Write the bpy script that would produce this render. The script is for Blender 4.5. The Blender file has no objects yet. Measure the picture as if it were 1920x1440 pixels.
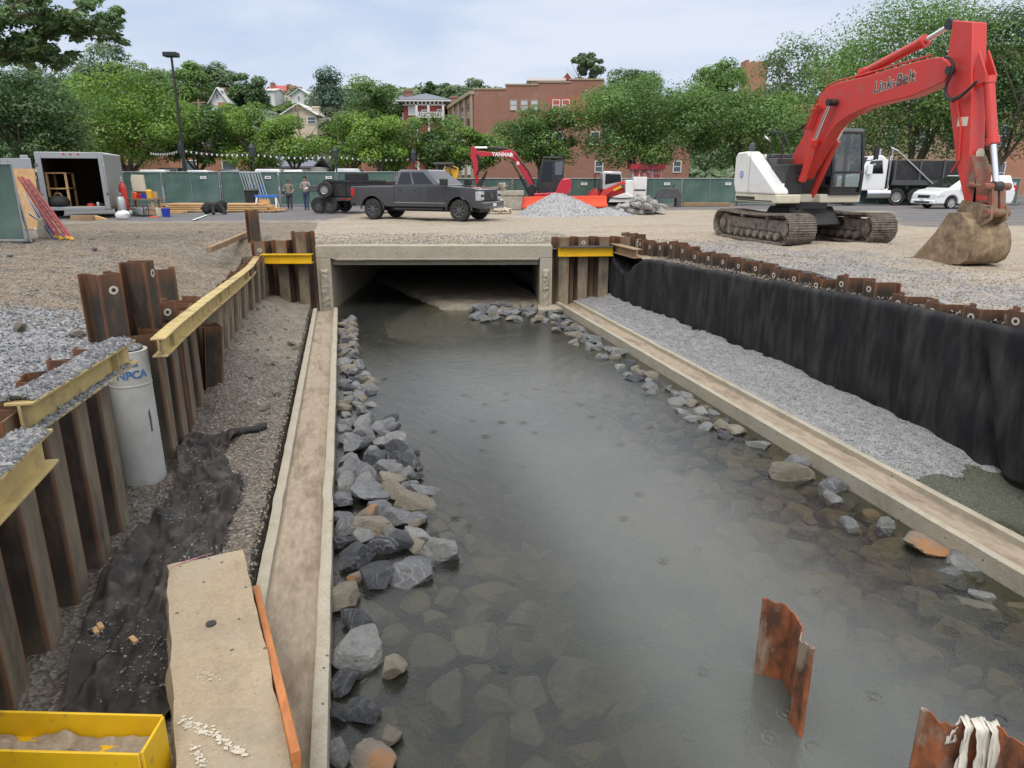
import bpy, bmesh, math, random
import numpy as np
from mathutils import Vector, Matrix, noise as mnoise
random.seed(7); RNG = np.random.default_rng(7)
C = bpy.context.scene.collection
R = math.radians; PI = math.pi
# ------------------------------------------------------------------ survey: the photo's station point
FPX, HZ, EYE = 1331., 330., 1.8
PIT = math.atan((720 - HZ) / FPX)
YAW = R(-13.03)
CY, SY = math.cos(YAW), math.sin(YAW)
def ray(px, py):
    a = px - 960; u = 720 - py
    fw = FPX * math.cos(PIT) + u * math.sin(PIT); up = -FPX * math.sin(PIT) + u * math.cos(PIT)
    return (a * CY - fw * SY, a * SY + fw * CY, up)
def G(px, py, z=0.):            # sight line meets the level z
    r = ray(px, py); t = (z - EYE) / r[2]
    return Vector((r[0] * t, r[1] * t, z))
def PXx(px, py, x):             # sight line meets the vertical plane at world x
    r = ray(px, py); t = x / r[0]
    return Vector((x, r[1] * t, EYE + r[2] * t))
def VD(u, d, z=0.):             # u metres right, d metres ahead of the station point
    return Vector((u * CY - d * SY, u * SY + d * CY, z))
def K(d): return 1387. / d
def FW(py): return FPX*math.cos(PIT) + (720-py)*math.sin(PIT)
def UD(px, d, py=HZ): return (px - 960)*d/FW(py)
def ZD(py, d): return EYE + d*(-FPX*math.sin(PIT) + (720-py)*math.cos(PIT))/FW(py)
# ------------------------------------------------------------------ mesh builder
class MB:
    def __init__(s): s.v = []; s.f = []
    def add(s, v, f):
        o = len(s.v); s.v += [tuple(p) for p in v]; s.f += [tuple(i + o for i in q) for q in f]; return s
    def box(s, x0, x1, y0, y1, z0, z1, M=None):
        v = [Vector((x, y, z)) for x in (x0, x1) for y in (y0, y1) for z in (z0, z1)]
        if M is not None: v = [M @ p for p in v]
        return s.add(v, [(0,1,3,2),(4,6,7,5),(0,4,5,1),(2,3,7,6),(0,2,6,4),(1,5,7,3)])
    def prism(s, pts, a, b, plane='xz', M=None):
        n = len(pts)
        def pt(p, t):
            return {'xz': (p[0], t, p[1]), 'yz': (t, p[0], p[1]), 'xy': (p[0], p[1], t)}[plane]
        v = [Vector(pt(p, a)) for p in pts] + [Vector(pt(p, b)) for p in pts]
        if M is not None: v = [M @ p for p in v]
        return s.add(v, [tuple(range(n)), tuple(range(2*n-1, n-1, -1))] + [(i, (i+1) % n, n+(i+1) % n, n+i) for i in range(n)])
    def tube(s, pts, r, n=8, caps=True):
        pts = [Vector(p) for p in pts]; rs = r if isinstance(r, (list, tuple)) else [r]*len(pts)
        v = []; t = (pts[1]-pts[0]).normalized()
        a = t.orthogonal().normalized()
        for i, p in enumerate(pts):
            t2 = (pts[min(i+1, len(pts)-1)] - pts[max(i-1, 0)])
            t2 = t2.normalized() if t2.length > 1e-9 else t
            a = (a - t2*a.dot(t2)); a = a.normalized() if a.length > 1e-6 else t2.orthogonal().normalized(); b = t2.cross(a)
            v += [p + (a*math.cos(2*PI*k/n) + b*math.sin(2*PI*k/n))*rs[i] for k in range(n)]
        f = [(i*n+k, i*n+(k+1) % n, (i+1)*n+(k+1) % n, (i+1)*n+k) for i in range(len(pts)-1) for k in range(n)]
        if caps: f += [tuple(range(n-1, -1, -1)), tuple(range((len(pts)-1)*n, len(pts)*n))]
        return s.add(v, f)
    def lathe(s, prof, n=16, M=None, caps=True):
        v = []
        for r, z in prof: v += [Vector((r*math.cos(2*PI*k/n), r*math.sin(2*PI*k/n), z)) for k in range(n)]
        if M is not None: v = [M @ p for p in v]
        f = [(i*n+k, i*n+(k+1) % n, (i+1)*n+(k+1) % n, (i+1)*n+k) for i in range(len(prof)-1) for k in range(n)]
        if caps: f += [tuple(range(n-1, -1, -1)), tuple(range((len(prof)-1)*n, len(prof)*n))]
        return s.add(v, f)
    def bar(s, p, q, w, h, up=(0,0,1)):
        p, q = Vector(p), Vector(q); t = (q-p).normalized(); up = Vector(up)
        a = t.cross(up); a = a.normalized() if a.length > 1e-4 else t.orthogonal().normalized(); b = a.cross(t)
        v = [e + a*(w/2*i) + b*(h/2*j) for e in (p, q) for i, j in ((-1,-1),(1,-1),(1,1),(-1,1))]
        return s.add(v, [(3,2,1,0),(4,5,6,7),(0,1,5,4),(1,2,6,5),(2,3,7,6),(3,0,4,7)])
    def grid(s, fn, nu, nv, closed=False):
        v = [fn(i/nu, j/nv) for j in range(nv+1) for i in range(nu+1)]
        w = nu+1
        return s.add(v, [(j*w+i, j*w+i+1, (j+1)*w+i+1, (j+1)*w+i) for j in range(nv) for i in range(nu)])
    def build(s, name, mat, parent=None, world=False, bevel=0, seg=2, sharp=35, solid=0, sub=0, fixn=True):
        vs = s.v
        if parent is not None and world:
            Mi = MATS_OF[parent.name].inverted(); vs = [Mi @ Vector(p) for p in vs]
        me = bpy.data.meshes.new(name); me.from_pydata([tuple(p) for p in vs], [], s.f)
        return mk(name, me, mat, parent, bevel, seg, sharp, solid, sub, fixn)
MATS_OF = {}
def mk(name, me, mat, parent=None, bevel=0, seg=2, sharp=35, solid=0, sub=0, fixn=True):
    if fixn:
        bm = bmesh.new(); bm.from_mesh(me); bmesh.ops.recalc_face_normals(bm, faces=bm.faces); bm.to_mesh(me); bm.free()
    if mat is not None: me.materials.append(mat)
    me.polygons.foreach_set('use_smooth', [True]*len(me.polygons))
    if sharp and len(me.polygons): me.set_sharp_from_angle(angle=R(sharp))
    o = bpy.data.objects.new(name, me); C.objects.link(o)
    if parent is not None: o.parent = parent
    if solid:
        m = o.modifiers.new('thick', 'SOLIDIFY'); m.thickness = solid
    if sub:
        m = o.modifiers.new('sub', 'SUBSURF'); m.levels = m.render_levels = sub
    if bevel:
        m = o.modifiers.new('edge', 'BEVEL'); m.width = bevel; m.segments = seg; m.limit_method = 'ANGLE'; m.angle_limit = R(38)
        m.harden_normals = False
    return o
def tag(o, label, cat, group=None, kind=None):
    o['label'] = label; o['category'] = cat
    if group: o['group'] = group
    if kind: o['kind'] = kind
    return o
def thing(name, label, cat, loc=(0,0,0), rz=0., group=None, M=None):
    o = bpy.data.objects.new(name, None); C.objects.link(o); o.empty_display_size = .2
    m = Matrix.Translation(Vector(loc)) @ Matrix.Rotation(rz, 4, 'Z') if M is None else M
    o.matrix_basis = m; MATS_OF[o.name] = m.copy()
    return tag(o, label, cat, group)
def struct(o):
    o['kind'] = 'structure'; return o
def copy_tree(o, parent=None):
    c = o.copy(); C.objects.link(c)
    if parent is not None: c.parent = parent
    for ch in list(o.children): copy_tree(ch, c)
    return c
def origin_to(o, p):            # move a single-mesh object's origin to its base
    p = Vector(p); o.data.transform(Matrix.Translation(-p)); o.location = p; return o
def text_obj(s, size, mat, name, parent, M, depth=.004, shear=0., bold=0., warp=None, align='CENTER'):
    cu = bpy.data.curves.new(name, 'FONT'); cu.body = s; cu.size = size; cu.extrude = depth; cu.shear = shear; cu.offset = bold
    cu.align_x = align; cu.align_y = 'CENTER'
    t = bpy.data.objects.new(name, cu); C.objects.link(t)
    dg = bpy.context.evaluated_depsgraph_get(); me = bpy.data.meshes.new_from_object(t.evaluated_get(dg))
    bpy.data.objects.remove(t); me.materials.clear()
    if warp:
        for v in me.vertices: v.co = warp(v.co)
    else: me.transform(M)
    return mk(name, me, mat, parent, sharp=0, fixn=False)
def frame(org, xa, za):         # matrix whose local X lies along xa, local Z (out of text plane) along za
    xa = Vector(xa).normalized(); za = Vector(za); za = (za - xa*za.dot(xa)).normalized(); ya = za.cross(xa)
    M = Matrix.Identity(4)
    for i, a in enumerate((xa, ya, za)):
        for j in range(3): M[j][i] = a[j]
    M.translation = Vector(org); return M
def sm(a, b, x):
    t = min(1., max(0., (x-a)/(b-a))); return t*t*(3-2*t)
def fbm(x, y, z=0., o=4): return mnoise.fractal(Vector((x, y, z)), 1., 2., o)
# ------------------------------------------------------------------ materials
class NT:
    def __init__(s, name):
        s.m = bpy.data.materials.new(name); s.m.use_nodes = True; s.t = s.m.node_tree; s.t.nodes.clear()
        s.out = s.n('ShaderNodeOutputMaterial')
    def n(s, typ, **kw):
        x = s.t.nodes.new(typ)
        for k, v in kw.items():
            if hasattr(x, k): setattr(x, k, v)
            else: x.inputs[k.replace('_', ' ')].default_value = v
        return x
    def l(s, a, b): s.t.links.new(a, b)
    def sock(s, v, inp):
        if hasattr(v, 'is_linked') or hasattr(v, 'links'): s.l(v, inp)
        else: inp.default_value = v
    def coord(s, kind='Object', scale=(1,1,1)):
        if kind == 'World': src = s.n('ShaderNodeNewGeometry').outputs['Position']
        else: src = s.n('ShaderNodeTexCoord').outputs[kind]
        mp = s.n('ShaderNodeMapping'); mp.inputs['Scale'].default_value = scale; s.l(src, mp.inputs['Vector']); return mp.outputs[0]
    def noise(s, vec, scale, detail=5, rough=.6, dist=0.):
        x = s.n('ShaderNodeTexNoise'); s.l(vec, x.inputs['Vector'])
        x.inputs['Scale'].default_value = scale; x.inputs['Detail'].default_value = detail
        x.inputs['Roughness'].default_value = rough; x.inputs['Distortion'].default_value = dist; return x.outputs['Fac']
    def voro(s, vec, scale, feature='F1'):
        x = s.n('ShaderNodeTexVoronoi'); x.feature = feature; s.l(vec, x.inputs['Vector']); x.inputs['Scale'].default_value = scale; return x
    def ramp(s, fac, stops, interp='LINEAR'):
        x = s.n('ShaderNodeValToRGB'); x.color_ramp.interpolation = interp; e = x.color_ramp.elements
        while len(e) < len(stops): e.new(.5)
        for el, (p, c) in zip(e, stops):
            el.position = p; el.color = (c, c, c, 1) if isinstance(c, (int, float)) else (*c, 1)
        s.l(fac, x.inputs['Fac']); return x.outputs['Color']
    def mix(s, fac, a, b, typ='MIX'):
        x = s.n('ShaderNodeMix'); x.data_type = 'RGBA'; x.blend_type = typ
        s.sock(fac, x.inputs[0]); s.sock(c4(a), x.inputs[6]); s.sock(c4(b), x.inputs[7]); return x.outputs[2]
    def math(s, op, a, b=0., c=None):
        x = s.n('ShaderNodeMath'); x.operation = op; s.sock(a, x.inputs[0]); s.sock(b, x.inputs[1])
        if c is not None: s.sock(c, x.inputs[2])
        return x.outputs[0]
    def mapr(s, v, a, b, c=0., d=1.):
        x = s.n('ShaderNodeMapRange'); s.l(v, x.inputs[0])
        for i, k in enumerate((a, b, c, d)): x.inputs[i+1].default_value = k
        return x.outputs[0]
    def attr(s, name): x = s.n('ShaderNodeAttribute'); x.attribute_name = name; return x
    def bump(s, h, strength=.3, dist=.02, nrm=None):
        x = s.n('ShaderNodeBump'); x.inputs['Strength'].default_value = strength; x.inputs['Distance'].default_value = dist
        s.l(h, x.inputs['Height'])
        if nrm is not None: s.l(nrm, x.inputs['Normal'])
        return x.outputs[0]
    def bsdf(s, col, rough=.7, metal=0., nrm=None, spec=.5, coat=0., trans=0., emit=None):
        b = s.n('ShaderNodeBsdfPrincipled'); s.sock(c4(col), b.inputs['Base Color']); s.sock(rough, b.inputs['Roughness']); s.sock(metal, b.inputs['Metallic'])
        b.inputs['Specular IOR Level'].default_value = spec; b.inputs['Coat Weight'].default_value = coat; b.inputs['Coat Roughness'].default_value = .05
        b.inputs['Transmission Weight'].default_value = trans
        if nrm is not None: s.l(nrm, b.inputs['Normal'])
        s.l(b.outputs[0], s.out.inputs[0]); s.b = b; return s.m
def c4(c): return (*c, 1) if isinstance(c, tuple) and len(c) == 3 else c
def mnoise_mat(name, c1, c2, scale=4., rough=.8, metal=0., bump=.25, bscale=None, bdist=.01, stretch=(1,1,1), lo=.35, hi=.65, c3=None, c3scale=1.2, kind='Object', spec=.4, c3lo=.55, c3hi=.7):
    t = NT(name); v = t.coord(kind, stretch)
    n = t.noise(v, scale, 8, .65); col = t.ramp(n, [(lo, c1), (hi, c2)])
    if c3 is not None:
        m = t.ramp(t.noise(v, c3scale, 5, .6), [(c3lo, 0.), (c3hi, 1.)]); col = t.mix(m, col, c3)
    nr = t.bump(t.noise(v, bscale or scale*4, 6, .7), bump, bdist) if bump else None
    return t.bsdf(col, rough, metal, nr, spec)
def paint(name, col, rough=.4, metal=0., coat=0., dirt=None, damt=.5, dscale=3., spec=.5):  # smooth coat with optional grime
    t = NT(name)
    c = col
    if dirt is not None:
        v = t.coord('Object'); m = t.ramp(t.noise(v, dscale, 7, .7), [(.5, 0.), (.75, damt)]); c = t.mix(m, col, dirt)
        rr = t.mapr(m, 0, 1, rough, min(1, rough+.35)); return t.bsdf(c, rr, metal, None, spec, coat)
    return t.bsdf(c, rough, metal, None, spec, coat)
M = {}
M['black'] = paint('black_paint', (.02,.02,.022), .45, dirt=(.12,.1,.08), damt=.35)
M['tyre'] = mnoise_mat('tyre_rubber', (.018,.018,.018), (.05,.045,.04), 6, .85, bump=.1)
M['rubber'] = paint('hose_rubber', (.015,.015,.017), .5)
M['chrome'] = paint('chromed_rod', (.75,.75,.76), .12, 1.)
M['steel'] = paint('galvanised_steel', (.42,.44,.45), .42, .7, dirt=(.3,.28,.25), damt=.4)
M['alu'] = paint('aluminium', (.55,.55,.54), .38, .75, dirt=(.35,.33,.3), damt=.4)
M['glass'] = paint('dark_glass', (.012,.015,.018), .04, spec=.45)
M['white'] = paint('white_paint', (.78,.78,.76), .35, coat=.2, dirt=(.45,.41,.35), damt=.35)
M['whitec'] = paint('white_car_paint', (.82,.83,.84), .25, coat=.7)
M['cream'] = paint('cream_paint', (.66,.62,.48), .5, dirt=(.35,.3,.22), damt=.4)
M['red'] = mnoise_mat('red_machine_paint', (.64,.038,.03), (.54,.055,.045), 1.3, .42, bump=.04, bscale=40, c3=(.34,.13,.095), c3scale=3.2, c3lo=.56, c3hi=.82, spec=.5)
M['redmud'] = mnoise_mat('muddy_red_paint', (.3,.075,.055), (.19,.095,.065), 3.5, .75, bump=.2, c3=(.2,.15,.1), c3scale=5, c3lo=.45, c3hi=.6)
M['crimson'] = paint('crimson_machine_paint', (.5,.015,.035), .3, coat=.4)
M['orange'] = paint('orange_plastic', (.85,.1,.035), .5)
M['silver'] = paint('silver_trim', (.6,.61,.62), .3, .6)
M['dgrey'] = paint('dark_grey_paint', (.07,.075,.08), .5, dirt=(.2,.18,.15), damt=.4)
M['charcoal'] = paint('charcoal_car_paint', (.1,.105,.115), .24, .75, coat=1.)
M['lime'] = paint('blue_plastic', (.02,.05,.42), .4)
M['bluep'] = paint('blue_paint', (.03,.16,.6), .5)
M['yellow'] = mnoise_mat('worn_yellow_paint', (.58,.45,.18), (.44,.34,.15), 5, .7, bump=.15, c3=(.25,.18,.11), c3scale=3.5, c3lo=.5, c3hi=.72)
M['yellow2'] = mnoise_mat('fresh_yellow_paint', (.72,.45,.01), (.62,.37,.008), 3, .45, bump=.03, c3=(.2,.13,.05), c3scale=7, c3lo=.62, c3hi=.78)
M['cat'] = paint('yellow_machine_paint', (.75,.42,.02), .4)
M['lightred'] = paint('red_lamp_lens', (.5,.01,.012), .2, coat=.5)
M['lamp'] = paint('clear_lamp_lens', (.65,.67,.7), .1, spec=.8)
M['wood'] = mnoise_mat('new_lumber', (.62,.4,.2), (.5,.3,.14), 3, .75, stretch=(1,1,1), bump=.15, bscale=20)
M['woodor'] = mnoise_mat('orange_lumber', (.55,.22,.075), (.4,.14,.045), 2.5, .7, stretch=(6,1,6), bump=.2, bscale=10)
M['woodold'] = mnoise_mat('weathered_lumber', (.36,.25,.15), (.25,.17,.1), 3, .85, bump=.2)
def concrete(name, c1, c2, stain, grey, wl=.5):
    t = NT(name); v = t.coord('World'); n1 = t.noise(v, 2.2, 8, .7); n2 = t.noise(v, 38, 4, .7); vo = t.voro(v, 34.); vp = t.voro(v, 9.)
    col = t.ramp(t.math('ADD', t.math('MULTIPLY', n1, .55), t.math('MULTIPLY', n2, .45)), [(.36, c2), (.62, c1)])
    col = t.mix(t.ramp(t.noise(v, 1.1, 6, .7), [(.48, 0.), (.7, .65)]), col, grey)
    col = t.mix(t.ramp(t.noise(v, .8, 7, .75), [(.55, 0.), (.72, wl)]), col, stain)
    sel = t.n('ShaderNodeSeparateColor'); t.l(vp.outputs['Color'], sel.inputs[0])
    pit = t.math('MULTIPLY', t.math('LESS_THAN', vp.outputs['Distance'], .13), t.math('GREATER_THAN', sel.outputs[0], .72)); col = t.mix(t.math('MULTIPLY', pit, .75), col, (.07,.06,.05))
    s2 = t.n('ShaderNodeSeparateColor'); t.l(vo.outputs['Color'], s2.inputs[0]); sp_ = t.math('MULTIPLY', t.math('LESS_THAN', vo.outputs['Distance'], .22), t.math('GREATER_THAN', s2.outputs[1], .7))
    col = t.mix(t.math('MULTIPLY', sp_, .5), col, t.ramp(s2.outputs[0], [(.3, (.12,.11,.1)), (.7, (.5,.46,.4))]))
    h = t.math('SUBTRACT', t.math('ADD', t.math('MULTIPLY', n2, .6), t.math('MULTIPLY', t.noise(v, 9, 7, .75), .9)), t.math('MULTIPLY', pit, .8))
    return t.bsdf(col, .92, 0, t.bump(h, .75, .014), .3)
M['conc'] = concrete('weathered_concrete', (.46,.37,.25), (.31,.245,.165), (.2,.165,.12), (.3,.275,.225))
M['conc2'] = concrete('pale_cast_concrete', (.46,.41,.32), (.32,.285,.215), (.22,.18,.12), (.36,.345,.3), .6)
M['silt'] = mnoise_mat('tan_silt', (.42,.345,.255), (.3,.245,.18), 9, .95, bump=.8, bscale=46, bdist=.015, c3=(.2,.15,.105), c3scale=2.4, c3lo=.48, c3hi=.72, stretch=(2.2,.7,1), kind='World')
M['dirt'] = mnoise_mat('brown_dirt', (.3,.22,.15), (.2,.15,.1), 6, .95, bump=.8, bscale=30, bdist=.02, kind='World')
M['mud'] = mnoise_mat('caked_mud', (.36,.26,.16), (.14,.1,.065), 5, .9, bump=.5, bscale=18, bdist=.015)
M['rubberband'] = mnoise_mat('muddy_track_steel', (.3,.25,.2), (.12,.105,.09), 8, .8, .1, bump=.3, c3=(.05,.045,.04), c3scale=4)
M['skin'] = paint('skin', (.45,.24,.16), .55)
M['hair'] = paint('dark_hair', (.015,.012,.01), .7)
M['tarpblk'] = paint('black_fabric', (.018,.018,.02), .75, dirt=(.07,.065,.06), damt=.5)
M['bag'] = mnoise_mat('white_woven_bag', (.68,.62,.52), (.5,.44,.34), 4, .9, bump=.3)
M['plastic'] = paint('clear_plastic_film', (.62,.58,.5), .35, dirt=(.35,.27,.18), damt=.7)
M['cyl'] = mnoise_mat('pale_grey_concrete', (.5,.51,.48), (.42,.42,.39), 4, .75, bump=.12, bscale=30, c3=(.34,.31,.24), c3scale=1.6)
M['stencil'] = mnoise_mat('blue_stencil_ink', (.04,.12,.3), (.1,.2,.38), 18, .8, bump=0)
M['pinkp'] = paint('pink_spray_paint', (.55,.2,.22), .8)
M['whitesp'] = mnoise_mat('white_spray_paint', (.6,.545,.45), (.52,.46,.37), 10, .95, bump=0)
M['roofgrey'] = mnoise_mat('grey_roof', (.2,.22,.26), (.15,.165,.2), 6, .8, bump=.1)
M['roofred'] = mnoise_mat('red_roof', (.5,.1,.09), (.42,.085,.075), 4, .7, bump=.1)
M['housewhite'] = mnoise_mat('white_siding', (.7,.71,.7), (.62,.63,.62), 2, .8, bump=.05)
M['housecream'] = mnoise_mat('cream_stucco', (.62,.54,.42), (.56,.48,.37), 2, .85, bump=.05)
M['trim'] = paint('white_trim', (.72,.72,.7), .6)
M['wpane'] = paint('window_pane', (.1,.12,.14), .08, spec=.7)
M['wpanel'] = paint('pale_window_blind', (.5,.53,.55), .3)
M['dkgreen'] = paint('dark_green_paint', (.02,.04,.035), .5)
M['paper'] = paint('white_label', (.75,.76,.76), .5)
M['darkwood'] = mnoise_mat('dark_wood', (.1,.07,.045), (.06,.045,.03), 5, .85)
M['concrete2'] = mnoise_mat('grey_rubble', (.42,.39,.33), (.32,.29,.24), 4, .9, bump=.3)
def brick(name, c1, c2, mort, sc=1.):
    t = NT(name); tc = t.n('ShaderNodeTexCoord'); sp = t.n('ShaderNodeSeparateXYZ'); t.l(tc.outputs['Object'], sp.inputs[0])
    cb = t.n('ShaderNodeCombineXYZ'); t.l(t.math('ADD', sp.outputs[0], sp.outputs[1]), cb.inputs[0]); t.l(sp.outputs[2], cb.inputs[1])
    b = t.n('ShaderNodeTexBrick'); t.l(cb.outputs[0], b.inputs['Vector']); b.inputs['Scale'].default_value = 4.5*sc
    b.inputs['Color1'].default_value = c4(c1); b.inputs['Color2'].default_value = c4(c2); b.inputs['Mortar'].default_value = c4(mort); b.inputs['Mortar Size'].default_value = .015
    col = t.mix(t.ramp(t.noise(tc.outputs['Object'], .5, 6, .7), [(.4, 0.), (.7, .6)]), b.outputs['Color'], tuple(x*.72 for x in c1))
    col = t.mix(t.ramp(t.noise(tc.outputs['Object'], .9, 5, .7), [(.58, 0.), (.75, .5)]), col, mort)
    return t.bsdf(col, .9)
M['brick'] = brick('red_brick', (.33,.15,.1), (.24,.105,.075), (.38,.3,.24))
M['brickdk'] = brick('dark_red_brick', (.3,.055,.045), (.22,.04,.035), (.32,.16,.13))
M['bricktan'] = brick('tan_brick', (.42,.3,.2), (.36,.25,.16), (.42,.36,.3))
M['brickor'] = brick('orange_brick', (.45,.2,.12), (.38,.16,.095), (.45,.34,.27))
M['redwall'] = mnoise_mat('red_painted_wall', (.48,.13,.1), (.42,.11,.085), 1.5, .85, bump=.05)
def rust_mat():
    t = NT('rusted_sheet_steel'); v = t.coord('World'); vs = t.coord('World', (4.5, 4.5, 1.3)); a = t.attr('edge')
    oi = t.n('ShaderNodeObjectInfo')
    rnd = t.n('ShaderNodeVectorMath'); rnd.operation = 'ADD'; cb = t.n('ShaderNodeCombineXYZ')
    t.l(t.math('MULTIPLY', oi.outputs['Random'], 40.), cb.inputs[0]); t.l(vs, rnd.inputs[0]); t.l(cb.outputs[0], rnd.inputs[1]); vs = rnd.outputs[0]
    base = t.ramp(t.noise(vs, 1.2, 8, .7), [(.3, (.018,.017,.017)), (.5, (.042,.033,.026)), (.64, (.085,.058,.04)), (.8, (.16,.115,.08))])
    face = t.mix(t.math('MULTIPLY', t.attr('mudlit').outputs['Fac'], t.ramp(t.noise(vs, .9, 7, .7), [(.3, .15), (.68, 1.)])), base, (.31,.265,.19))  # tan tone: mud at the foot, painted light on the outward flange
    e = t.math('MULTIPLY', a.outputs['Fac'], t.ramp(t.noise(vs, 1.6, 6, .7), [(.3, .1), (.62, 1.)]))
    col = t.mix(e, face, (.215,.092,.042))
    spots = t.ramp(t.noise(v, 9, 6, .75), [(.64, 0.), (.74, .5)]); col = t.mix(spots, col, (.16,.075,.035))
    return t.bsdf(col, .72, .05, t.bump(t.noise(v, 30, 6, .7), .3, .01), .35)
M['rust'] = rust_mat()
M['rustor'] = mnoise_mat('orange_rust_steel', (.34,.115,.045), (.085,.04,.025), 4.5, .85, bump=.7, bscale=22, bdist=.012, stretch=(1.4,1.4,.7), lo=.38, hi=.62, c3=(.3,.225,.165), c3scale=2.6, c3lo=.5, c3hi=.62, kind='World')
M['geo'] = mnoise_mat('black_geotextile', (.012,.012,.014), (.02,.02,.022), 3, .68, bump=.5, bscale=22, bdist=.012, c3=(.06,.057,.052), c3scale=1.5, c3lo=.45, c3hi=.8, stretch=(2.6,2.6,.55), kind='World', spec=.25)
M['geod'] = mnoise_mat('muddy_geotextile', (.022,.02,.018), (.045,.038,.032), 3, .72, bump=.4, bscale=30, bdist=.01, c3=(.1,.085,.07), c3scale=4, c3lo=.52, c3hi=.7, kind='World', spec=.4)
def gravel_stone(name, cols):
    t = NT(name); a = t.n('ShaderNodeNewGeometry'); return t.bsdf(t.ramp(a.outputs['Random Per Island'], [(i/(len(cols)-1), c) for i, c in enumerate(cols)]), .75)
M['pebble'] = gravel_stone('crushed_bluestone', [(.09,.095,.105), (.2,.21,.22), (.14,.145,.15), (.34,.345,.35), (.22,.2,.17)])
M['pebblef'] = gravel_stone('fine_grey_gravel', [(.2,.202,.205), (.3,.302,.305), (.25,.25,.25), (.38,.38,.375)])
M['pebbleb'] = gravel_stone('brown_pebbles', [(.2,.16,.12), (.3,.25,.19), (.16,.15,.14), (.4,.36,.3), (.24,.18,.12)])
def ground_mat():
    t = NT('yard_ground'); v = t.coord('World'); a = t.attr('mixc'); sp = t.n('ShaderNodeSeparateColor'); t.l(a.outputs['Color'], sp.inputs[0])
    nb = t.noise(v, .45, 6, .65); nf = t.noise(v, 3.2, 8, .7)
    vg = t.voro(v, 26.); vg2 = t.voro(v, 55.)
    g = t.ramp(t.math('ADD', t.math('MULTIPLY', vg.outputs['Color'], .6), t.math('MULTIPLY', vg2.outputs['Color'], .4)), [(.15, (.1,.105,.115)), (.5, (.23,.235,.245)), (.8, (.4,.4,.4))])
    gt = t.ramp(t.math('ADD', t.math('MULTIPLY', vg.outputs['Color'], .5), t.math('MULTIPLY', nf, .5)), [(.2, (.235,.195,.145)), (.5, (.375,.32,.248)), (.75, (.5,.44,.352))])
    db = t.ramp(t.math('ADD', t.math('MULTIPLY', nf, .55), t.math('MULTIPLY', t.math('ADD', vg.outputs['Color'], vg2.outputs['Color']), .225)), [(.32, (.075,.062,.048)), (.5, (.19,.158,.122)), (.68, (.36,.305,.24))])
    asph = t.ramp(t.noise(v, 8, 8, .7), [(.3, (.12,.122,.13)), (.7, (.175,.176,.182))])
    def th(ch, w=.5): return t.mapr(t.math('ADD', ch, t.math('MULTIPLY', t.math('SUBTRACT', t.math('ADD', t.math('MULTIPLY', nb, .5), t.math('MULTIPLY', nf, .5)), .5), 1.6)), .35, .65)
    col = t.mix(th(sp.outputs[1]), gt, g); col = t.mix(th(sp.outputs[2]), col, db); col = t.mix(th(sp.outputs[0]), col, asph)
    vt = t.coord('World', (.12, 1.1, 1)); trk = t.noise(vt, 1., 6, .65, .6)
    col = t.mix(t.math('MULTIPLY', t.ramp(trk, [(.5, 0.), (.62, .55)]), t.math('SUBTRACT', 1., sp.outputs[1])), col, (.3,.225,.15)); col = t.mix(t.math('MULTIPLY', t.ramp(trk, [(.32, .45), (.42, 0.)]), t.math('SUBTRACT', 1., sp.outputs[1])), col, (.3,.285,.26))
    h = t.math('ADD', t.math('MULTIPLY', vg.outputs['Distance'], .8), t.noise(v, 6, 8, .7))
    return t.bsdf(col, .9, 0, t.bump(h, .7, .03), .3)
M['ground'] = ground_mat()
def bed_mat():
    t = NT('creek_bed'); v = t.coord('World'); a = t.attr('mixc'); sp = t.n('ShaderNodeSeparateColor'); t.l(a.outputs['Color'], sp.inputs[0])
    nf = t.noise(v, 5, 8, .7); vg = t.voro(v, 30.); vs = t.voro(v, 3.2)
    wet = t.ramp(t.math('ADD', t.math('MULTIPLY', nf, .6), t.math('MULTIPLY', vs.outputs['Color'], .4)), [(.3, (.02,.02,.016)), (.55, (.06,.056,.042)), (.8, (.13,.118,.085))])
    dark = t.ramp(t.math('ADD', t.math('MULTIPLY', vg.outputs['Color'], .65), t.math('MULTIPLY', nf, .35)), [(.2, (.06,.052,.045)), (.5, (.14,.122,.1)), (.8, (.27,.245,.21))])
    gr = t.ramp(t.voro(v, 60.).outputs['Color'], [(.1, (.2,.203,.206)), (.5, (.29,.29,.29)), (.85, (.39,.39,.385))])
    mud = t.ramp(nf, [(.3, (.15,.128,.1)), (.65, (.3,.262,.21))])
    nb = t.noise(v, 1.1, 6, .65)
    def th(ch): return t.mapr(t.math('ADD', ch, t.math('MULTIPLY', t.math('SUBTRACT', nb, .5), .9)), .35, .65)
    col = t.mix(th(sp.outputs[0]), wet, dark); col = t.mix(th(sp.outputs[1]), col, gr); col = t.mix(th(sp.outputs[2]), col, mud)
    h = t.math('ADD', t.math('MULTIPLY', vg.outputs['Distance'], .9), nf)
    return t.bsdf(col, .8, 0, t.bump(h, .8, .03), .4)
M['bed'] = bed_mat()
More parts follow.
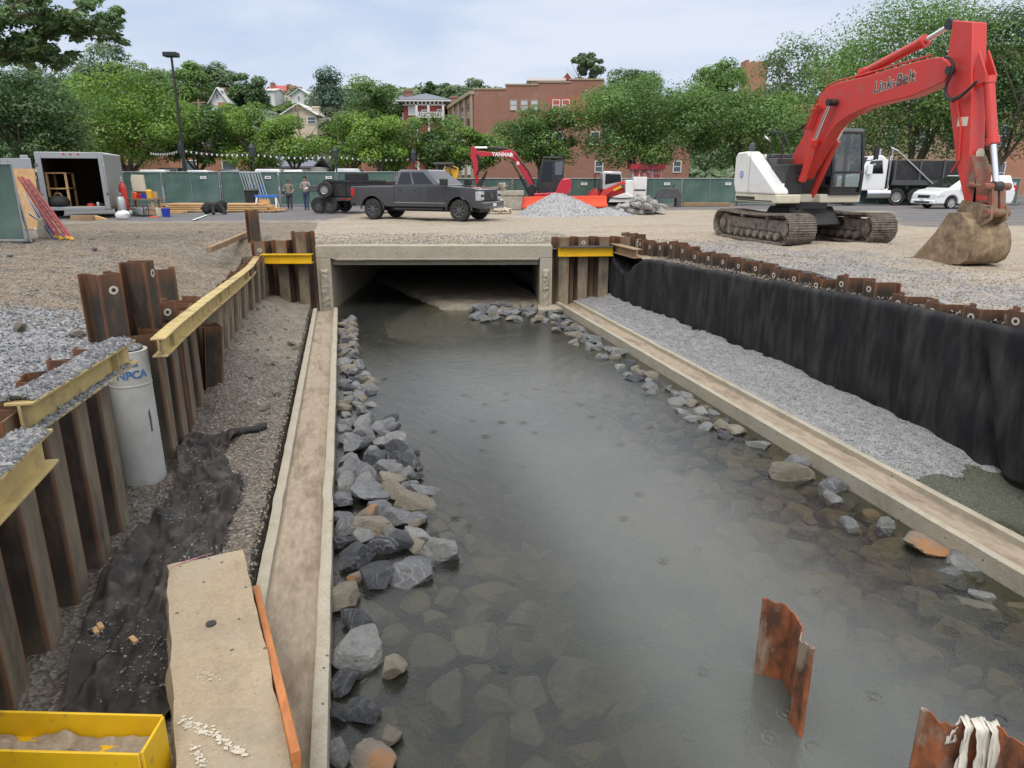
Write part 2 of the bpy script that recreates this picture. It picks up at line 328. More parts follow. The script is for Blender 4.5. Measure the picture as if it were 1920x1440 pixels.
def water_mat():
    t = NT('rainy_creek_water'); v = t.coord('World'); a = t.attr('murk')
    vc = t.voro(v, 2.6); oi = t.math('MULTIPLY', vc.outputs['Distance'], 55.)
    fall = t.mapr(vc.outputs['Distance'], .03, .24, 1., 0.)
    sel = t.n('ShaderNodeSeparateColor'); t.l(vc.outputs['Color'], sel.inputs[0])
    ring = t.math('MULTIPLY', t.math('MULTIPLY', t.math('SINE', oi), fall), t.math('GREATER_THAN', sel.outputs[0], .5))
    h = t.math('ADD', t.math('MULTIPLY', ring, .42), t.math('ADD', t.math('MULTIPLY', t.noise(v, 26, 4, .6), .2), t.math('MULTIPLY', t.noise(v, 6, 3, .5), .32)))
    nr = t.bump(h, .7, .03)
    fr = t.n('ShaderNodeFresnel'); fr.inputs['IOR'].default_value = 1.46; t.l(nr, fr.inputs['Normal'])
    gl = t.n('ShaderNodeBsdfGlossy'); t.l(t.ramp(t.noise(v, .5, 5, .65), [(.35, .03), (.65, .13)]), gl.inputs['Roughness']); t.l(nr, gl.inputs['Normal'])
    tr = t.n('ShaderNodeBsdfTransparent'); tr.inputs['Color'].default_value = (.84,.86,.76,1)
    df = t.n('ShaderNodeBsdfDiffuse')
    t.l(t.ramp(t.noise(v, .35, 5, .6), [(.35, (.14,.158,.146)), (.65, (.19,.192,.174))]), df.inputs['Color'])
    m1 = t.n('ShaderNodeMixShader'); t.l(a.outputs['Fac'], m1.inputs[0]); t.l(tr.outputs[0], m1.inputs[1]); t.l(df.outputs[0], m1.inputs[2])
    m2 = t.n('ShaderNodeMixShader'); t.l(fr.outputs[0], m2.inputs[0]); t.l(m1.outputs[0], m2.inputs[1]); t.l(gl.outputs[0], m2.inputs[2])
    t.l(m2.outputs[0], t.out.inputs[0]); return t.m
M['water'] = water_mat()
def stone_mat(name, c1, c2, vein=None, rough=.55, orange=None):
    t = NT(name); v = t.coord('Object'); oi = t.n('ShaderNodeObjectInfo'); ad = t.n('ShaderNodeVectorMath'); ad.operation = 'ADD'
    cb = t.n('ShaderNodeCombineXYZ'); t.l(t.math('MULTIPLY', oi.outputs['Random'], 60.), cb.inputs[0]); t.l(v, ad.inputs[0]); t.l(cb.outputs[0], ad.inputs[1]); v = ad.outputs[0]
    col = t.ramp(t.math('ADD', t.math('MULTIPLY', t.noise(v, 1.6, 9, .7), .55), t.math('MULTIPLY', t.noise(v, 9, 6, .8), .45)), [(.36, c1), (.62, c2)])
    col = t.mix(t.math('MULTIPLY', oi.outputs['Random'], .5), col, tuple(x*.62 for x in c1))
    if orange: col = t.mix(t.ramp(t.noise(v, .8, 5, .6), [(.48, 0.), (.62, .85)]), col, orange)
    if vein:
        w = t.ramp(t.math('ABSOLUTE', t.math('SUBTRACT', t.noise(v, .9, 4, .5, 1.2), .5)), [(.0, 1.), (.018, 0.)]); col = t.mix(t.math('MULTIPLY', t.math('MULTIPLY', w, oi.outputs['Random']), .45), col, vein)
    return t.bsdf(col, rough, 0, t.bump(t.noise(v, 4, 10, .8), .8, .09), .5)
M['rock'] = [stone_mat('blue_grey_limestone', (.095,.1,.106), (.29,.298,.305), (.55,.55,.53)), stone_mat('pale_limestone', (.14,.143,.143), (.36,.36,.345), (.5,.5,.48)),
             stone_mat('tan_stone', (.16,.14,.105), (.34,.3,.235)), stone_mat('orange_stained_stone', (.22,.19,.16), (.36,.32,.26), orange=(.45,.21,.07)),
             stone_mat('dark_wet_limestone', (.028,.031,.037), (.11,.117,.13), (.6,.6,.58), rough=.32)]
M['rockwet'] = [stone_mat('submerged_olive_stone', (.085,.072,.04), (.2,.165,.09)), stone_mat('submerged_grey_stone', (.095,.088,.068), (.2,.185,.145)), stone_mat('submerged_brown_stone', (.12,.083,.038), (.25,.185,.095))]
M['rockpale'] = stone_mat('pale_boulder', (.3,.29,.27), (.58,.56,.52))
def leaf_mat(name, dark, light, tl=.45):
    t = NT(name); a = t.attr('tint'); oi = t.n('ShaderNodeObjectInfo')
    col = t.ramp(a.outputs['Fac'], [(0., dark), (1., light)])
    d = t.n('ShaderNodeBsdfDiffuse'); t.l(col, d.inputs['Color']); d2 = t.n('ShaderNodeBsdfTranslucent'); t.l(col, d2.inputs['Color'])
    g = t.n('ShaderNodeBsdfGlossy'); g.inputs['Roughness'].default_value = .45; g.inputs['Color'].default_value = (.75,.8,.8,1)
    m = t.n('ShaderNodeMixShader'); m.inputs[0].default_value = tl; t.l(d.outputs[0], m.inputs[1]); t.l(d2.outputs[0], m.inputs[2])
    m2 = t.n('ShaderNodeMixShader'); m2.inputs[0].default_value = .055; t.l(m.outputs[0], m2.inputs[1]); t.l(g.outputs[0], m2.inputs[2])
    t.l(m2.outputs[0], t.out.inputs[0]); return t.m
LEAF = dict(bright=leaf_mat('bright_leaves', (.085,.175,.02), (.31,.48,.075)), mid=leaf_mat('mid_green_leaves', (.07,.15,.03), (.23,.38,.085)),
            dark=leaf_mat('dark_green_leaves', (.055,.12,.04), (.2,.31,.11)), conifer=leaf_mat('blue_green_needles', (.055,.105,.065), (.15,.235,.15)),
            far=leaf_mat('far_green_leaves', (.1,.165,.085), (.28,.38,.19)), purple=leaf_mat('purple_leaves', (.035,.014,.02), (.09,.03,.04)), pale=leaf_mat('pale_blossom_leaves', (.12,.17,.07), (.36,.38,.26)))
M['bark'] = mnoise_mat('bark', (.2,.165,.125), (.1,.085,.065), 6, .95, bump=.6, bscale=14, stretch=(3,3,.7))
M['screen'] = None
def mesh_screen():
    t = NT('green_fence_screen'); v = t.coord('Object')
    col = t.ramp(t.noise(v, 1.1, 6, .65), [(.35, (.065,.12,.1)), (.7, (.115,.18,.16))]); col = t.mix(t.ramp(t.noise(v, .5, 4, .6), [(.5, 0.), (.75, .5)]), col, (.17,.23,.21))
    w = t.n('ShaderNodeTexWave'); w.bands_direction = 'Z'; t.l(v, w.inputs['Vector']); w.inputs['Scale'].default_value = 5.; w.inputs['Distortion'].default_value = 2.
    return t.bsdf(col, .7, 0, t.bump(w.outputs['Fac'], .15, .01), .3)
M['screen'] = mesh_screen()
# ------------------------------------------------------------------ ground, creek bed, water
WL = -2.0
def yb(x):                      # line of the culvert face and its return walls
    return 21.5 - .2166*(x + .86) + (.55*sm(5.9, 6.4, x)) + (.1 if x < -.9 else 0)
def xr(y): return 8.62 + .0*y
def xw(y): return 7.5 + (20.8 - y)*.052         # foot of the geotextile wall
XL = -2.95
def in_pit(x, y): return XL < x < xr(y) and y < yb(x) + (.3 if -.9 < x < 5.9 else 0)
def zyard(x, y):
    z = .04*fbm(x*.35, y*.35, 3.) + .03*fbm(x*1.3, y*1.3, 8., 3)
    if x < 1:
        z -= .62*sm(-5.2, -2.9, x)*sm(10.2, 13.5, y)*(1-sm(21.5, 23.2, y))*(1-sm(-2.2, -1.3, x))
        z -= .24*sm(-5.2, -3.1, x)*(1-sm(9, 11, y))
        z += .1*fbm(x*.8, y*.8, 1.)*sm(10, 12, y)*(1-sm(22, 25, y))
    f = y - yb(x)
    if -1.4 < x < 6.4 and -1. < f < 3: z -= .24*(1-sm(.35, 2.2, f)) + .03*fbm(x*3, y*3, 2.)
    if x > 8: z += .1*fbm(x*.5, y*.4, 5.)*(1-sm(24, 30, y))
    d = SY*-1*x*0 + (.2255*x + .9742*y)
    if d > 47: z -= .25*sm(47, 52, d)
    return z
def hill(x, y):
    d = .2255*x + .9742*y; u = .9742*x - .2255*y
    return 17.5*sm(88, 185, d)*(1 - .25*sm(60, 140, u)) + 2.*sm(70, 90, d)*(1-sm(-5, 15, u))
def axis(pts):
    out = []
    for a, b, s in pts:
        n = max(1, int(round((b-a)/s))); out += [a + (b-a)*i/n for i in range(n)]
    return out + [pts[-1][1]]
def heightfield(name, xs, ys, fz, keep, colf, mat, skirt=None):
    nx, ny = len(xs), len(ys); mb = MB(); cols = []
    P = [(x, y, fz(x, y)) for y in ys for x in xs]; mb.v = P
    kp = [[keep((xs[i]+xs[i+1])/2, (ys[j]+ys[j+1])/2) for i in range(nx-1)] for j in range(ny-1)]
    F = mb.f
    for j in range(ny-1):
        for i in range(nx-1):
            if kp[j][i]: F.append((j*nx+i, j*nx+i+1, (j+1)*nx+i+1, (j+1)*nx+i))
    if skirt is not None:
        def drop(a, b):
            o = len(P); P.append((P[a][0], P[a][1], skirt)); P.append((P[b][0], P[b][1], skirt)); F.append((a, b, o+1, o))
        for j in range(1, ny-1):
            for i in range(1, nx-1):
                if ys[j] > 15 and -1. < xs[i] < 6.1: cul_ = True
                else: cul_ = False
                if kp[j][i] and not kp[j][i-1] and not cul_: drop((j+1)*nx+i, j*nx+i)
                if not kp[j][i] and kp[j][i-1] and not cul_: drop(j*nx+i, (j+1)*nx+i)
                if kp[j][i] and not kp[j-1][i] and not -1. < xs[i] < 6.1: drop(j*nx+i, j*nx+i+1)
    me = bpy.data.meshes.new(name); me.from_pydata(P, [], F)
    ca = me.color_attributes.new('mixc', 'FLOAT_COLOR', 'POINT')
    ca.data.foreach_set('color', np.array([c for p in P for c in (*colf(p[0], p[1]), 1.)], dtype=np.float32))
    o = mk(name, me, mat, fixn=False); return o
def yard_col(x, y):             # R asphalt, G grey crushed stone, B brown dirt
    d = .2255*x + .9742*y; u = .9742*x - .2255*y
    a = .95*sm(38.5, 41, d - .6*fbm(x*.1, y*.1, 1.)); a = max(a, .85*sm(-6, -9, u)*sm(26, 33, d))
    if u > 14: a = max(a, .95*sm(25.5, 28, d)*sm(.47, .56, u/d)); a = max(a, .9*sm(37, 40, d))
    g = 0.; b = 0.
    if x < 0:
        g = 1-sm(10.5, 12.3, y + .25*x*0 + .6*fbm(x*.5, y*.5)); b = .85*sm(10, 12.5, y)*(1-sm(27, 33, d))
        g = max(g, .34*sm(13, 16, y))
    if x > 8.2: g = max(g, .55*(1-sm(10.3, 14.0, x + 1.2*fbm(x*.4, y*.4, 4.) - .1*(y-12)))*(1-sm(18.5, 21.5, y))); b = .2
    if -1 < x < 8: b = .25*(1-sm(23, 26, y)); g = max(g, .45*(1-sm(22.5, 25.5, y)))
    return (a, g, b)
xs = axis([(-400, -120, 70), (-120, -40, 16), (-40, -12, 2.5), (-12, -5, .5), (-5, -2.95, .15), (-2.95, 9, .12), (9, 20, .35), (20, 60, 2.5), (60, 160, 12), (160, 420, 65)])
ys = axis([(-60, -6, 9), (-6, 5, .5), (5, 24, .15), (24, 36, .5), (36, 60, 2.), (60, 100, 5)])
yard = heightfield('ground', xs, ys, zyard, lambda x, y: not in_pit(x, y), yard_col, M['ground'], skirt=-2.7); struct(yard)
# hillside behind the town
xs2 = axis([(-420, -160, 40), (-160, 220, 10), (220, 460, 40)]); ys2 = axis([(70, 260, 9), (260, 600, 60)])
hl = heightfield('hillside', xs2, ys2, lambda x, y: hill(x, y) - .55 + .8*fbm(x*.02, y*.02), lambda x, y: True, lambda x, y: (0, 0, 1),
                 mnoise_mat('hillside_grass', (.05,.085,.025), (.09,.12,.045), .3, .95, bump=0, kind='World')); struct(hl)
def zbed(x, y):
    n = .05*fbm(x*1.1, y*1.1, 11.) + .03*fbm(x*4, y*4, 3., 3)
    f = y - yb(x)
    if f > -1. and -1 < x < 6.:                 # inside the culvert: a silt bar along the right side
        bar = sm(1.2, 2.6, x + .25*(f-1.5) + .4*fbm(x, y*.6, 2.))*sm(-.9, .2, f + .25*fbm(x, 1.))
        bar *= 1 - .75*sm(5.2, 6.2, x)*0
        return -2.6 + .72*bar + n*(.6 + .4*bar)
    if x < -1.02:
        z = -1.86 + .5*sm(10.5, 15., y)*sm(-1.25, -2.3, x)*(1-.5*sm(18.5, 21, y)) + .08*sm(8, 13, y) - .06*(1-sm(3, 5.5, y))
        return z + 1.2*n
    if x < -.34: return -2.25
    if x < 3.0:
        k = sm(5.6, 7.2, y)*(1-sm(16, 19.5, y))
        lo = -2.42*(1-k) + -2.08*k
        return lo + (-2.95 - lo)*sm(-.2 + .55*k, 2.1 + .3*k, x) + n
    if x < 6.0:
        return -2.95 + (.78)*sm(3.9, 5.8, x) + n + .25*sm(17.5, 20.5, y)*sm(2.5, 5, x)
    if x < 6.66: return -2.25
    return -2.42 + .66*sm(4.6, 9.0, y + .6*fbm(x, y*.4)) + .08*sm(13, 20, y) + .16*sm(7.2, 8., x)*sm(9, 12, y) + n
def bed_col(x, y):
    f = y - yb(x)
    if f > -1. and 1 < x < 6: return (0, .15, .95)
    if x < -1.02:
        return (1., .12 + .3*sm(13, 15, y)*0, .2 + .75*sm(13.0, 15.5, y)*(1 - .5*sm(-1.8, -1.2, x)))
    if x > 6.6: s_ = sm(5.2, 7.2, y); return (1-s_, s_*.98, 0)
    return (0, 0, 0)
xb = axis([(-3.1, -1.02, .09), (-1.02, -.34, .34), (-.34, 6., .13), (6., 6.66, .33), (6.66, 8.7, .12)]); yv = axis([(-6, 3, .6), (3, 12, .1), (12, 23, .16), (23, 42, .6)])
bed = heightfield('creek_bed', xb, yv, zbed, lambda x, y: True, bed_col, M['bed']); struct(bed)
wx = axis([(-.5, 6.3, .17), (6.3, 8.7, .24)]); wy = axis([(-6, 3, .9), (3, 24, .22), (24, 42, 1.5)])
wm = bpy.data.meshes.new('water'); P = [(x, y, WL) for y in wy for x in wx]; nx = len(wx)
wm.from_pydata(P, [], [(j*nx+i, j*nx+i+1, (j+1)*nx+i+1, (j+1)*nx+i) for j in range(len(wy)-1) for i in range(nx-1)])
at = wm.attributes.new('murk', 'FLOAT', 'POINT')
def murk(x, y):
    dep = max(0., WL - zbed(x, y)); k = .95
    m = 1 - math.exp(-k*dep); return m*(1. - .6*sm(14., 18.5, y))*(.25 + .72*max(sm(1.5, 2.6, x)*sm(5.0, 3.5, x), sm(8, 12, y)))
at.data.foreach_set('value', np.array([murk(p[0], p[1]) for p in P], dtype=np.float32))
water = mk('water', wm, M['water'], fixn=False); struct(water)
# ------------------------------------------------------------------ culvert
cul = thing('box_culvert', 'concrete box culvert with dark rectangular mouth crossing under the gravel yard', 'culvert', (-.86, 21.5, -2.3), -math.atan(.2166))
W_, Hc = 6.86, 2.17; tl, trr = .42, .36; LEN = 19.
mb = MB().box(0, tl, 0, LEN, -.6, Hc - .361); mb.build('side_wall', M['conc2'], cul, bevel=.02)
mb = MB().box(W_-trr, W_, 0, 6.2, -.6, Hc - .361).box(W_-.12, W_+.6, 6.2, LEN, -.6, Hc-.361); mb.build('side_wall', M['conc2'], cul, bevel=.02)
mb = MB().box(0, W_, 0, LEN, Hc - .36, Hc)
nn = 34                                        # broken lower lip of the roof slab
pts = [(0., Hc-.35)] + [(W_*i/nn, Hc - .42 - .02*abs(fbm(i*.37, 1.))) for i in range(nn+1)] + [(W_, Hc-.35)]
mb.prism([(tl+.004, Hc-.35)] + [p for p in pts[1:-1] if tl < p[0] < W_-trr] + [(W_-trr-.004, Hc-.35)], -.02, .5); mb.box(tl+.004, W_-trr-.004, .2, LEN, Hc-.58, Hc-.36)
mb.build('roof_slab', M['conc2'], cul, bevel=.02)
mb = MB()
for x0, wd, s in ((.08, .26, 3), (W_-.29, .22, 9)):
    def fn(u, v, x0=x0, wd=wd, s=s):
        e = min(u, 1-u, v*6, (1-v)*6)*4; return (x0 + wd*u + .03*fbm(v*9, s), -.004 - .10*min(1, max(0, e))*(.5+.8*abs(fbm(u*2.2+s, v*13, s, 5))), -.25 + (Hc-.42)*v)
    MB().grid(fn, 9, 46).build('broken_edge', M['conc2'], cul, sharp=60)
MB().box(-.2, W_+1., LEN, LEN+.2, -.6, Hc+.0).build('end_wall', M['darkwood'], cul)
mb = MB().box(W_-.42, W_+.3, -.55, .3, -.3, .42); mb.build('footing', M['conc2'], cul, bevel=.03)
mb = MB()
for i in range(22): mb.lathe([(.012, 0), (.012, .012)], 6, Matrix.Translation((.35 + i*.29, -.05, Hc-.2)) @ Matrix.Rotation(PI/2, 4, 'X'))
mb.build('form_tie_holes', M['black'], cul)
# ------------------------------------------------------------------ precast troughs along both banks
def trough(x0, w, y0, y1, label, seed):
    t = thing('concrete_trough', label, 'trough', (x0, y0, -2.6), 0, 'concrete troughs along the creek')
    L = y1-y0; top = .83; wt = .105
    def wall(xa, xb_):
        n = int(L/.12)
        def fn(u, v):
            y = L*v; e = .006*fbm(y*2.2, seed, xa) - .022*max(0, fbm(y*1.3, seed+4, xa) - .25); q = u*4
            pr = [(xa, 0), (xa + e, top-.02), ((xa+xb_)/2, top + .6*e), (xb_ + e, top-.02), (xb_, 0)][int(round(q))]
            return (pr[0], y, pr[1])
        return MB().grid(fn, 4, n)
    m1 = wall(0, wt); m2 = wall(w-wt, w); m1.v += m2.v and []; o = len(m1.v); m1.v += m2.v; m1.f += [tuple(i+o for i in f) for f in m2.f]
    m1.box(0, wt, -.004, 0, 0, top-.02).box(w-wt, w, -.004, 0, 0, top-.02).box(0, wt, L, L+.004, 0, top-.02).box(w-wt, w, L, L+.004, 0, top-.02)
    m1.box(wt-.01, w-wt+.01, 0, L, .3, .6); m1.build('trough_wall', M['conc2'], t, sharp=50)
    MB().grid(lambda u, v: (wt - .015 + (w-2*wt+.03)*u, L*v, top - .1 + .02*fbm(u*2, v*L*1.2, seed) + .015*abs(u-.5)), 8, int(L/.2)).build('silt_fill', M['silt'], t)
    return t
trough(-.99, .665, 1.5, 20.55, 'long concrete trough on the left bank half filled with tan silt', 3.)
trough(6.0, .655, 1.5, 20.15, 'long concrete trough on the right bank in front of the black fabric wall', 7.)
# ------------------------------------------------------------------ riprap
def rock_mesh(name, seed, flat=.7, sub=4, long=1.25):
    r = random.Random(seed); bm = bmesh.new(); bmesh.ops.create_icosphere(bm, subdivisions=sub, radius=1.)
    pl = []
    for _ in range(17):
        n = Vector((r.gauss(0, 1), r.gauss(0, 1), r.gauss(0, 1))).normalized(); pl.append((n, r.uniform(.55, .92)))
    for v in bm.verts:
        d = v.co.normalized(); m = min([1.15] + [q/d.dot(n) for n, q in pl if d.dot(n) > .05])
        m *= 1 + .03*mnoise.noise(d*2.3 + Vector((seed, 0, 0))) + .03*mnoise.noise(d*15) + .055*mnoise.noise(d*7 + Vector((0, seed, 0)))
        v.co = Vector((d.x*m*.5*long, d.y*m*.5, d.z*m*.5*flat))
    me = bpy.data.meshes.new(name); bm.to_mesh(me); bm.free()
    me.polygons.foreach_set('use_smooth', [True]*len(me.polygons)); me.set_sharp_from_angle(angle=R(22)); return me
ROCKS = [rock_mesh('riprap_shape', s, .55 + .06*(s % 5), 4, 1.1 + .08*(s % 4)) for s in range(12)]
for me in ROCKS: me.materials.append(M['rock'][0])
def rock(p, size, mat, label, group, si=None, tilt=.35, name='riprap_stone', cat='stone', rz=None, sc=None):
    o = bpy.data.objects.new(name, ROCKS[si if si is not None else random.randrange(12)]); C.objects.link(o)
    o.location = p; o.rotation_euler = (random.uniform(-tilt, tilt), random.uniform(-tilt, tilt), rz if rz is not None else random.uniform(0, 2*PI))
    o.scale = tuple(size*k for k in (sc or (1, random.uniform(.8, 1.1), random.uniform(.85, 1.1))))
    s = o.material_slots[0]; s.link = 'OBJECT'; s.material = mat
    return tag(o, label, cat, group)
gl_ = 'stones along the left trough'; gr_ = 'stones along the right trough'; gs_ = 'stones under the water'
RM = M['rock']
# the stones one can tell apart, at the place and width they show (pixel x, y of the centre, width in pixels, material, label)
named = [(668,1040,86,4,'big dark stone crossed by a white vein at the near end of the left heap',0), (716,1022,54,4,'dark upright stone behind the white veined one',1), (752,1012,46,4,'dark square stone at the water edge of the near heap',2),
 (700,985,72,3,'stone with a bright orange upper face in the left heap',3), (690,958,42,3,'round rusty brown stone in the middle of the left heap',4), (643,970,56,0,'pale rounded stone against the trough beside the orange one',5),
 (641,1012,52,4,'dark stone wedged against the trough left of the white veined one',6), (740,968,58,0,'blue grey stone on the water side of the orange one',7), (718,1062,38,1,'small pale stone just off the near end of the heap',8),
 (669,1075,30,3,'small tan and grey stone past the near end of the heap',9), (690,923,72,0,'wide blue stone uphill of the round rusty one',10), (640,936,56,0,'grey stone against the trough uphill of the pale rounded one',11),
 (646,1118,66,2,'mossy grey stone standing alone by the trough, next after the heap',1), (668,1160,52,4,'dark blocky stone on end in shallow water',2), (673,1217,92,1,'largest grey stone of the near shallows, triangular and flat topped',3),
 (738,1244,60,2,'pale tan stone at the outer edge of the near shallows',4), (645,1270,62,4,'rough dark stone close to the trough in the shallows',5), (632,1332,42,4,'narrow wet dark stone leaning towards the camera by the trough',6),
 (681,1325,56,4,'long smooth dark stone next to the narrow one',7), (734,1372,44,2,'jagged brown stone alone furthest from the trough',8), (632,1402,50,1,'stone with a white cap nearest the camera by the trough',9), (692,1422,70,3,'rust spotted stone at the lower edge of the shallows',10),
 (777,890,28,4,'single dark stone out in the water off the left heap',11), (782,842,14,4,'tiny dark stone out in the water above the single one',0), (782,975,32,2,'pale long stone at the outer tip of the left heap',1)]
for px, py, w, mi, lab, si in named:
    zt = WL + .07; g = G(px, py, zt); sl = math.hypot(math.hypot(g.x, g.y), EYE-zt); size = w/FPX*sl*.92
    rock((g.x, g.y, WL + .02 + .1*size), size*1.1, RM[mi], lab, gl_, si, .25)
used = [(G(q[0], q[1], WL+.07), q[2]/FPX*8) for q in named]
def free(p, s):
    return all((p[0]-u.x)**2 + (p[1]-u.y)**2 > (.5*(s+t))**2*.5 for u, t in used)
# heap along the left trough
n = 0
for k in range(2600):
    if n >= 118: break
    y = random.uniform(6.2, 19.8) if random.random() < .5 else random.uniform(6.5, 11.)
    wd = .95 if 6.6 < y < 9.2 else (.74 if y < 11.2 else (.52 if y < 14.5 else .34))
    x = -.3 + wd*random.random()**1.25; s = random.uniform(.24, .44) if y < 11 else random.uniform(.16, .34)
    if (11.1 < y < 11.7 or 14.2 < y < 14.7) and random.random() < .8: continue
    p = Vector((x + s*.35, y, 0))
    if not free(p, s): continue
    used.append((p, s)); n += 1
    up = max(0., 1 - (x+.3)/wd); z = WL - .05 + .1*up*(1 if y < 11 else .5) + random.uniform(0, .05)
    rock((p.x, y, z), s*1.12, RM[random.choice([0,0,0,4,1,1,1,2] if y < 11 else [0,1,4,1,2,2])], 'angular grey stone in the heap of riprap along the left trough', gl_)
# sparse line along the right trough
named2 = [(1565,906,58,0,'blue stone with a white top breaking the water by the right trough',0), (1497,862,40,0,'dark blue stone against the right trough where the row thins',1), (1480,886,58,2,'flat olive stone with a pale rim beside the dark blue one',2),
 (1662,975,40,1,'white topped stone halfway along the near right trough',3), (1745,1018,62,3,'pinkish orange stone barely above water by the right trough',4), (1810,1045,60,1,'stone with a flat white top nearest the camera on the right',5), (1420,828,42,1,'pale stone at the end of the dry right row',6)]
for px, py, w, mi, lab, si in named2:
    g = G(px, py, WL+.05); size = w/FPX*math.hypot(math.hypot(g.x, g.y), 3.8)*1.15
    rock((g.x, g.y, WL - .02), size, RM[mi], lab, gr_, si, .2); used.append((g, size))
n = 0
for k in range(1500):
    if n >= 104: break
    y = random.uniform(9.2, 20.2) if n % 4 else random.uniform(4.4, 9.4); wd = .75 if y > 15 else .55
    x = 5.92 - wd*random.random()**1.3; s = random.uniform(.16, .34); p = Vector((x - s*.4, y, 0))
    if (13.2 < y < 14.1) and random.random() < .7: continue
    if not free(p, s): continue
    used.append((p, s)); n += 1
    if y > 9.2 or random.random() < .15: rock((p.x, y, WL - (.03 if y > 9.2 else .06) + .06*random.random()), s*1.1, RM[random.choice([0,0,1,1,2,2,4])], 'grey stone at the water edge along the right trough', gr_)
    else: rock((p.x - .12, y, WL - .14 - .05*random.random()), s*1.3, M['rockwet'][random.choice([0,2,2,1])], 'wet brown stone just under the surface along the near right trough', gr_)
n = 0                                          # cluster at the right jamb of the culvert
for k in range(900):
    if n >= 34: break
    g = G(random.uniform(885, 1075), random.uniform(574, 604), WL); s = random.uniform(.26, .46)
    if not free(g, s*.8) or g.x > 5.9: continue
    used.append((g, s*.8)); n += 1
    rock((g.x, g.y, WL + .02 + random.uniform(0, .1)), s, RM[random.choice([0,0,0,0,1,2])], 'blue grey stone in the cluster at the right side of the culvert mouth', 'stones at the culvert mouth')
# stones under the water
n = 0; us = []
def freeu(p, s): return all((p[0]-u[0])**2 + (p[1]-u[1])**2 > (.5*(s+t))**2*.95 for u, t in us)
for k in range(6000):
    if n >= 200: break
    if random.random() < .45:
        y = random.uniform(3.0, 8.3); x = -.2 + 3.0*random.random()**1.3; lab = 'drowned stone on the creek bed near the left trough'; s = random.uniform(.22, .52); dz = -.16
        if x > 2.4 - .25*(y-3): continue
    else:
        y = random.uniform(3.2, 13.); x = 5.95 - 1.6*random.random(); lab = 'drowned olive stone on the creek bed near the right trough'; s = random.uniform(.22, .5); dz = .05
        if x < 4.0: continue
    if not freeu((x, y), s): continue
    us.append(((x, y), s)); n += 1
    top = WL - (.07 + .36*sm(.2, 2.0, x)) if x < 3 else WL - (.03 + .3*sm(5.7, 4.4, x))
    rock((x, y, top - s*.28), s*1.15, M['rockwet'][random.randrange(3)] if x > 3 else M['rockwet'][random.choice([1,1,0])], lab, gs_, None, .2, 'submerged_stone', 'submerged stone')
# loose gravel one can see grain by grain
def pebbles(name, pts, size, mat, label=None, cat=None, parent=None, world=True, seed=1):
    rg = np.random.default_rng(seed); n = len(pts)
    base = np.array([(1,0,0),(-.5,.8,0),(-.6,-.7,.1),(.1,.1,.75),(0,0,-.6)], float)
    P = np.asarray(pts, float); S = size*(.55 + .9*rg.random(n)**2)
    a = rg.random(n)*2*PI; b = rg.normal(0, .7, n)
    V = np.repeat(base[None], n, 0)*(.7 + .6*rg.random((n, 5, 1)))
    x = V[...,0]*np.cos(a)[:,None] - V[...,1]*np.sin(a)[:,None]; y = V[...,0]*np.sin(a)[:,None] + V[...,1]*np.cos(a)[:,None]; z = V[...,2]
    y2 = y*np.cos(b)[:,None] - z*np.sin(b)[:,None]; z2 = y*np.sin(b)[:,None] + z*np.cos(b)[:,None]
    V = np.stack([x, y2, z2], -1)*S[:,None,None] + P[:,None,:]
    tri = np.array([(0,1,3),(1,2,3),(2,0,3),(1,0,4),(2,1,4),(0,2,4)]); Fc = (tri[None] + 5*np.arange(n)[:,None,None]).reshape(-1, 3)
    me = bpy.data.meshes.new(name); me.from_pydata(V.reshape(-1, 3).tolist(), [], Fc.tolist())
    if parent is not None: me.transform(MATS_OF[parent.name].inverted())
    o = mk(name, me, mat, parent, sharp=0, fixn=False); me.polygons.foreach_set('use_smooth', [False]*len(me.polygons))
    if label: tag(o, label, cat)
    o['kind'] = 'stuff'; return o
rg = np.random.default_rng(5)
pts = []
while len(pts) < 17000:
    x = rg.uniform(-9, -2.85); y = rg.uniform(3.5, 13)
    if rg.random() > 1.15 - sm(10, 12.3, y + .5*fbm(x, y)): continue
    if rg.random() > (7.5/max(y, 6))**1.5: continue
    pts.append((x, y, zyard(x, y) + .008))
pebbles('gravel', pts, .023, M['pebble'], 'blue grey crushed stone spread over the left bank', 'gravel', seed=2)
pts = []
while len(pts) < 9000:
    x = rg.uniform(-2.3, -1.05); y = rg.uniform(4.5, 19)
    if rg.random() > (8/max(y, 6))**1.2: continue
    pts.append((x, y, zbed(x, y) + .004))
pebbles('gravel', pts, .019, M['pebbleb'], 'dark wet gravel on the floor between piles and trough', 'gravel', seed=3)
pts = []
while len(pts) < 16000:
    y = rg.uniform(5.2, 20); x = rg.uniform(6.7, xw(y))
    if rg.random() > (9/max(y, 7))**1.2: continue
    if zbed(x, y) > WL - .02: pts.append((x, y, zbed(x, y) + .004))
pebbles('gravel', pts, .015, M['pebblef'], 'pale grey gravel strip between the right trough and the black fabric wall', 'gravel', seed=4)
pts = []
while len(pts) < 5000:
    x = rg.uniform(8.7, 15); y = rg.uniform(6.5, 20)
    if rg.random() > (1.1 - sm(9.2, 13.5, x))*(11/max(y, 9)): continue
    pts.append((x, y, zyard(x, y) + .006))
pebbles('gravel', pts, .02, M['pebbleb'], 'grey gravel scattered behind the right row of sheet piles', 'gravel', seed=6)
pts = []
while len(pts) < 9000:
    x = rg.uniform(-11, -2.85); y = rg.uniform(10, 27)
    if rg.random() > (11/max(y, 9))**1.3: continue
    pts.append((x, y, zyard(x, y) + .008))
pebbles('gravel', pts, .024, M['pebbleb'], 'stony brown dirt of the left yard behind the pile wall', 'gravel', seed=9)
pts = []
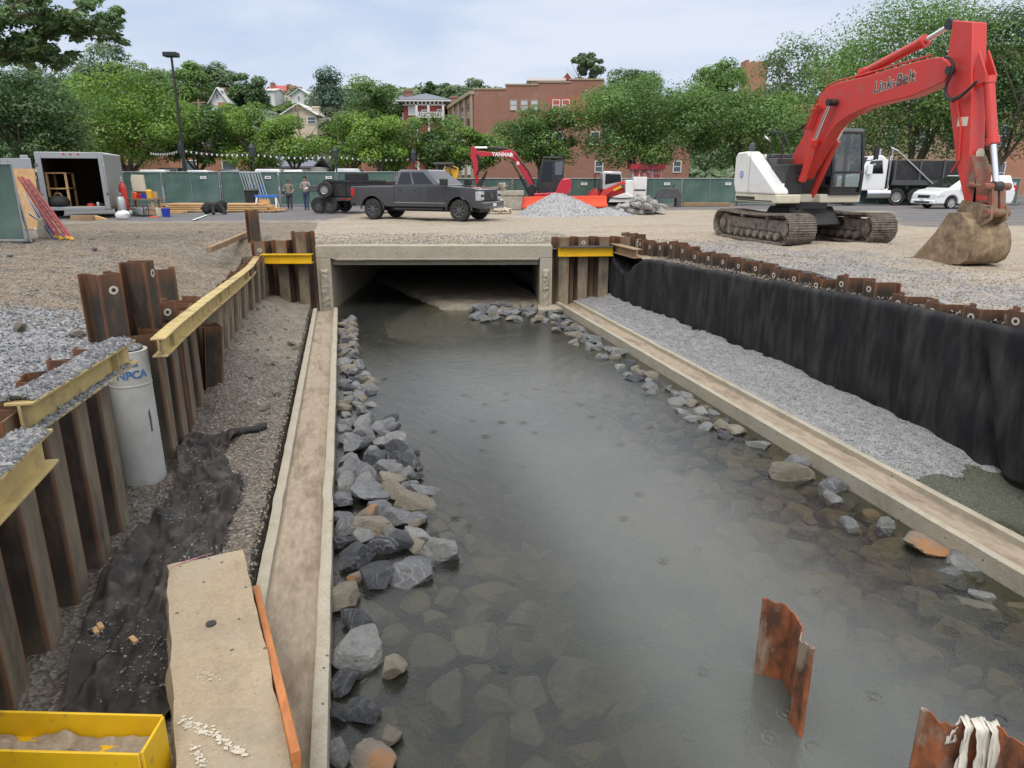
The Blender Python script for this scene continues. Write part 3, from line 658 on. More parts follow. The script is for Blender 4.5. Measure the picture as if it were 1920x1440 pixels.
while len(pts) < 5000:
    x = rg.uniform(-1.6, 6.8); f = abs(rg.normal(0, 1.1)); y = yb(x) + .45 + f
    pts.append((x, y, max(zyard(x, y), -.13) + .008))
pebbles('gravel', pts, .02, M['pebbleb'], 'loose tan gravel on the edge above the culvert roof', 'gravel', seed=8)
# ------------------------------------------------------------------ sheet piles
def pile_shape(name, top, bot, pitch=.68, depth=.3, torn=0., seed=0, mudz=.8, flange=.75):
    """one hat-shaped sheet pile; local x = out of the wall, y = along it; origin at the foot"""
    h = pitch/2; pl = [(-depth/2, -h), (-depth/2, -h+.1), (depth/2, -.14), (depth/2, .14), (-depth/2, h-.1), (-depth/2, h)]
    P = []; E_ = []
    for i in range(len(pl)-1):
        a, b = Vector(pl[i]), Vector(pl[i+1]); n = (b-a).length
        for t_ in (0, .035/n if n > .2 else .5, 1-.035/n if n > .2 else None):
            if t_ is None: continue
            P.append(a.lerp(b, t_)); E_.append(1. if t_ == 0 else .0)
    P.append(Vector(pl[-1])); E_.append(1.)
    L = top-bot; nz = 9; V = []; F = []; ed = []; mu = []; n = len(P); r = random.Random(seed)
    for s in (0, 1):
        for k in range(nz+1):
            for i in range(n):
                a = P[max(i-1, 0)]; b = P[min(i+1, n-1)]; d = (b-a).normalized(); nrm = Vector((d.y, -d.x))
                q = P[i] + nrm*(.007 if s else -.007)
                z = L*k/nz + ((torn*fbm(i*.6, seed, 2.)) if k == nz else 0)
                V.append((q.x, q.y, z)); ed.append(E_[i] + (.8 if k == nz else 0)); mu.append(max(0, 1 - (L*k/nz)/mudz) + (flange if pl[2][0]-.001 < P[i].x else 0))  # foot mud by height; flange term paints the lit face lighter
    m = (nz+1)*n
    for k in range(nz):
        for i in range(n-1):
            a = k*n+i; F.append((a, a+1, a+n+1, a+n)); F.append((m+a, m+a+n, m+a+n+1, m+a+1))
    for i in range(n-1): F.append((nz*n+i, nz*n+i+1, m+nz*n+i+1, m+nz*n+i))
    for k in range(nz):
        for i in (0, n-1): a = k*n+i; F.append((a, a+n, m+a+n, m+a))
    me = bpy.data.meshes.new(name); me.from_pydata(V, [], F)
    for nm, dat in (('edge', ed), ('mudlit', mu)):
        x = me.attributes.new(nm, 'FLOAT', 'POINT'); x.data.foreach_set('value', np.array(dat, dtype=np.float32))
    me.materials.append(M['rust']); bm = bmesh.new(); bm.from_mesh(me); bmesh.ops.recalc_face_normals(bm, faces=bm.faces); bm.to_mesh(me); bm.free(); return me
def ring_part(o, z, x, y=0., r=.05):
    mb = MB(); n = 18
    Mx = Matrix.Translation((x, y, z)) @ Matrix.Rotation(PI/2, 4, 'Y')
    v = [Mx @ Vector((q*math.cos(2*PI*k/n), q*math.sin(2*PI*k/n)*1.15, hgt)) for q, hgt in ((r*.5, .004), (r*1.05, .003)) for k in range(n)]
    mb.add(v, [(k, (k+1) % n, n+(k+1) % n, n+k) for k in range(n)]); rp = mb.build('painted_ring', M['whitesp'], o, fixn=False)
    mb = MB().lathe([(r*.5, -.002), (r*.5, .003)], 14, Mx); mb.build('lifting_hole', M['black'], rp); return rp
GP = 'sheet piles of the left wall'
def pile(x, y, top, bot, rz, label, group, ring=None, lean=(0, 0), seed=0, torn=0., mudz=.8, pitch=.68):
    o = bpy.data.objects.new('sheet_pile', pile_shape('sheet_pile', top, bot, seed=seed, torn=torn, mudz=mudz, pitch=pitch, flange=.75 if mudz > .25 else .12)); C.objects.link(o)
    o.location = (x, y, bot); o.rotation_euler = (lean[0], lean[1], rz); tag(o, label, 'sheet pile', group)
    if ring is not None: ring_part(o, top-bot-ring[0], .15 + .007, ring[1])
    return o
# left wall, near stretch; outward flange faces the creek (+x)
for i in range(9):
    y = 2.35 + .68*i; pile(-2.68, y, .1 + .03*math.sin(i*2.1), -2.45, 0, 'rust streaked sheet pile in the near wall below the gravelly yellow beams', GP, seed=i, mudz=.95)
# the stretch behind the grey cylinder and under the long beam
for i in range(5):
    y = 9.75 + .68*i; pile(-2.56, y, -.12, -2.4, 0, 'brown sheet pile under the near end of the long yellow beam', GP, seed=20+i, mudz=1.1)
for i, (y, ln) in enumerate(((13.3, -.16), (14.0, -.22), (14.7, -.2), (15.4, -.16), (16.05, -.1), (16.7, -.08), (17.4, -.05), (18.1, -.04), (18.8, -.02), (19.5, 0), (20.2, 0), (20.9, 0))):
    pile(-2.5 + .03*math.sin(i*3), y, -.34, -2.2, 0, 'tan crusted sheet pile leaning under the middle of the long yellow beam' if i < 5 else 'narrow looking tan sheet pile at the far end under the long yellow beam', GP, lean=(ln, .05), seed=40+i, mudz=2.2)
pile(-2.42, 12.45, -.55, -2.1, .5, 'short dark sheet pile propped loose in front of the others under the long beam', GP, lean=(.1, .06), seed=60, mudz=.3, pitch=.42)
# tall ones standing up behind the beams
def at_px(px, py, x): return PXx(px, py, x)
def tall(pxl, pxr, pytop, x, label, seed, rz=0., ring=None, pitch=.68, torn=0.):
    c = PXx((pxl+pxr)/2, pytop, x); pile(x, c.y, c.z, -2.3, rz, label, GP, ring, seed=seed, mudz=.2, pitch=pitch, torn=torn)
tall(155, 226, 512, -2.92, 'tall dark sheet pile at the left of the tall group with a white ring', 70, rz=-.75, ring=(.2, .02), pitch=.42)
tall(235, 277, 490, -2.66, 'tall narrow sheet pile standing highest in the middle of the tall group', 71, rz=-.15, ring=(.16, .05), pitch=.34)
tall(277, 333, 503, -3.02, 'tall orange brown sheet pile furthest right of the tall group', 72, rz=-1.1, pitch=.46)
tall(280, 314, 565, -2.6, 'short grey sheet pile with a white ring in front of the tall group', 73, rz=-.7, ring=(.14, 0.), pitch=.5)
tall(462, 482, 394, -2.62, 'tall slim sheet pile sticking up at the far end of the left wall', 74, rz=-1.2, pitch=.34)
tall(461, 476, 464, -2.86, 'low brown sheet pile beside the slim tall one', 75, rz=-1.2, pitch=.4)
# return wall left of the culvert (faces the camera)
for i, (x, top) in enumerate(((-2.35, .02), (-1.75, .04), (-1.2, .28))):
    pile(x, yb(x)-.22, top, -2.3, -PI/2-.21, 'rusty sheet pile in the short return wall left of the culvert' if i < 2 else 'taller wavy topped sheet pile touching the left jamb of the culvert', GP, (.24, 0.) if i == 0 else None, seed=80+i, torn=.05 if i == 2 else .01, mudz=.4)
# return wall right of the culvert
GR = 'sheet piles of the right wall'
for i in range(4):
    x = 6.2 + .6*i; pile(x, yb(x)-.2, .1, -2.3, -PI/2 - .12, 'stained sheet pile in the return wall right of the culvert', GR, (.16, .0) if i == 1 else None, seed=90+i, mudz=1.3)
# row behind the fabric wall
i = 0; y = 20.9
while y > 3.2:
    top = .07 + .03*math.sin(i*1.7) + (.05 if i % 5 < 2 else -.03) - (.05 if 9 < i < 13 else 0)
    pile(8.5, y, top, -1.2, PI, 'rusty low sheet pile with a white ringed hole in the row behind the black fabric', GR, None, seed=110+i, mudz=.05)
    o = bpy.data.objects[-1] if False else None
    y -= .68; i += 1
for o in list(C.objects):
    if o.name.startswith('sheet_pile') and o.get('group') == GR and abs(o.location.x-8.5) < .01:
        zt = max(v.co.z for v in o.data.vertices); Mx = (-.15 - .007)
        ring_part(o, zt - .13, .157, 0.); o.rotation_euler.z = PI
        # the ring shows on the creek side flange, which is local +x turned to world -x
# ------------------------------------------------------------------ walers (wide flange beams)
def hbeam(path, name, label, wid=.2, hgt=.25, tf=.022, mat='yellow', flip=1, group=None, stiff=()):
    """path: points along the top outer edge; web vertical; body lies to the left (-x) of the path for flip=1"""
    t = thing(name, label, 'steel beam', path[0], 0, group); pts = [Vector(p) for p in path]
    def sweep(sec):
        v = []; f = []; n = len(sec)
        for i, p in enumerate(pts):
            d = (pts[min(i+1, len(pts)-1)] - pts[max(i-1, 0)]); d.z = 0; d.normalize(); s = Vector((d.y, -d.x, 0))*flip
            v += [p + s*a + Vector((0, 0, b)) for a, b in sec]
        for i in range(len(pts)-1): f += [(i*n+k, i*n+(k+1) % n, (i+1)*n+(k+1) % n, (i+1)*n+k) for k in range(n)]
        f += [tuple(range(n)), tuple(range(len(pts)*n-1, (len(pts)-1)*n-1, -1))]; return MB().add(v, f)
    w = wid
    sweep([(0, 0), (-w, 0), (-w, -tf), (0, -tf)]).build('top_flange', M[mat], t, world=True, bevel=.003, seg=1)
    sweep([(-w/2+.011, -tf), (-w/2-.011, -tf), (-w/2-.011, -hgt+tf), (-w/2+.011, -hgt+tf)]).build('web', M[mat], t, world=True)
    sweep([(0, -hgt+tf), (-w, -hgt+tf), (-w, -hgt), (0, -hgt)]).build('bottom_flange', M[mat], t, world=True, bevel=.003, seg=1)
    for k in stiff:
        i = int(k); p = pts[i].lerp(pts[i+1], k-i); MB().box(p.x-w+.02, p.x-.03, p.y-.01, p.y+.01, p.z-hgt+tf, p.z-tf).build('stiffener', M[mat], t, world=True)
    return t
GB = 'steel beams bracing the left wall'
b1 = [(-2.06, 1.6, .02), (-2.08, 5.3, .1)]
b2 = [(-2.36, 5.75, .17), (-2.28, 7.1, .15), (-2.24, 8.1, .13)]
pA = PXx(310, 634, -2.14); b3 = [tuple(pA)]
for px, py, x in ((340, 606, -2.13), (400, 557, -2.12), (440, 527, -2.12), (462, 510, -2.15), (476, 498, -2.24)):
    b3.append(tuple(PXx(px, py, x)))
b3.append((-2.36, 21.3, b3[-1][2]-.03))
h1 = hbeam(b1, 'waler_beam', 'worn yellow beam loaded with gravel, nearest the camera on the left', group=GB)
h2 = hbeam(b2, 'waler_beam', 'worn yellow beam under a ridge of gravel, ending at the grey cylinder', group=GB, stiff=(1.5,))
h3 = hbeam(b3, 'waler_beam', 'long bare yellow beam running from the grey cylinder back to the culvert', group=GB, wid=.17, hgt=.23, stiff=(.6, 2.4, 4.3))
def heap(name, path, w, h, label, seed, n):
    pts = []; r = np.random.default_rng(seed); P_ = [Vector(p) for p in path]
    while len(pts) < n:
        k = r.random()*(len(P_)-1); i = int(k); p = P_[i].lerp(P_[i+1], k-i); s = r.random()
        pts.append((p.x - w*s, p.y, p.z + h*math.sin(PI*s)**.7*(.55+.45*fbm(p.y*2.4, seed))*r.random()**.4))
    core = MB().grid(lambda u, v: tuple(P_[min(int(v*(len(P_)-1)), len(P_)-2)].lerp(P_[min(int(v*(len(P_)-1)), len(P_)-2)+1], v*(len(P_)-1)-min(int(v*(len(P_)-1)), len(P_)-2)) + Vector((-w*u, 0, .004 + .8*h*math.sin(PI*u)**.7*(.55+.45*fbm((P_[0].y+(P_[-1].y-P_[0].y)*v)*2.4, seed))))), 8, 30)
    t = thing(name, label, 'gravel', path[0]); core.build('heap', M['bed'] if False else M['pebble'], t, world=True)
    pebbles('loose_stones', pts, .024, M['pebble'], parent=t, seed=seed); return t
heap('gravel_heap', [(-2.07, 2.8, .05), (-2.085, 5.25, .1)], .24, .06, 'crushed stone lying along the nearest yellow beam', 11, 2600)
heap('gravel_heap', [(-2.37, 5.8, .17), (-2.29, 7.1, .15), (-2.25, 8.05, .13)], .24, .09, 'ridge of crushed stone on the beam beside the grey cylinder', 12, 3000)
heap('gravel_heap', [(-2.35, 5.85, -.065), (-2.25, 7.9, -.1)], .09, .025, 'thin line of crushed stone on the lower flange of the middle beam', 13, 500)
# cross beams at the culvert
y0 = yb(-2.3)-.45
hb = thing('waler_beam', 'bright yellow cross beam left of the culvert mouth', 'steel beam', (-2.3, y0, -.55), -.21, GB)
MB().box(0, 1.42, -.2, -.18, 0, .21).build('web', M['yellow2'], hb, bevel=.004, seg=1); MB().box(0, 1.42, -.26, .05, .21, .232).build('top_flange', M['yellow2'], hb); MB().box(0, 1.42, -.26, .05, -.022, 0).build('bottom_flange', M['yellow2'], hb)
hb = thing('waler_beam', 'yellow cross beam right of the culvert mouth under the pile tops', 'steel beam', (6.0, yb(6.4)-.48, -.42), -.12)
MB().box(0, 1.62, -.02, .0, 0, .24).build('web', M['yellow2'], hb); MB().box(0, 1.62, -.12, .2, .24, .262).build('top_flange', M['dgrey'], hb); MB().box(0, 1.62, -.1, .2, -.022, 0).build('bottom_flange', M['yellow2'], hb)
hb = thing('waler_beam', 'bare brown beam turning the corner above the black fabric', 'steel beam', (7.72, 20.75, -.13), 0)
mb = MB().box(-.02, .01, -2.5, .1, -.2, 0); mb.build('web', M['woodold'], hb); MB().box(-.12, .14, -2.5, .1, 0, .022).build('top_flange', M['woodold'], hb); MB().box(-.12, .14, -2.5, .1, -.222, -.2).build('bottom_flange', M['woodold'], hb)
# ------------------------------------------------------------------ grey concrete cylinder with a blue stamp
cb = G(290, 905, -1.86); ct = PXx(264, 652, cb.x + .02)
cyl = thing('concrete_cylinder', 'pale grey concrete cylinder standing in the pile wall with a blue stencil', 'concrete pipe', (cb.x-.13, cb.y+.12, -2.0))
RC = .235; HC = 1.82
MB().lathe([(RC+.01, 0), (RC, HC-.42), (RC+.004, HC-.415), (RC+.004, HC-.4), (RC, HC-.395), (RC, HC), (RC-.05, HC), (RC-.05, HC-.25)], 40, caps=False).build('shell', M['cyl'], cyl)
pts = [(cyl.location.x + .185*math.sqrt(a)*math.cos(b), cyl.location.y + .185*math.sqrt(a)*math.sin(b), HC-2.0 + .02 + .05*(1-a)) for a, b in rg.random((900, 2))*np.array([1, 2*PI])]
pebbles('gravel_fill', pts, .02, M['pebble'], parent=cyl, seed=21); MB().lathe([(.19, HC-.1), (.19, HC-.02), (.1, HC+.02), (0.001, HC+.03)], 20).build('fill_core', M['pebble'], cyl)
A0 = math.atan2(-cyl.location.y, -cyl.location.x) + .12
def wrapc(z0):
    return lambda c: Vector(((RC+.004+c.z*.5)*math.cos(A0 + c.x/RC), (RC+.004+c.z*.5)*math.sin(A0 + c.x/RC), z0 + c.y))
text_obj('NPCA', .13, M['stencil'], 'stencil_letters', cyl, None, .003, warp=wrapc(HC-.27), bold=.004)
mb = MB()
for k, (dx, dz, w) in enumerate(((-.045, 0, .07), (.045, .0, .07), (0, .05, .06))):
    mb.add([wrapc(HC-.15)(Vector((dx + w/2*a, dz + .022*b, .002))) for a, b in ((-1, -1), (1, -1), (.8, 1), (-.8, 1))], [(0, 1, 2, 3)])
mb.build('stencil_emblem', M['stencil'], cyl)
mb = MB().add([wrapc(HC-.85)(Vector((.13 + .018*a, .15*b, .002))) for a, b in ((-.6, -1), (.7, -1), (1, .2), (.3, 1), (-.8, .6))], [(0, 1, 2, 3, 4)]); mb.build('dark_scuff', M['dgrey'], cyl)
# ------------------------------------------------------------------ black fabric wall on the right
def topz(y): return -.1 - .25*sm(7, 21, y) - .03*abs(fbm(y*.9, 4.))
def fab(u, v):
    y = 2.2 + 18.3*u
    sag = .5*math.exp(-((y-18.9)/.75)**2)
    zt = topz(y) - sag + .0; zb_ = -2.02 + .0*y
    z = zb_ + (zt - zb_)*min(1., v/.82)
    x = xw(y) + .036*math.sin(y*9.24)*sm(-.3, -.75, z)*sm(-2.0, -1.5, z) + .012*math.sin(y*21 + 3*fbm(y, 1.))*sm(-.5, -1.2, z) + .05*fbm(y*.6, z*.35, 2.) + .03*fbm(y*2.6, z*.5, 6.)
    x += .16*math.exp(-((y - 7.4 - .28*(z+1))/.09)**2)*sm(-.35, -.8, z) - .12*math.exp(-((y - 6.5 - .3*(z+1))/.13)**2)
    x += .06*sm(-1.4, -2, z)
    if v > .82:
        k = (v-.82)/.18; x += .5*k; z = zt + .05*math.sin(min(1, k*2.5)*PI) - .03*k + .03*fbm(y*1.4, k, 9.)
        if sag > .05: z = zt + .02*k
    return (x, y, z)
fw_ = tag(MB().grid(fab, 420, 46).build('geotextile_curtain', M['geo'], sharp=0, solid=.004), 'black fabric curtain hung down the whole right wall of the excavation', 'fabric')
c0 = Vector((7.46, 20.75, -.3))
def fab2(u, v):
    a = Vector((7.4, 20.95, -.32)); x = a.x + (xw(20.5)-a.x)*u; y = a.y - .45*u
    zt = -.34 - .75*u**.6*(1-.35*u); zz = -2 + (zt+2)*v; return (x + .03*fbm(v*2, u*3), y - .03*math.sin(v*5)*u, zz)
mb = MB()                                      # strip of stone lying on the fabric's folded top
pts = []
while len(pts) < 2600:
    y = rg.uniform(4, 18); x = xw(y) + .3 + .55*rg.random(); pts.append((x, y, topz(y) - .01 + .05*rg.random()))
pebbles('gravel', pts, .024, M['pebbleb'], 'tan gravel strip between the fabric top and the right pile row', 'gravel', seed=31)
struct(MB().grid(lambda u, v: (xw(4+17*v) + .2 + (8.62-xw(4+17*v)-.2)*u, 4+17*v, topz(4+17*v) - .03 + .04*fbm(u*2, v*30, 5.)), 6, 90).build('backfill', M['silt']))
# ------------------------------------------------------------------ muddy fabric on the left floor
def fab3(u, v):
    y = 3.2 + 7.1*v; xa = -2.28 + .1*math.sin(y*1.7); xb_ = -1.42 + .18*fbm(y*.9, 2.) - .3*sm(8, 10, y)
    x = xa + (xb_-xa)*u; z = zbed(x, y) + .035
    k = (x*1.0 + y*.55); z += .075*max(0, math.sin(k*7 + 2*fbm(x, y)))**3*(.3+.7*abs(fbm(x*.8, y*.5, 6.)))*1.4 + .05*fbm(x*2, y*2, 3.) + .05*(1-abs(fbm(x*3.1 + y*.8, y*1.1, 9.)))**5 + .02*fbm(x*7, y*5, 2.) + .2*sm(-2.08, -2.3, x)*(.4 + .6*fbm(y*1.2, 1.))
    z += .09*math.exp(-((x + 1.86 - .16*(y-6))/.05)**2)
    return (x, y, z)
tag(MB().grid(fab3, 60, 190).build('geotextile_sheet', M['geod'], sharp=0, solid=.004), 'muddy crumpled black fabric spread on the floor at the foot of the left piles', 'fabric')
a, b = G(372, 832, -1.8), G(500, 800, -1.78)
def roll(u, v):
    p = a.lerp(b, v); r_ = .075*(1.1 - .5*v) + .02*fbm(v*6, u*2); an = 2*PI*u
    return (p.x + .02*fbm(v*5, 3.), p.y + r_*1.3*math.cos(an), zbed(p.x, p.y) + .04 + r_*math.sin(an))
tag(MB().grid(roll, 16, 30).build('geotextile_roll', M['tarpblk'], sharp=0), 'rolled up end of black fabric lying across the left gravel floor', 'fabric')
# ------------------------------------------------------------------ near foreground
zt = -1.2; q = [G(313, 1060, zt), G(455, 1030, zt), G(550, 1440, zt), G(330, 1440, zt)]
def blockpt(u, v): 
    l = q[0] + (q[3]-q[0])*(v*2.1); r_ = q[1] + (q[2]-q[1])*(v*2.1); return l.lerp(r_, u)
blk = thing('concrete_block', 'long weathered concrete block with pink and white paint marks in the near foreground', 'concrete block', (q[0].x, q[0].y, -1.95))
def btop(u, v):
    p = blockpt(u, v); e = 1 if 0 < u < 1 else 0; p = p.copy(); p.z = zt + .012*fbm(u*3, v*9) + (-.02*abs(fbm(v*14, u*3)) if not e else 0)
    if not e: p.x += .02*fbm(v*16, u*7)
    return p
MB().grid(btop, 14, 60).build('top_face', M['conc'], blk, world=True, sharp=0, fixn=False)
mb = MB()
for uu in (0, 1):
    mb.grid(lambda s, v, uu=uu: Vector(btop(uu, v)) + Vector(((-.07 if uu == 0 else .03)*s + (.04*fbm(s*4, v*22, uu) if s > 0 else 0), 0, -.76*s)), 12, 60)
mb.grid(lambda u, s: Vector(btop(u, 0)) + Vector((0, .03*fbm(u*6, s*4)*(s > 0), -.76*s)), 14, 10); mb.build('broken_side', M['conc'], blk, world=True, sharp=0)
def decal(pts, mat, name, jit=.01):
    n = len(pts); v = [G(px, py, zt) + Vector((0, 0, .016)) for px, py in pts]; return MB().add(v, [tuple(range(n))]).build(name, M[mat], blk, world=True, fixn=False)
def blotches(path, w, name, seed):
    rb = random.Random(seed); mb = MB()
    for i in range(len(path)-1):
        for k in range(26):
            f = rb.random(); px = path[i][0] + (path[i+1][0]-path[i][0])*f; py = path[i][1] + (path[i+1][1]-path[i][1])*f; p = G(px + rb.gauss(0, 6), py + rb.gauss(0, 5), zt); r_ = w*rb.uniform(.1, .42); n = 9; q_ = rb.uniform(.5, 1.)
            mb.add([p + Vector((r_*(.6 + .7*rb.random())*math.cos(2*PI*j/n), q_*r_*(.6 + .7*rb.random())*math.sin(2*PI*j/n), .008 + .0001*k)) for j in range(n)], [tuple(range(n))])
    mb.build(name, M['whitesp'], blk, world=True, fixn=False)
def streak(path, w, mat, name):
    v = []; 
    for i, (px, py) in enumerate(path):
        ww = w*(.5+.8*abs(fbm(i*.9, w)))*(1 if 0 < i < len(path)-1 else .3); p = G(px, py, zt); v += [p + Vector((-ww/2, ww*.3, .014)), p + Vector((ww/2, -ww*.3, .014))]
    MB().add(v, [(2*i, 2*i+1, 2*i+3, 2*i+2) for i in range(len(path)-1)]).build(name, M[mat], blk, world=True, fixn=False)
streak([(322, 1066), (345, 1056), (365, 1050), (395, 1040)], .022, 'pinkp', 'pink_mark')
blotches([(340, 1350), (358, 1360), (380, 1370), (402, 1378), (420, 1394), (440, 1405), (462, 1420)], .034, 'white_mark', 1); blotches([(374, 1268), (392, 1272), (408, 1276)], .018, 'white_mark', 2)
blotches([(362, 1405), (372, 1422), (380, 1440)], .024, 'white_mark', 3)
p = G(396, 1171, zt); MB().lathe([(.035, .005), (.035, .013)], 16, Matrix.Translation(p) ).build('bolt_hole', M['black'], blk, world=True)
pk = thing('plank', 'orange sawn timber leaning along the right side of the concrete block', 'timber', G(480, 1108, -1.5))
pa, pb = G(481, 1108, -1.45), G(556, 1425, -1.13); MB().bar(pa, pb, .05, .1, (0, 0, 1)).build('board', M['woodor'], pk, world=True, bevel=.004, seg=1)
# yellow channel beam with dirt on its web
zt2 = -1.0; c1, c2 = G(303, 1343, zt2), G(262, 1411, zt2)
ty = thing('steel_channel', 'bright yellow steel beam lying flat with tan dirt on its web, bottom left corner', 'steel beam', (c1.x, c1.y, -1.4), 0)
dx = Vector((-1, (G(0, 1335, zt2).y - c1.y)/(c1.x - G(0, 1335, zt2).x), 0)).normalized()
dz = Vector((0, 0, -1)); wv = c2 - c1
def plate(p, q_, hgt, th, nm, drop=0.):
    a_, b_ = Vector(p), Vector(q_); t_ = (b_-a_).normalized(); n_ = Vector((t_.y, -t_.x, 0))*th
    v = [a_, b_, b_+n_, a_+n_]; v = [x + Vector((0, 0, -drop)) for x in v]; v += [x + dz*hgt for x in v]
    MB().add(v, [(0,1,2,3),(7,6,5,4),(0,4,5,1),(1,5,6,2),(2,6,7,3),(3,7,4,0)]).build(nm, M['yellow2'], ty, world=True, bevel=.003, seg=1)
Lg = 2.2
plate(c1, c1 + dx*Lg, .4, .016, 'flange'); plate(c2, c2 + dx*Lg, .4, -.016, 'flange'); plate(c1, c2, .4, -.016, 'end_plate')
MB().grid(lambda u, v: c1 + dx*(Lg*u) + wv*v*.98 + Vector((0, 0, -.16)), 4, 2).build('web', M['yellow2'], ty, world=True, fixn=False)
MB().grid(lambda u, v: c1 + dx*(Lg*u) + wv*(.03+.93*v) + Vector((-.02, 0, -.155 + .07*(fbm(u*7, v*2, 5.) + .35 - .4*abs(u-.3)) + .02*fbm(u*30, v*8))), 90, 24).build('dirt', M['silt'], ty, world=True, fixn=False, sharp=0)
# two rusty pile stubs in the creek
def stub(px, topz_, label, seed, tops, group='rusty pile stubs in the creek', z0=WL):
    pts = [G(x, y, z0) for x, y in px]; fine = []; tz = []
    for i in range(len(pts)-1):
        for k in range(5): fine.append(pts[i].lerp(pts[i+1], k/5)); tz.append(tops[i] + (tops[i+1]-tops[i])*k/5)
    fine.append(pts[-1]); tz.append(tops[-1])
    t = thing('pile_stub', label, 'sheet pile', (pts[0].x, pts[0].y, -3.), 0, group)
    V = []; F = []; n = len(fine); nz = 12
    for s in (0, 1):
        for k in range(nz+1):
            for i, p in enumerate(fine):
                d = (fine[min(i+1, n-1)] - fine[max(i-1, 0)]).normalized(); nn_ = Vector((d.y, -d.x, 0))
                zz = -3. + (tz[i] + .03*fbm(i*1.1, seed)*1.3 + 3.)*k/nz; q_ = p + nn_*(.006 if s else -.006); V.append((q_.x, q_.y, zz))
    m = (nz+1)*n
    for k in range(nz):
        for i in range(n-1): a = k*n+i; F += [(a, a+1, a+n+1, a+n), (m+a, m+a+n, m+a+n+1, m+a+1)]
        for i in (0, n-1): a = k*n+i; F.append((a, a+n, m+a+n, m+a))
    for i in range(n-1): a = nz*n+i; F.append((a, a+1, m+a+1, m+a))
    MB().add(V, F).build('plate', M['rustor'], t, world=True, sharp=40)
    for i in (0, n-1):
        p = fine[i]; MB().tube([(p.x, p.y, -3), (p.x, p.y, tz[i] - .01)], .018, 8).build('interlock', M['rustor'], t, world=True)
    return t, fine, tz
st1 = stub([(1418, 1262), (1467, 1275), (1487, 1312), (1480, 1352), (1500, 1380)], -1.3, 'rusty torn sheet pile stub standing free in the near creek', 3, [-1.31, -1.36, -1.36, -1.32, -1.26])[0]
zz2 = -1.05; P2 = [(1733, 1327), (1775, 1348), (1838, 1358), (1870, 1362), (1925, 1400), (1960, 1420)]
st2, fine, tz = stub(P2, zz2, 'rusty sheet pile stub wrapped with torn plastic film at the bottom right corner', 9, [zz2, zz2-.04, zz2, zz2, zz2+.0, zz2], z0=zz2)
mb = MB()
for k, (i0, wd, dr) in enumerate(((10, .085, .34), (14, .07, .4), (8, .05, .3))):
    p = fine[i0]; 
    def strip(u, v, p=p, wd=wd, dr=dr, k=k):
        side = -1 if v < .5 else 1; dd = abs(v-.5)*2; fl = .02*fbm(u*4, v*5, k)
        return p + Vector((wd*(u-.5)*(1+.5*dd) - .06*dd*(k == 2) + .02*math.sin(u*18)*dd, side*(.022 + .05*dd*(side < 0) + fl), .02*(1-dd) - dr*dd*(1 if side < 0 else .5)))
    mb.grid(strip, 14, 24)
film = tag(mb.build('plastic_film', M['plastic'], sharp=0, solid=.002), 'dirty clear plastic film draped over the rusty stub in the corner', 'plastic sheet')
# boards and scraps on the left bank
pk = thing('timber_post', 'weathered timber post lying on the slope behind the left wall', 'timber', G(392, 474, -.2))
pa = G(392, 472, -.1); pb = VD(UD(464, 23.), 23., .12); MB().bar(pa + Vector((0,0,.05)), pb, .14, .14).build('post', M['woodold'], pk, world=True, bevel=.008)
for px, py, w, z, lab in ((1467/3, 1165/3+360, 16, -1.7, 'scrap of white paper cup on the left slope'),):
    g = G(px, py, z); o = MB().lathe([(.03, 0), (.042, .1), (.038, .1), (.028, .01)], 12, Matrix.Translation((g.x, g.y, zbed(g.x, g.y)+.04)) @ Matrix.Rotation(1.3, 4, 'X')).build('paper_cup', M['paper']); tag(o, lab, 'cup'); origin_to(o, (g.x, g.y, zbed(g.x, g.y)))
for px, py, w, mi, lab in ((497, 772, 24, 2, 'tan stone on the left floor beside the trough'), (518, 745, 16, 2, 'small tan stone uphill of the one beside the trough'), (548, 653, 18, 2, 'brown stone near the far end of the left trough'), (433, 935, 14, 1, 'pale pebble on the dark gravel floor'), (140, 608, 22, 3, 'pinkish broken brick on the grey gravel bank'), (36, 609, 26, 2, 'tan grey cobble on the grey gravel bank'), (178, 470, 10, 4, 'small dark stone alone on the left yard')):
    g = G(px, py, -1.82 if py > 630 else 0.); zz = zbed(g.x, g.y) if g.x > XL and py > 630 else zyard(g.x, g.y); s = w/FPX*math.hypot(math.hypot(g.x, g.y), EYE-zz)
    rock((g.x, g.y, zz + .05), s, RM[mi], lab, 'loose stones on the left bank', None, .3, 'loose_stone')

rL = random.Random(12)
for k in range(26):
    y = rL.uniform(9.5, 19); x = rL.uniform(-2.2, -1.15); s_ = rL.uniform(.05, .15)
    rock((x, y, zbed(x, y) + .015), s_, RM[rL.choice([2, 2, 1, 0])], 'small brown or grey stone scattered on the slope left of the trough', 'loose stones on the left bank', None, .3, 'loose_stone')
for k in range(22):
    y = rL.uniform(11, 27); x = rL.uniform(-10, -3.2); s_ = rL.uniform(.08, .2)
    rock((x, y, zyard(x, y) + .015), s_, RM[rL.choice([2, 2, 1, 0])], 'small stone scattered on the brown dirt behind the left pile wall', 'loose stones on the left yard', None, .3, 'loose_stone')
pts = []
while len(pts) < 1500:
    x = rg.uniform(-2.25, -1.3); y = rg.uniform(3.6, 9.5)
    if fbm(x*1.5, y*1.2, 4.) > .05: pts.append((x, y, fab3(min(1, max(0, (x + 2.28)/1.0)), (y-3.2)/7.1)[2] + .008))
pebbles('gravel', pts, .012, M['pebble'], 'grit washed over the muddy black fabric', 'gravel', seed=51)
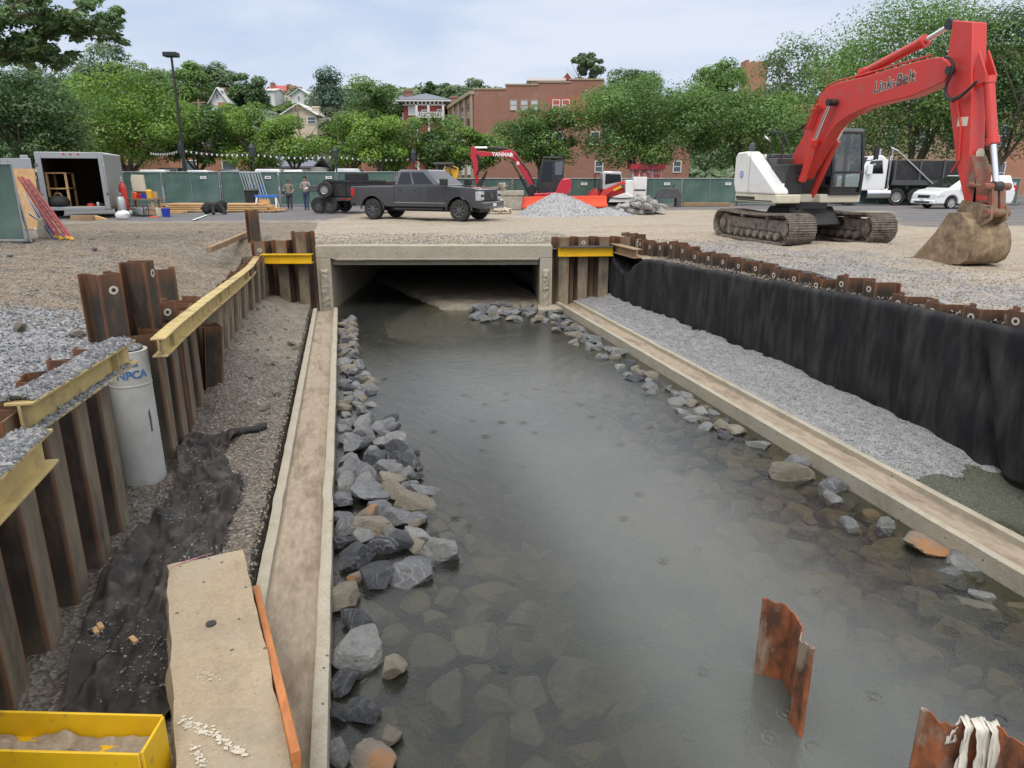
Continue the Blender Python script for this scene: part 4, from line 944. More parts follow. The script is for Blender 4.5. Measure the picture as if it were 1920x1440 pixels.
for px, py in ((178, 1176), (187, 1168), (250, 1197)):
    g = G(px, py, -1.75); o = MB().box(-.05, .05, -.02, .02, 0, .025).build('wood_offcut', M['wood'], bevel=.003); zf = fab3(min(1, max(0, (g.x + 2.28)/1.0)), (g.y-3.2)/7.1)[2]; o.location = (g.x, g.y, zf + .005); o.rotation_euler.z = px*.7
    tag(o, 'small pale wood offcut lying on the muddy black fabric', 'wood offcut', 'wood offcuts')
# ------------------------------------------------------------------ vehicles
RX = Matrix.Rotation(PI/2, 4, 'X')
def wheel(par, x, y, r, w, rim, side, z=None, spokes=8, rr=.6):
    z = r if z is None else z; Mx = Matrix.Translation((x, y, z)) @ RX
    t = MB().lathe([(r*rr, -w/2), (r*.93, -w/2), (r*.985, -w*.38), (r, -w*.25), (r, w*.25), (r*.985, w*.38), (r*.93, w/2), (r*rr, w/2)], 32, Mx, caps=False).build('wheel', M['tyre'], par)
    s = -side                                   # local lathe z points to -y after RX; side=+1 is +y
    mb = MB().lathe([(r*rr, -w*.42), (r*rr, w*.42)], 28, Mx, caps=False).lathe([(.001, s*w*.2), (r*rr, s*w*.24)], 28, Mx, caps=False)
    mb.lathe([(r*.16, s*w*.2), (r*.16, s*w*.42), (.001, s*w*.44)], 14, Mx, caps=False)
    for k in range(spokes):
        a = 2*PI*k/spokes; mb.bar(Mx @ Vector((r*.1*math.cos(a), r*.1*math.sin(a), s*w*.34)), Mx @ Vector((r*rr*.98*math.cos(a), r*rr*.98*math.sin(a), s*w*.36)), r*.13, w*.16, (0, 1, 0))
    mb.lathe([(r*rr*.9, s*w*.4), (r*rr*1.02, s*w*.46), (r*rr*1.02, s*w*.3)], 28, Mx, caps=False); mb.build('rim', M[rim], t); return t
def side_profile(top, arches, zlo, x0, x1, ra):
    """outline (x,z): top points run rear to front, the underside has round wheel openings"""
    pts = list(top); pts.append((x1, zlo))
    for ax, az in sorted(arches, reverse=True):
        a0 = math.asin(max(-1, min(1, (zlo-az)/ra)))
        pts += [(ax + ra*math.cos(a), az + ra*math.sin(a)) for a in [a0 + (PI-2*a0)*k/10 for k in range(11)]]
    pts.append((x0, zlo)); return pts
def loft(mb, lo, hi):           # greenhouse between two rectangles lo/hi = (x0,x1,halfwidth,z)
    v = []
    for x0, x1, h, z in (lo, hi): v += [(x0, -h, z), (x1, -h, z), (x1, h, z), (x0, h, z)]
    return mb.add(v, [(3,2,1,0), (4,5,6,7), (0,1,5,4), (1,2,6,5), (2,3,7,6), (3,0,4,7)])
def lerp4(lo, hi, t): return tuple(a + (b-a)*t for a, b in zip(lo, hi))
def side_window(par, name, lo, hi, xa, xb_, t0, t1, sgn, mat='glass', slant=(0, 0)):
    def pt(f, t):
        l = lerp4(lo, hi, t); return Vector((l[0] + (l[1]-l[0])*f, sgn*(l[2] + .006), l[3]))
    q = [pt(xa, t0), pt(xb_, t0), pt(xb_ + slant[1], t1), pt(xa + slant[0], t1)]
    return MB().add(q + [p + Vector((0, -sgn*.02, 0)) for p in q], [(0,1,2,3), (7,6,5,4), (0,4,5,1), (1,5,6,2), (2,6,7,3), (3,7,4,0)]).build(name, M[mat], par)
def end_window(par, name, lo, hi, front, t0, t1, m=.08, mat='glass'):
    q = []
    for t, s in ((t0, -1), (t0, 1), (t1, 1), (t1, -1)):
        l = lerp4(lo, hi, t); q.append(Vector(((l[1] + .006) if front else (l[0]-.006), s*(l[2]-m), l[3])))
    d = Vector((-.02 if front else .02, 0, 0)); return MB().add(q + [p+d for p in q], [(0,1,2,3), (7,6,5,4), (0,4,5,1), (1,5,6,2), (2,6,7,3), (3,7,4,0)]).build(name, M[mat], par)
# --- pickup
wr, wf = G(703, 411), G(864, 415.4); hd = (wf-wr).normalized(); lft = Vector((-hd.y, hd.x, 0)); ctr = (wr+wf)/2 + lft*.86
pu = thing('pickup_truck', 'dark grey crew cab pickup truck parked side on above the culvert', 'pickup truck', (ctr.x, ctr.y, 0), math.atan2(hd.y, hd.x))
WB = (wf-wr).length/2; r = .44
top = [(-3.13, .72), (-3.16, 1.36), (-1.02, 1.38), (-1., 1.42), (1.28, 1.42), (1.5, 1.4), (2.7, 1.34), (3.0, 1.27), (3.05, .68)]
MB().prism(side_profile(top, [(-WB, r), (WB, r)], .56, -2.9, 3.02, .55), -.99, .99).build('body', M['charcoal'], pu, bevel=.045, seg=3)
mb = MB().box(-3.0, -1.1, -.82, .82, 1.0, 1.372); MB().box(-2.98, -1.12, -.8, .8, 1.3, 1.385).build('bed_opening', M['black'], pu)
lo = (-1.0, 1.42, .96, 1.4); hi = (-.86, .52, .76, 2.05)
loft(MB(), lo, hi).build('cabin', M['charcoal'], pu, bevel=.07, seg=3)
for s in (-1, 1):
    side_window(pu, 'rear_window', lo, hi, .07, .38, .12, .84, s, slant=(.04, .0)); side_window(pu, 'front_window', lo, hi, .42, .82, .12, .84, s, slant=(.0, -.02))
    MB().box(1.32, 1.62, s*.99, s*1.22, 1.42, 1.7).build('wing_mirror', M['black'], pu, bevel=.04)
    MB().box(-.05, .12, s*.985, s*1.0, 1.2, 1.235).build('door_handle', M['black'], pu); MB().box(-.78, -.6, s*.985, s*1.0, 1.2, 1.235).build('door_handle', M['black'], pu)
    MB().box(.26, .268, s*.986, s*.994, .66, 1.4).build('door_seam', M['black'], pu); MB().box(-.99, -.97, s*.986, s*.994, .62, 1.4).build('door_seam', M['black'], pu)
    MB().box(-1.0, 1.35, s*.8, s*1.06, .44, .5).build('step_bar', M['black'], pu, bevel=.02); MB().box(-1.0, 1.45, s*.985, s*.998, .72, .735).build('sill_trim', M['silver'], pu)
    MB().box(-3.17, -3.0, s*.8, s*1.0, .95, 1.3).build('tail_light', M['lightred'], pu, bevel=.02)
    MB().box(2.84, 3.07, s*.62, s*1.0, .84, 1.2).build('headlight_bezel', M['silver'], pu, bevel=.02)
    for k in range(3): MB().box(3.06, 3.09, s*.7, s*.94, .9 + k*.095, .965 + k*.095).build('headlight', M['lamp' if k != 1 else 'glass'], pu)
    for x in (-WB, WB):
        wheel(pu, x, s*.86, r, .3, 'dgrey', s)
        a = [PI*k/12 for k in range(13)]
        mb = MB()
        for q in range(12): mb.box(-.03, .03, s*.97, s*1.03, .0, .16, Matrix.Translation((x + .575*math.cos((a[q]+a[q+1])/2), 0, r + .575*math.sin((a[q]+a[q+1])/2))) @ Matrix.Rotation(-(a[q]+a[q+1])/2, 4, 'Y') @ Matrix.Translation((0, 0, -.08)))
        mb.build('wheel_arch', M['charcoal'], pu)
end_window(pu, 'windscreen', lo, hi, True, .1, .92, mat='glass'); end_window(pu, 'back_window', lo, hi, False, .15, .85, .2)
MB().box(3.04, 3.09, -.6, .6, .82, 1.2).build('grille', M['black'], pu, bevel=.015)
mb = MB()
for k in range(4): mb.box(3.088, 3.1, -.58, .58, .87 + k*.085, .89 + k*.085)
mb.build('grille_bar', M['dgrey'], pu); MB().lathe([(.12, 0), (.12, .02)], 20, Matrix.Translation((3.095, 0, 1.03)) @ Matrix.Rotation(PI/2, 4, 'Y') @ Matrix.Scale(1.5, 4, (0, 1, 0))).build('oval_badge', M['dgrey'], pu)
MB().box(2.86, 3.24, -.97, .97, .52, .79).build('front_bumper', M['charcoal'], pu, bevel=.05, seg=3); MB().box(3.235, 3.25, -.15, .15, .6, .73).build('number_plate', M['paper'], pu)
MB().box(-3.3, -3.1, -.9, .9, .56, .74).build('rear_bumper', M['black'], pu, bevel=.03)
MB().box(-2.7, 2.8, -.5, .5, .36, .6).build('underbody', M['black'], pu)
text_obj('FX4', .1, M['lightred'], 'side_decal', pu, frame((-2.75, -.996, 1.24), (1, 0, 0), (0, -1, 0)), .002, shear=.3)
# --- dump trailer hitched behind the pickup
d0 = 36.4; tp = VD(UD(655, d0), d0); tr = thing('dump_trailer', 'black high sided dump trailer with a spare wheel on its front, behind the pickup', 'trailer', (tp.x, tp.y, 0), YAW - .12)
MB().prism([(-1.35, .82), (-1.25, 1.55), (1.9, 1.55), (1.9, .82)], -.15, 1.75).build('dump_body', M['black'], tr, bevel=.02)
mb = MB()
for x in (-1.0, -.2, .6, 1.4): mb.box(x-.04, x+.04, -.2, -.15, .85, 1.55)
mb.box(-1.3, 1.9, -.2, -.14, 1.5, 1.6); mb.build('rib', M['black'], tr)
MB().box(-1.4, 2.1, -.1, 1.7, .62, .8).build('frame', M['dgrey'], tr)
for k in range(6): MB().box(-.4 + k*.36, -.26 + k*.36, -.16, -.1, .66, .74).build('reflector_tape', M['lightred'], tr)
for x in (-1.55, -1.0):
    wheel(tr, x, -.25, .4, .25, 'dgrey', -1, rr=.5); wheel(tr, x, 1.85, .4, .25, 'dgrey', 1, rr=.5)
wheel(tr, -1.1, -.5, .38, .24, 'steel', -1, z=1.15, rr=.5)
MB().box(-2.1, -1.35, -.1, .6, 1.05, 1.35).build('pump_box', M['dgrey'], tr, bevel=.02); MB().box(-.4, .6, .4, 1.2, 1.55, 1.95).build('load', M['tarpblk'], tr, bevel=.05)
MB().tube([(1.9, .8, .7), (2.7, .8, .55)], .06).tube([(2.3, .55, .1), (2.3, .55, .62)], .05).build('drawbar', M['black'], tr)
# --- white minivan
wv_ = VD(UD(1812, 42.4), 42.4); mv = thing('minivan', 'white minivan parked behind the excavator bucket, nose to the left', 'van', (wv_.x, wv_.y, 0), YAW + PI - .12 + .3)
top = [(-2.5, .5), (-2.55, 1.05), (-2.5, 1.15), (1.5, 1.14), (1.7, 1.12), (2.2, 1.04), (2.5, .88), (2.58, .5)]
MB().prism(side_profile(top, [(-1.52, .34), (1.52, .34)], .28, -2.4, 2.5, .42), -.97, .97).build('body', M['whitec'], mv, bevel=.07, seg=3)
lo = (-2.48, 1.85, .95, 1.1); hi = (-2.25, .6, .76, 1.84); loft(MB(), lo, hi).build('cabin', M['whitec'], mv, bevel=.08, seg=3)
for s in (-1, 1):
    side_window(mv, 'rear_window', lo, hi, .06, .32, .12, .8, s, 'glass' if s < 0 else 'whitec', (.03, 0)); side_window(mv, 'middle_window', lo, hi, .35, .58, .12, .8, s, 'glass' if s < 0 else 'whitec')
    side_window(mv, 'front_window', lo, hi, .61, .85, .12, .8, s, slant=(0, -.0)); MB().box(.9, 1.1, s*.97, s*1.16, 1.08, 1.26).build('wing_mirror', M['whitec'], mv, bevel=.03)
    MB().prism([(2.0, .72), (2.5, .62), (2.52, .76), (2.1, .9)], s*.6, s*.985).build('headlight', M['lamp'], mv, bevel=.02); MB().box(-2.57, -2.44, s*.75, s*.98, .95, 1.3).build('tail_light', M['lightred'], mv)
    MB().box(-.55, -.545, s*.966, s*.974, .4, 1.1).build('door_seam', M['dgrey'], mv)
    for x in (-1.52, 1.52): wheel(mv, x, s*.86, .34, .22, 'silver', s, spokes=9, rr=.68)
end_window(mv, 'windscreen', lo, hi, True, .08, .94); end_window(mv, 'back_window', lo, hi, False, .15, .85)
MB().box(2.5, 2.58, -.45, .45, .6, .76).build('grille', M['black'], mv, bevel=.01); MB().box(2.45, 2.64, -.93, .93, .28, .5).build('front_bumper', M['whitec'], mv, bevel=.05); MB().box(2.63, 2.645, -.6, .6, .33, .42).build('air_intake', M['black'], mv); MB().box(2.64, 2.655, -.15, .15, .44, .54).build('number_plate', M['paper'], mv)
# --- dump truck
dq = VD(UD(1678, 47.5), 47.5); dt = thing('dump_truck', 'white cabbed dump truck with a black tipper body behind the big excavator', 'truck', (dq.x, dq.y, 0), YAW + PI - .1)
MB().box(-3.2, 3.6, -.45, .45, .75, 1.0).build('chassis', M['black'], dt)
MB().prism([(.9, .9), (.9, 2.75), (1.3, 3.05), (2.1, 3.0), (2.45, 2.05), (3.75, 1.75), (3.9, 1.5), (3.9, .9)], -1.05, 1.05).build('cab', M['whitec'], dt, bevel=.08, seg=3)
for s in (-1, 1):
    MB().add([(1.15, s*1.058, 1.95), (2.25, s*1.058, 1.95), (1.98, s*1.058, 2.7), (1.3, s*1.058, 2.75)], [(0, 1, 2, 3)]).build('side_window', M['glass'], dt, solid=.01)
    MB().box(1.9, 2.2, s*1.1, s*1.35, 1.9, 2.5).build('wing_mirror', M['whitec'], dt, bevel=.03); MB().tube([(.75, s*1.0, .9), (.75, s*1.0, 3.5)], .075).build('exhaust_stack', M['chrome'], dt)
    MB().lathe([(.32, -.7), (.32, .7)], 20, Matrix.Translation((1.3, s*.95, .72)) @ Matrix.Rotation(PI/2, 4, 'Y')).build('fuel_tank', M['chrome'], dt)
    for x in (.2, -1.0, 3.1): wheel(dt, x, s*1.0, .53, .34, 'alu', s, spokes=10, rr=.55)
    MB().box(2.7, 3.85, s*.7, s*1.12, .8, 1.15).build('fender', M['whitec'], dt, bevel=.06)
MB().add([(2.16, -.85, 2.95), (2.16, .85, 2.95), (2.5, .9, 2.06), (2.5, -.9, 2.06)], [(0, 1, 2, 3)]).build('windscreen', M['glass'], dt, solid=.01); MB().box(3.88, 3.96, -.5, .5, 1.0, 1.65).build('grille', M['chrome'], dt, bevel=.01); MB().box(3.8, 4.1, -1.1, 1.1, .5, .85).build('front_bumper', M['chrome'], dt, bevel=.04)
MB().prism([(.6, 1.25), (.6, 2.75), (-3.9, 2.7), (-3.9, 1.55), (-3.4, 1.25)], -1.15, 1.15).build('tipper_body', M['black'], dt, bevel=.03)
mb = MB()
for x in (.5, -1.0, -2.4, -3.8): mb.box(x-.06, x+.06, -1.22, -1.15, 1.3, 2.75); mb.box(x-.06, x+.06, 1.15, 1.22, 1.3, 2.75)
mb.box(-3.9, .6, 1.15, 1.2, 1.25, 1.55); mb.build('body_rib', M['dgrey'], dt); MB().tube([(.5, 1.2, 3.3), (-1.9, 1.26, 1.25)], .045).tube([(.5, 1.2, 3.3), (.9, 1.1, 3.5)], .045).build('tarp_arm', M['alu'], dt)
MB().box(-3.4, .3, -1.0, 1.0, 2.6, 2.8).build('load', M['woodold'], dt)
# ------------------------------------------------------------------ big excavator, nose towards -y
EX = Vector((13.2, 19.15, 0)); ex = thing('excavator', 'large red and white tracked excavator with its arm folded down over a muddy bucket', 'excavator', EX)
def track_belt(par, cx, L, rr, w, n, mat, flat=False, axis='y', z0=None, nm='track'):
    """stadium loop of grouser shoes; L = length between wheel centres"""
    z0 = rr if z0 is None else z0; per = 2*L + 2*PI*rr; mb = MB()
    def at(s):
        s %= per
        if s < L: return (-L/2+s, -rr, 0)
        s -= L
        if s < PI*rr: a = s/rr; return (L/2 + rr*math.sin(a), -rr*math.cos(a), a)
        s -= PI*rr
        if s < L: return (L/2-s, rr - .05*math.sin(PI*s/L), PI)
        a = (s-L)/rr; return (-L/2 - rr*math.sin(a), rr*math.cos(a), PI+a)
    st = per/n
    for k in range(n):
        y, z, a = at(k*st); y2, z2, _ = at(k*st + st); d = Vector((0, y2-y, z2-z)).normalized(); nrm = Vector((0, d.z, -d.y)); p = Vector((cx, (y+y2)/2, z0 + (z+z2)/2))
        if axis == 'x': sw = Matrix.Rotation(-PI/2, 4, 'Z')
        else: sw = Matrix.Identity(4)
        M4 = Matrix((( 1, d.x, nrm.x, p.x), (0, d.y, nrm.y, p.y), (0, d.z, nrm.z, p.z), (0, 0, 0, 1)))
        M4 = sw @ M4
        mb.box(-w/2, w/2, -st*.47, st*.47, -.03, .0, M4)
        for q in (-.36, 0, .36): mb.box(-w/2, w/2, st*(q-.06), st*(q+.06), 0, .028, M4)
        mb.box(-w*.16, w*.16, -st*.4, st*.4, -.1, -.03, M4)
    return mb.build(nm, M[mat], par)
for sx in (-1, 1):
    cx = sx*1.27; tk = track_belt(ex, cx, 3.35, .4, .8, 46, 'rubberband')
    MB().prism([(-1.55, .3), (-1.45, .62), (1.45, .62), (1.55, .3)], cx-.2, cx+.22, 'yz').build('track_frame', M['rubberband'], tk, bevel=.02)
    for k in range(8): MB().lathe([(.1, -.3), (.11, -.28), (.11, .28), (.1, .3)], 14, Matrix.Translation((cx, -1.25 + k*.357, .19)) @ Matrix.Rotation(PI/2, 4, 'Y')).build('roller', M['rubberband'], tk)
    for k in (-.7, .6): MB().lathe([(.07, -.25), (.07, .25)], 12, Matrix.Translation((cx, k, .68)) @ Matrix.Rotation(PI/2, 4, 'Y')).build('carrier_roller', M['rubberband'], tk)
    for y in (-1.675, 1.675): MB().lathe([(.05, -.3), (.16, -.3), (.16, -.22), (.3, -.2), (.33, -.1), (.33, .1), (.3, .2), (.16, .22), (.16, .3), (.05, .3)], 24, Matrix.Translation((cx, y, .4)) @ Matrix.Rotation(PI/2, 4, 'Y')).build('idler' if y < 0 else 'sprocket', M['rubberband'], tk)
MB().prism([(-.9, .45), (-.45, .95), (.45, .95), (.9, .45)], -.75, .75, 'yz').prism([(-1.15, .4), (-1.1, .55), (-.3, .95), (.3, .95), (1.1, .55), (1.15, .4)], -.6, .6, 'xz').build('car_body', M['black'], ex, bevel=.03)
MB().lathe([(.72, .9), (.72, 1.08)], 32).build('slew_ring', M['black'], ex)
MB().prism([(-1.4, 1.05), (1.35, 1.05), (1.35, -.3), (1.2, -.75), (-.1, -.75), (-.15, -.45), (-.6, -.45), (-.65, -.8), (-1.4, -.8)][:0] or [(-1.42, 1.3), (-1.05, 1.62), (1.05, 1.62), (1.42, 1.3), (1.42, -.72), (.1, -.72), (.05, -.5), (-.62, -.5), (-.68, -.95), (-1.42, -.95)], 1.06, 1.3, 'xy').build('deck_skirt', M['cream'], ex, bevel=.03)
MB().box(-1.42, -1.425+.02-.02-.004, -.7, 1.2, 1.1, 1.13).box(-1.426, -1.42, .2, 1.25, 1.14, 1.22).build('side_stripe', M['black'], ex)
side = [(1.28, 1.305), (1.42, 1.6), (1.42, 2.36), (1.3, 2.48), (.82, 2.5), (.62, 2.4), (-.82, 1.42), (-.86, 1.305)]
MB().prism(side, -1.45, -1.0, 'yz').build('side_cover', M['white'], ex, bevel=.05, seg=3)
mb = MB().prism([(-1.44, 1.2), (-1.1, 1.62), (1.1, 1.62), (1.44, 1.2), (1.44, .6), (-1.44, .6)], 1.31, 2.42, 'xy'); mb.build('counterweight', M['white'], ex, bevel=.08, seg=3)
MB().box(-1.47+.015, -1.448, .55, .56, 1.34, 2.44).build('panel_seam', M['dgrey'], ex)
MB().lathe([(.1, 0), (.1, .006)], 20, Matrix.Translation((-1.455, .98, 1.85)) @ Matrix.Rotation(-PI/2, 4, 'Y')).build('round_decal', M['bluep'], ex); MB().lathe([(.07, 0), (.07, .008)], 20, Matrix.Translation((-1.455, .98, 1.85)) @ Matrix.Rotation(-PI/2, 4, 'Y')).build('round_decal', M['white'], ex)
text_obj('H', .11, M['bluep'], 'decal_letter', ex, frame((-1.464, .98, 1.85), (0, -1, 0), (-1, 0, 0)), .002, bold=.003)
MB().box(-.98, 1.0, -.05, 1.2, 1.3, 2.3).box(-.9, -.15, .2, 1.1, 2.3, 2.42).build('engine_hood', M['dgrey'], ex, bevel=.03)
MB().box(-1.06, -.5, -.72, .1, 1.305, 2.12).build('tank_box', M['black'], ex, bevel=.03); MB().box(-1.066, -1.06, -.68, -.42, 1.42, 1.6).build('warning_label', M['paper'], ex)
mb = MB()
for p_, q_ in (((-1.0, -.3, 2.1), (-1.0, -.3, 3.0)), ((-1.0, .3, 2.3), (-1.0, .3, 3.0)), ((-1.0, .3, 3.0), (-1.0, -.3, 3.0)), ((-1.0, -.3, 3.0), (-1.0, -.9, 2.2)), ((-1.0, .6, 2.4), (-1.0, .6, 3.05)), ((-1., .6, 3.05), (-1., .2, 3.1)), ((-1.0, .2, 3.1), (-1.0, -.45, 2.5))): mb.tube([p_, q_], .018, 6)
mb.build('handrail', M['black'], ex)
MB().tube([(-1.0, .3, 2.8), (-1.2, .15, 2.82)], .012, 6).lathe([(.13, -.02), (.12, .02), (.001, .03)], 14, Matrix.Translation((-1.22, .12, 2.82)) @ Matrix.Rotation(.5, 4, 'X') @ Matrix.Rotation(.6, 4, 'Y')).build('mirror', M['alu'], ex)
MB().lathe([(.09, 0), (.1, .12), (.07, .22), (.001, .25)], 12, Matrix.Translation((-1.2, .95, 2.5))).build('beacon', M['dgrey'], ex)
# cab on the far side
cabp = [(-.74, 1.31), (-.76, 1.9), (-.58, 2.98), (-.45, 3.06), (.75, 3.06), (.8, 2.9), (.8, 1.31)]
cx0, cx1 = .34, 1.38
mb = MB()
for sx in (cx0, cx1-.07):
    for a, b in ((cabp[0], cabp[1]), (cabp[1], cabp[2]), (cabp[2], cabp[4]), (cabp[4], cabp[6]), (cabp[0], cabp[6]), ((-.0, 1.31), (.05, 3.0))): mb.bar((sx+.035, a[0], a[1]), (sx+.035, b[0], b[1]), .07, .08, (1, 0, 0))
for a in (cabp[0], cabp[2], cabp[1]): mb.bar((cx0, a[0], a[1]), (cx1, a[0], a[1]), .07, .07)
mb.box(cx0, cx1, -.7, .8, 1.31, 1.5); mb.build('cab_frame', M['black'], ex, bevel=.01)
MB().prism([(-.62, 2.98), (-.5, 3.1), (.78, 3.1), (.82, 2.98)], cx0-.02, cx1+.02, 'yz').build('cab_roof', M['dgrey'], ex, bevel=.03)
def clearglass():
    t = NT('cab_glass'); g = t.n('ShaderNodeBsdfGlossy'); g.inputs['Roughness'].default_value = .03; tr_ = t.n('ShaderNodeBsdfTransparent'); tr_.inputs['Color'].default_value = (.5, .56, .55, 1)
    m = t.n('ShaderNodeMixShader'); m.inputs[0].default_value = .14; t.l(tr_.outputs[0], m.inputs[1]); t.l(g.outputs[0], m.inputs[2]); t.l(m.outputs[0], t.out.inputs[0]); return t.m
M['cglass'] = clearglass()
MB().add([(cx0+.03, -.745, 1.5), (cx1-.03, -.745, 1.5), (cx1-.03, -.76, 1.9), (cx1-.03, -.59, 2.95), (cx0+.03, -.59, 2.95), (cx0+.03, -.76, 1.9)], [(0, 1, 2, 5), (5, 2, 3, 4)]).build('windscreen', M['cglass'], ex)
for sx in (cx0+.02, cx1-.02): MB().add([(sx, -.7, 1.5), (sx, .75, 1.5), (sx, .72, 2.98), (sx, -.55, 2.98)], [(0, 1, 2, 3)]).build('side_window', M['cglass'], ex)
MB().box(.62, 1.1, -.05, .4, 1.5, 1.85).box(.62, 1.1, .3, .45, 1.85, 2.6).build('driver_seat', M['dgrey'], ex, bevel=.06)
MB().tube([(cx1, -.7, 2.2), (cx1+.25, -.85, 2.25), (cx1+.25, -.85, 2.6)], .015, 6).box(cx1+.18, cx1+.32, -.9, -.86, 2.25, 2.6).build('mirror', M['black'], ex)
# boom, arm, cylinders traced on their own planes
def polyx(pts, x): return [(p.y, p.z) for p in (PXx(a, b, x) for a, b in pts)]
bx0, bx1 = 12.74, 13.08
boom = [(1497, 338), (1480, 302), (1489, 285), (1510, 247), (1540, 177), (1553, 162), (1570, 155), (1623, 143), (1700, 120), (1747, 108), (1766, 107), (1778, 118), (1780, 135), (1770, 153), (1742, 166), (1710, 180), (1627, 200), (1590, 217), (1570, 231), (1557, 247), (1533, 287), (1513, 322), (1506, 336)]
MB().prism(polyx(boom, bx0), bx0, bx1, 'yz').build('boom', M['red'], ex, world=True, bevel=.02, seg=2)
ax0, ax1 = 12.8, 13.16
arm = [(1786, 38), (1824, 41), (1822, 147), (1822, 200), (1815, 300), (1806, 372), (1800, 372), (1793, 311), (1780, 196), (1772, 156), (1776, 104)]
ap = polyx(arm, ax0); tipy, tipz = PXx(1833, 386, 12.98).y, PXx(1833, 386, 12.98).z
fr_ = [p for p in ap]
MB().prism([ap[0], ap[1], ap[2], ap[3], (ap[4][0]-.05, ap[4][1]), (tipy-.1, tipz+.05), (tipy+.02, tipz-.12), (tipy+.14, tipz), (ap[7][0]+.0, ap[7][1]), ap[8], ap[9], ap[10]], ax0, ax1, 'yz').build('arm', M['red'], ex, world=True, bevel=.02)
yA = ap[2][0]
MB().prism([(yA+.0, ap[2][1]+.55), (yA-.3, ap[2][1]+.05), (yA-.3, ap[2][1]-.1), (yA+.02, ap[2][1]-.15)], 12.84, 12.88, 'yz').prism([(yA+.0, ap[2][1]+.55), (yA-.3, ap[2][1]+.05), (yA-.3, ap[2][1]-.1), (yA+.02, ap[2][1]-.15)], 13.08, 13.12, 'yz').build('cylinder_bracket', M['red'], ex, world=True, bevel=.006)
MB().prism([(ap[4][0]-.065, ap[4][1]+.1), (ap[4][0]-.075, ap[4][1]-.5), (tipy-.125, tipz+.06), (tipy-.05, tipz+.06), (tipy-.02, ap[4][1]-.3)], ax0-.012, ax1+.012, 'yz').build('muddy_tip', M['redmud'], ex, world=True)
def cyl2(p, m, q, r1, r2, nm='hydraulic_cylinder', mat='red'):
    p, m, q = Vector(p), Vector(m), Vector(q); d = (m-p).normalized()
    o = MB().tube([p, m - d*.1], r1, 16).tube([m - d*.13, m], r1*1.25, 16).tube([p - d*.02, p + d*.12], r1*1.15, 16).build(nm, M[mat], ex, world=True)
    rod = MB().tube([m - d*.05, q], r2, 14); rod.v = [tuple(v) for v in rod.v]; ro = rod.build('rod', M['chrome'], o); ro.data.transform(MATS_OF[ex.name].inverted())
    e = MB().lathe([(r2*1.8, -.1), (r2*1.8, .1)], 14, Matrix.Translation(q) @ Matrix.Rotation(PI/2, 4, 'Y')).build('pin_eye', M['black'], o); e.data.transform(MATS_OF[ex.name].inverted()); return o
cyl2(PXx(1504, 338, 12.6), PXx(1528, 262, 12.6), PXx(1558, 192, 12.6), .095, .05)
cyl2(PXx(1520, 372, 13.24), PXx(1568, 264, 13.24), PXx(1590, 222, 13.24), .095, .05)
MB().tube([PXx(1558, 192, 12.55), PXx(1558, 192, 12.55) + Vector((.75, 0, 0))], .07, 16).tube([PXx(1777, 132, 12.68), PXx(1777, 132, 12.68) + Vector((.56, 0, 0))], .085, 16).build('pivot_pin', M['black'], ex, world=True)
cyl2(PXx(1618, 138, 12.96), PXx(1736, 76, 12.96), PXx(1785, 46, 12.96), .11, .06)
MB().prism(polyx([(1605, 150), (1612, 128), (1628, 128), (1640, 142)], 12.9), 12.86, 13.06, 'yz').build('cylinder_bracket', M['red'], ex, world=True, bevel=.01)
bcA = Vector((12.98, yA-.24, ap[2][1]-.02)); bcM = PXx(1862, 270, 12.98); bcQ = PXx(1868, 350, 12.98)
cyl2(bcA, bcM, bcQ, .1, .06)
# bucket and its links
kx0, kx1 = 12.48, 13.46
bo = [(1709, 485), (1740, 491), (1770, 495), (1797, 496), (1812, 488), (1820, 474), (1823, 456), (1821, 436), (1812, 416), (1797, 398)]
bp = polyx(bo, kx0); edge = polyx([(1778, 399), (1752, 437), (1722, 470)], kx0)
n_ = len(bp); shell = bp
V = []; 
for y, z in shell: V += [(kx0+.004, y, z), (kx1-.004, y, z)]
cyc, czc = (sum(p[0] for p in bp)/n_, sum(p[1] for p in bp)/n_)
bk2 = MB().add(V, [(2*i, 2*i+1, 2*i+3, 2*i+2) for i in range(n_-1)])
bpart = bk2.build('bucket', M['mud'], ex, world=True, solid=.028, fixn=False)
for x in (kx0, kx1-.03): o = MB().prism(bp + edge, x, x+.03, 'yz').build('side_plate', M['mud'], bpart, bevel=.006, seg=1); o.data.transform(MATS_OF[ex.name].inverted())
for k in range(5):
    x = kx0 + .08 + k*(kx1-kx0-.16)/4; y, z = bp[0]; o = MB().prism([(y-.1, z+.06), (y+.22, z+.0), (y+.2, z-.02), (y-.1, z-.0)], x-.05, x+.05, 'yz').build('bucket_tooth', M['rubberband'], bpart); o.data.transform(MATS_OF[ex.name].inverted())
pin = PXx(1830, 395, 12.8)
mb = MB()
for x in (12.76, 13.14): mb.prism([(tipy+.2, tipz+.12), (tipy-.55, tipz+.02), (tipy-.6, tipz-.25), (tipy-.2, tipz-.5), (tipy+.12, tipz-.42), (tipy+.3, tipz-.1)], x, x+.04, 'yz')
mb.build('quick_coupler', M['mud'], ex, world=True, bevel=.01)
L1 = PXx(1800, 345, 12.75); mid = Vector((12.98, bcQ.y, bcQ.z)); low = Vector((12.98, tipy-.48, tipz-.12))
mb = MB()
for x in (12.74, 13.2):
    mb.bar((x, tipy+.02, tipz+.42), (x, mid.y, mid.z), .06, .13, (1, 0, 0))
mb.tube([(12.66, mid.y, mid.z), (13.3, mid.y, mid.z)], .075, 14).tube([(12.66, tipy+.02, tipz+.42), (13.3, tipy+.02, tipz+.42)], .06, 14)
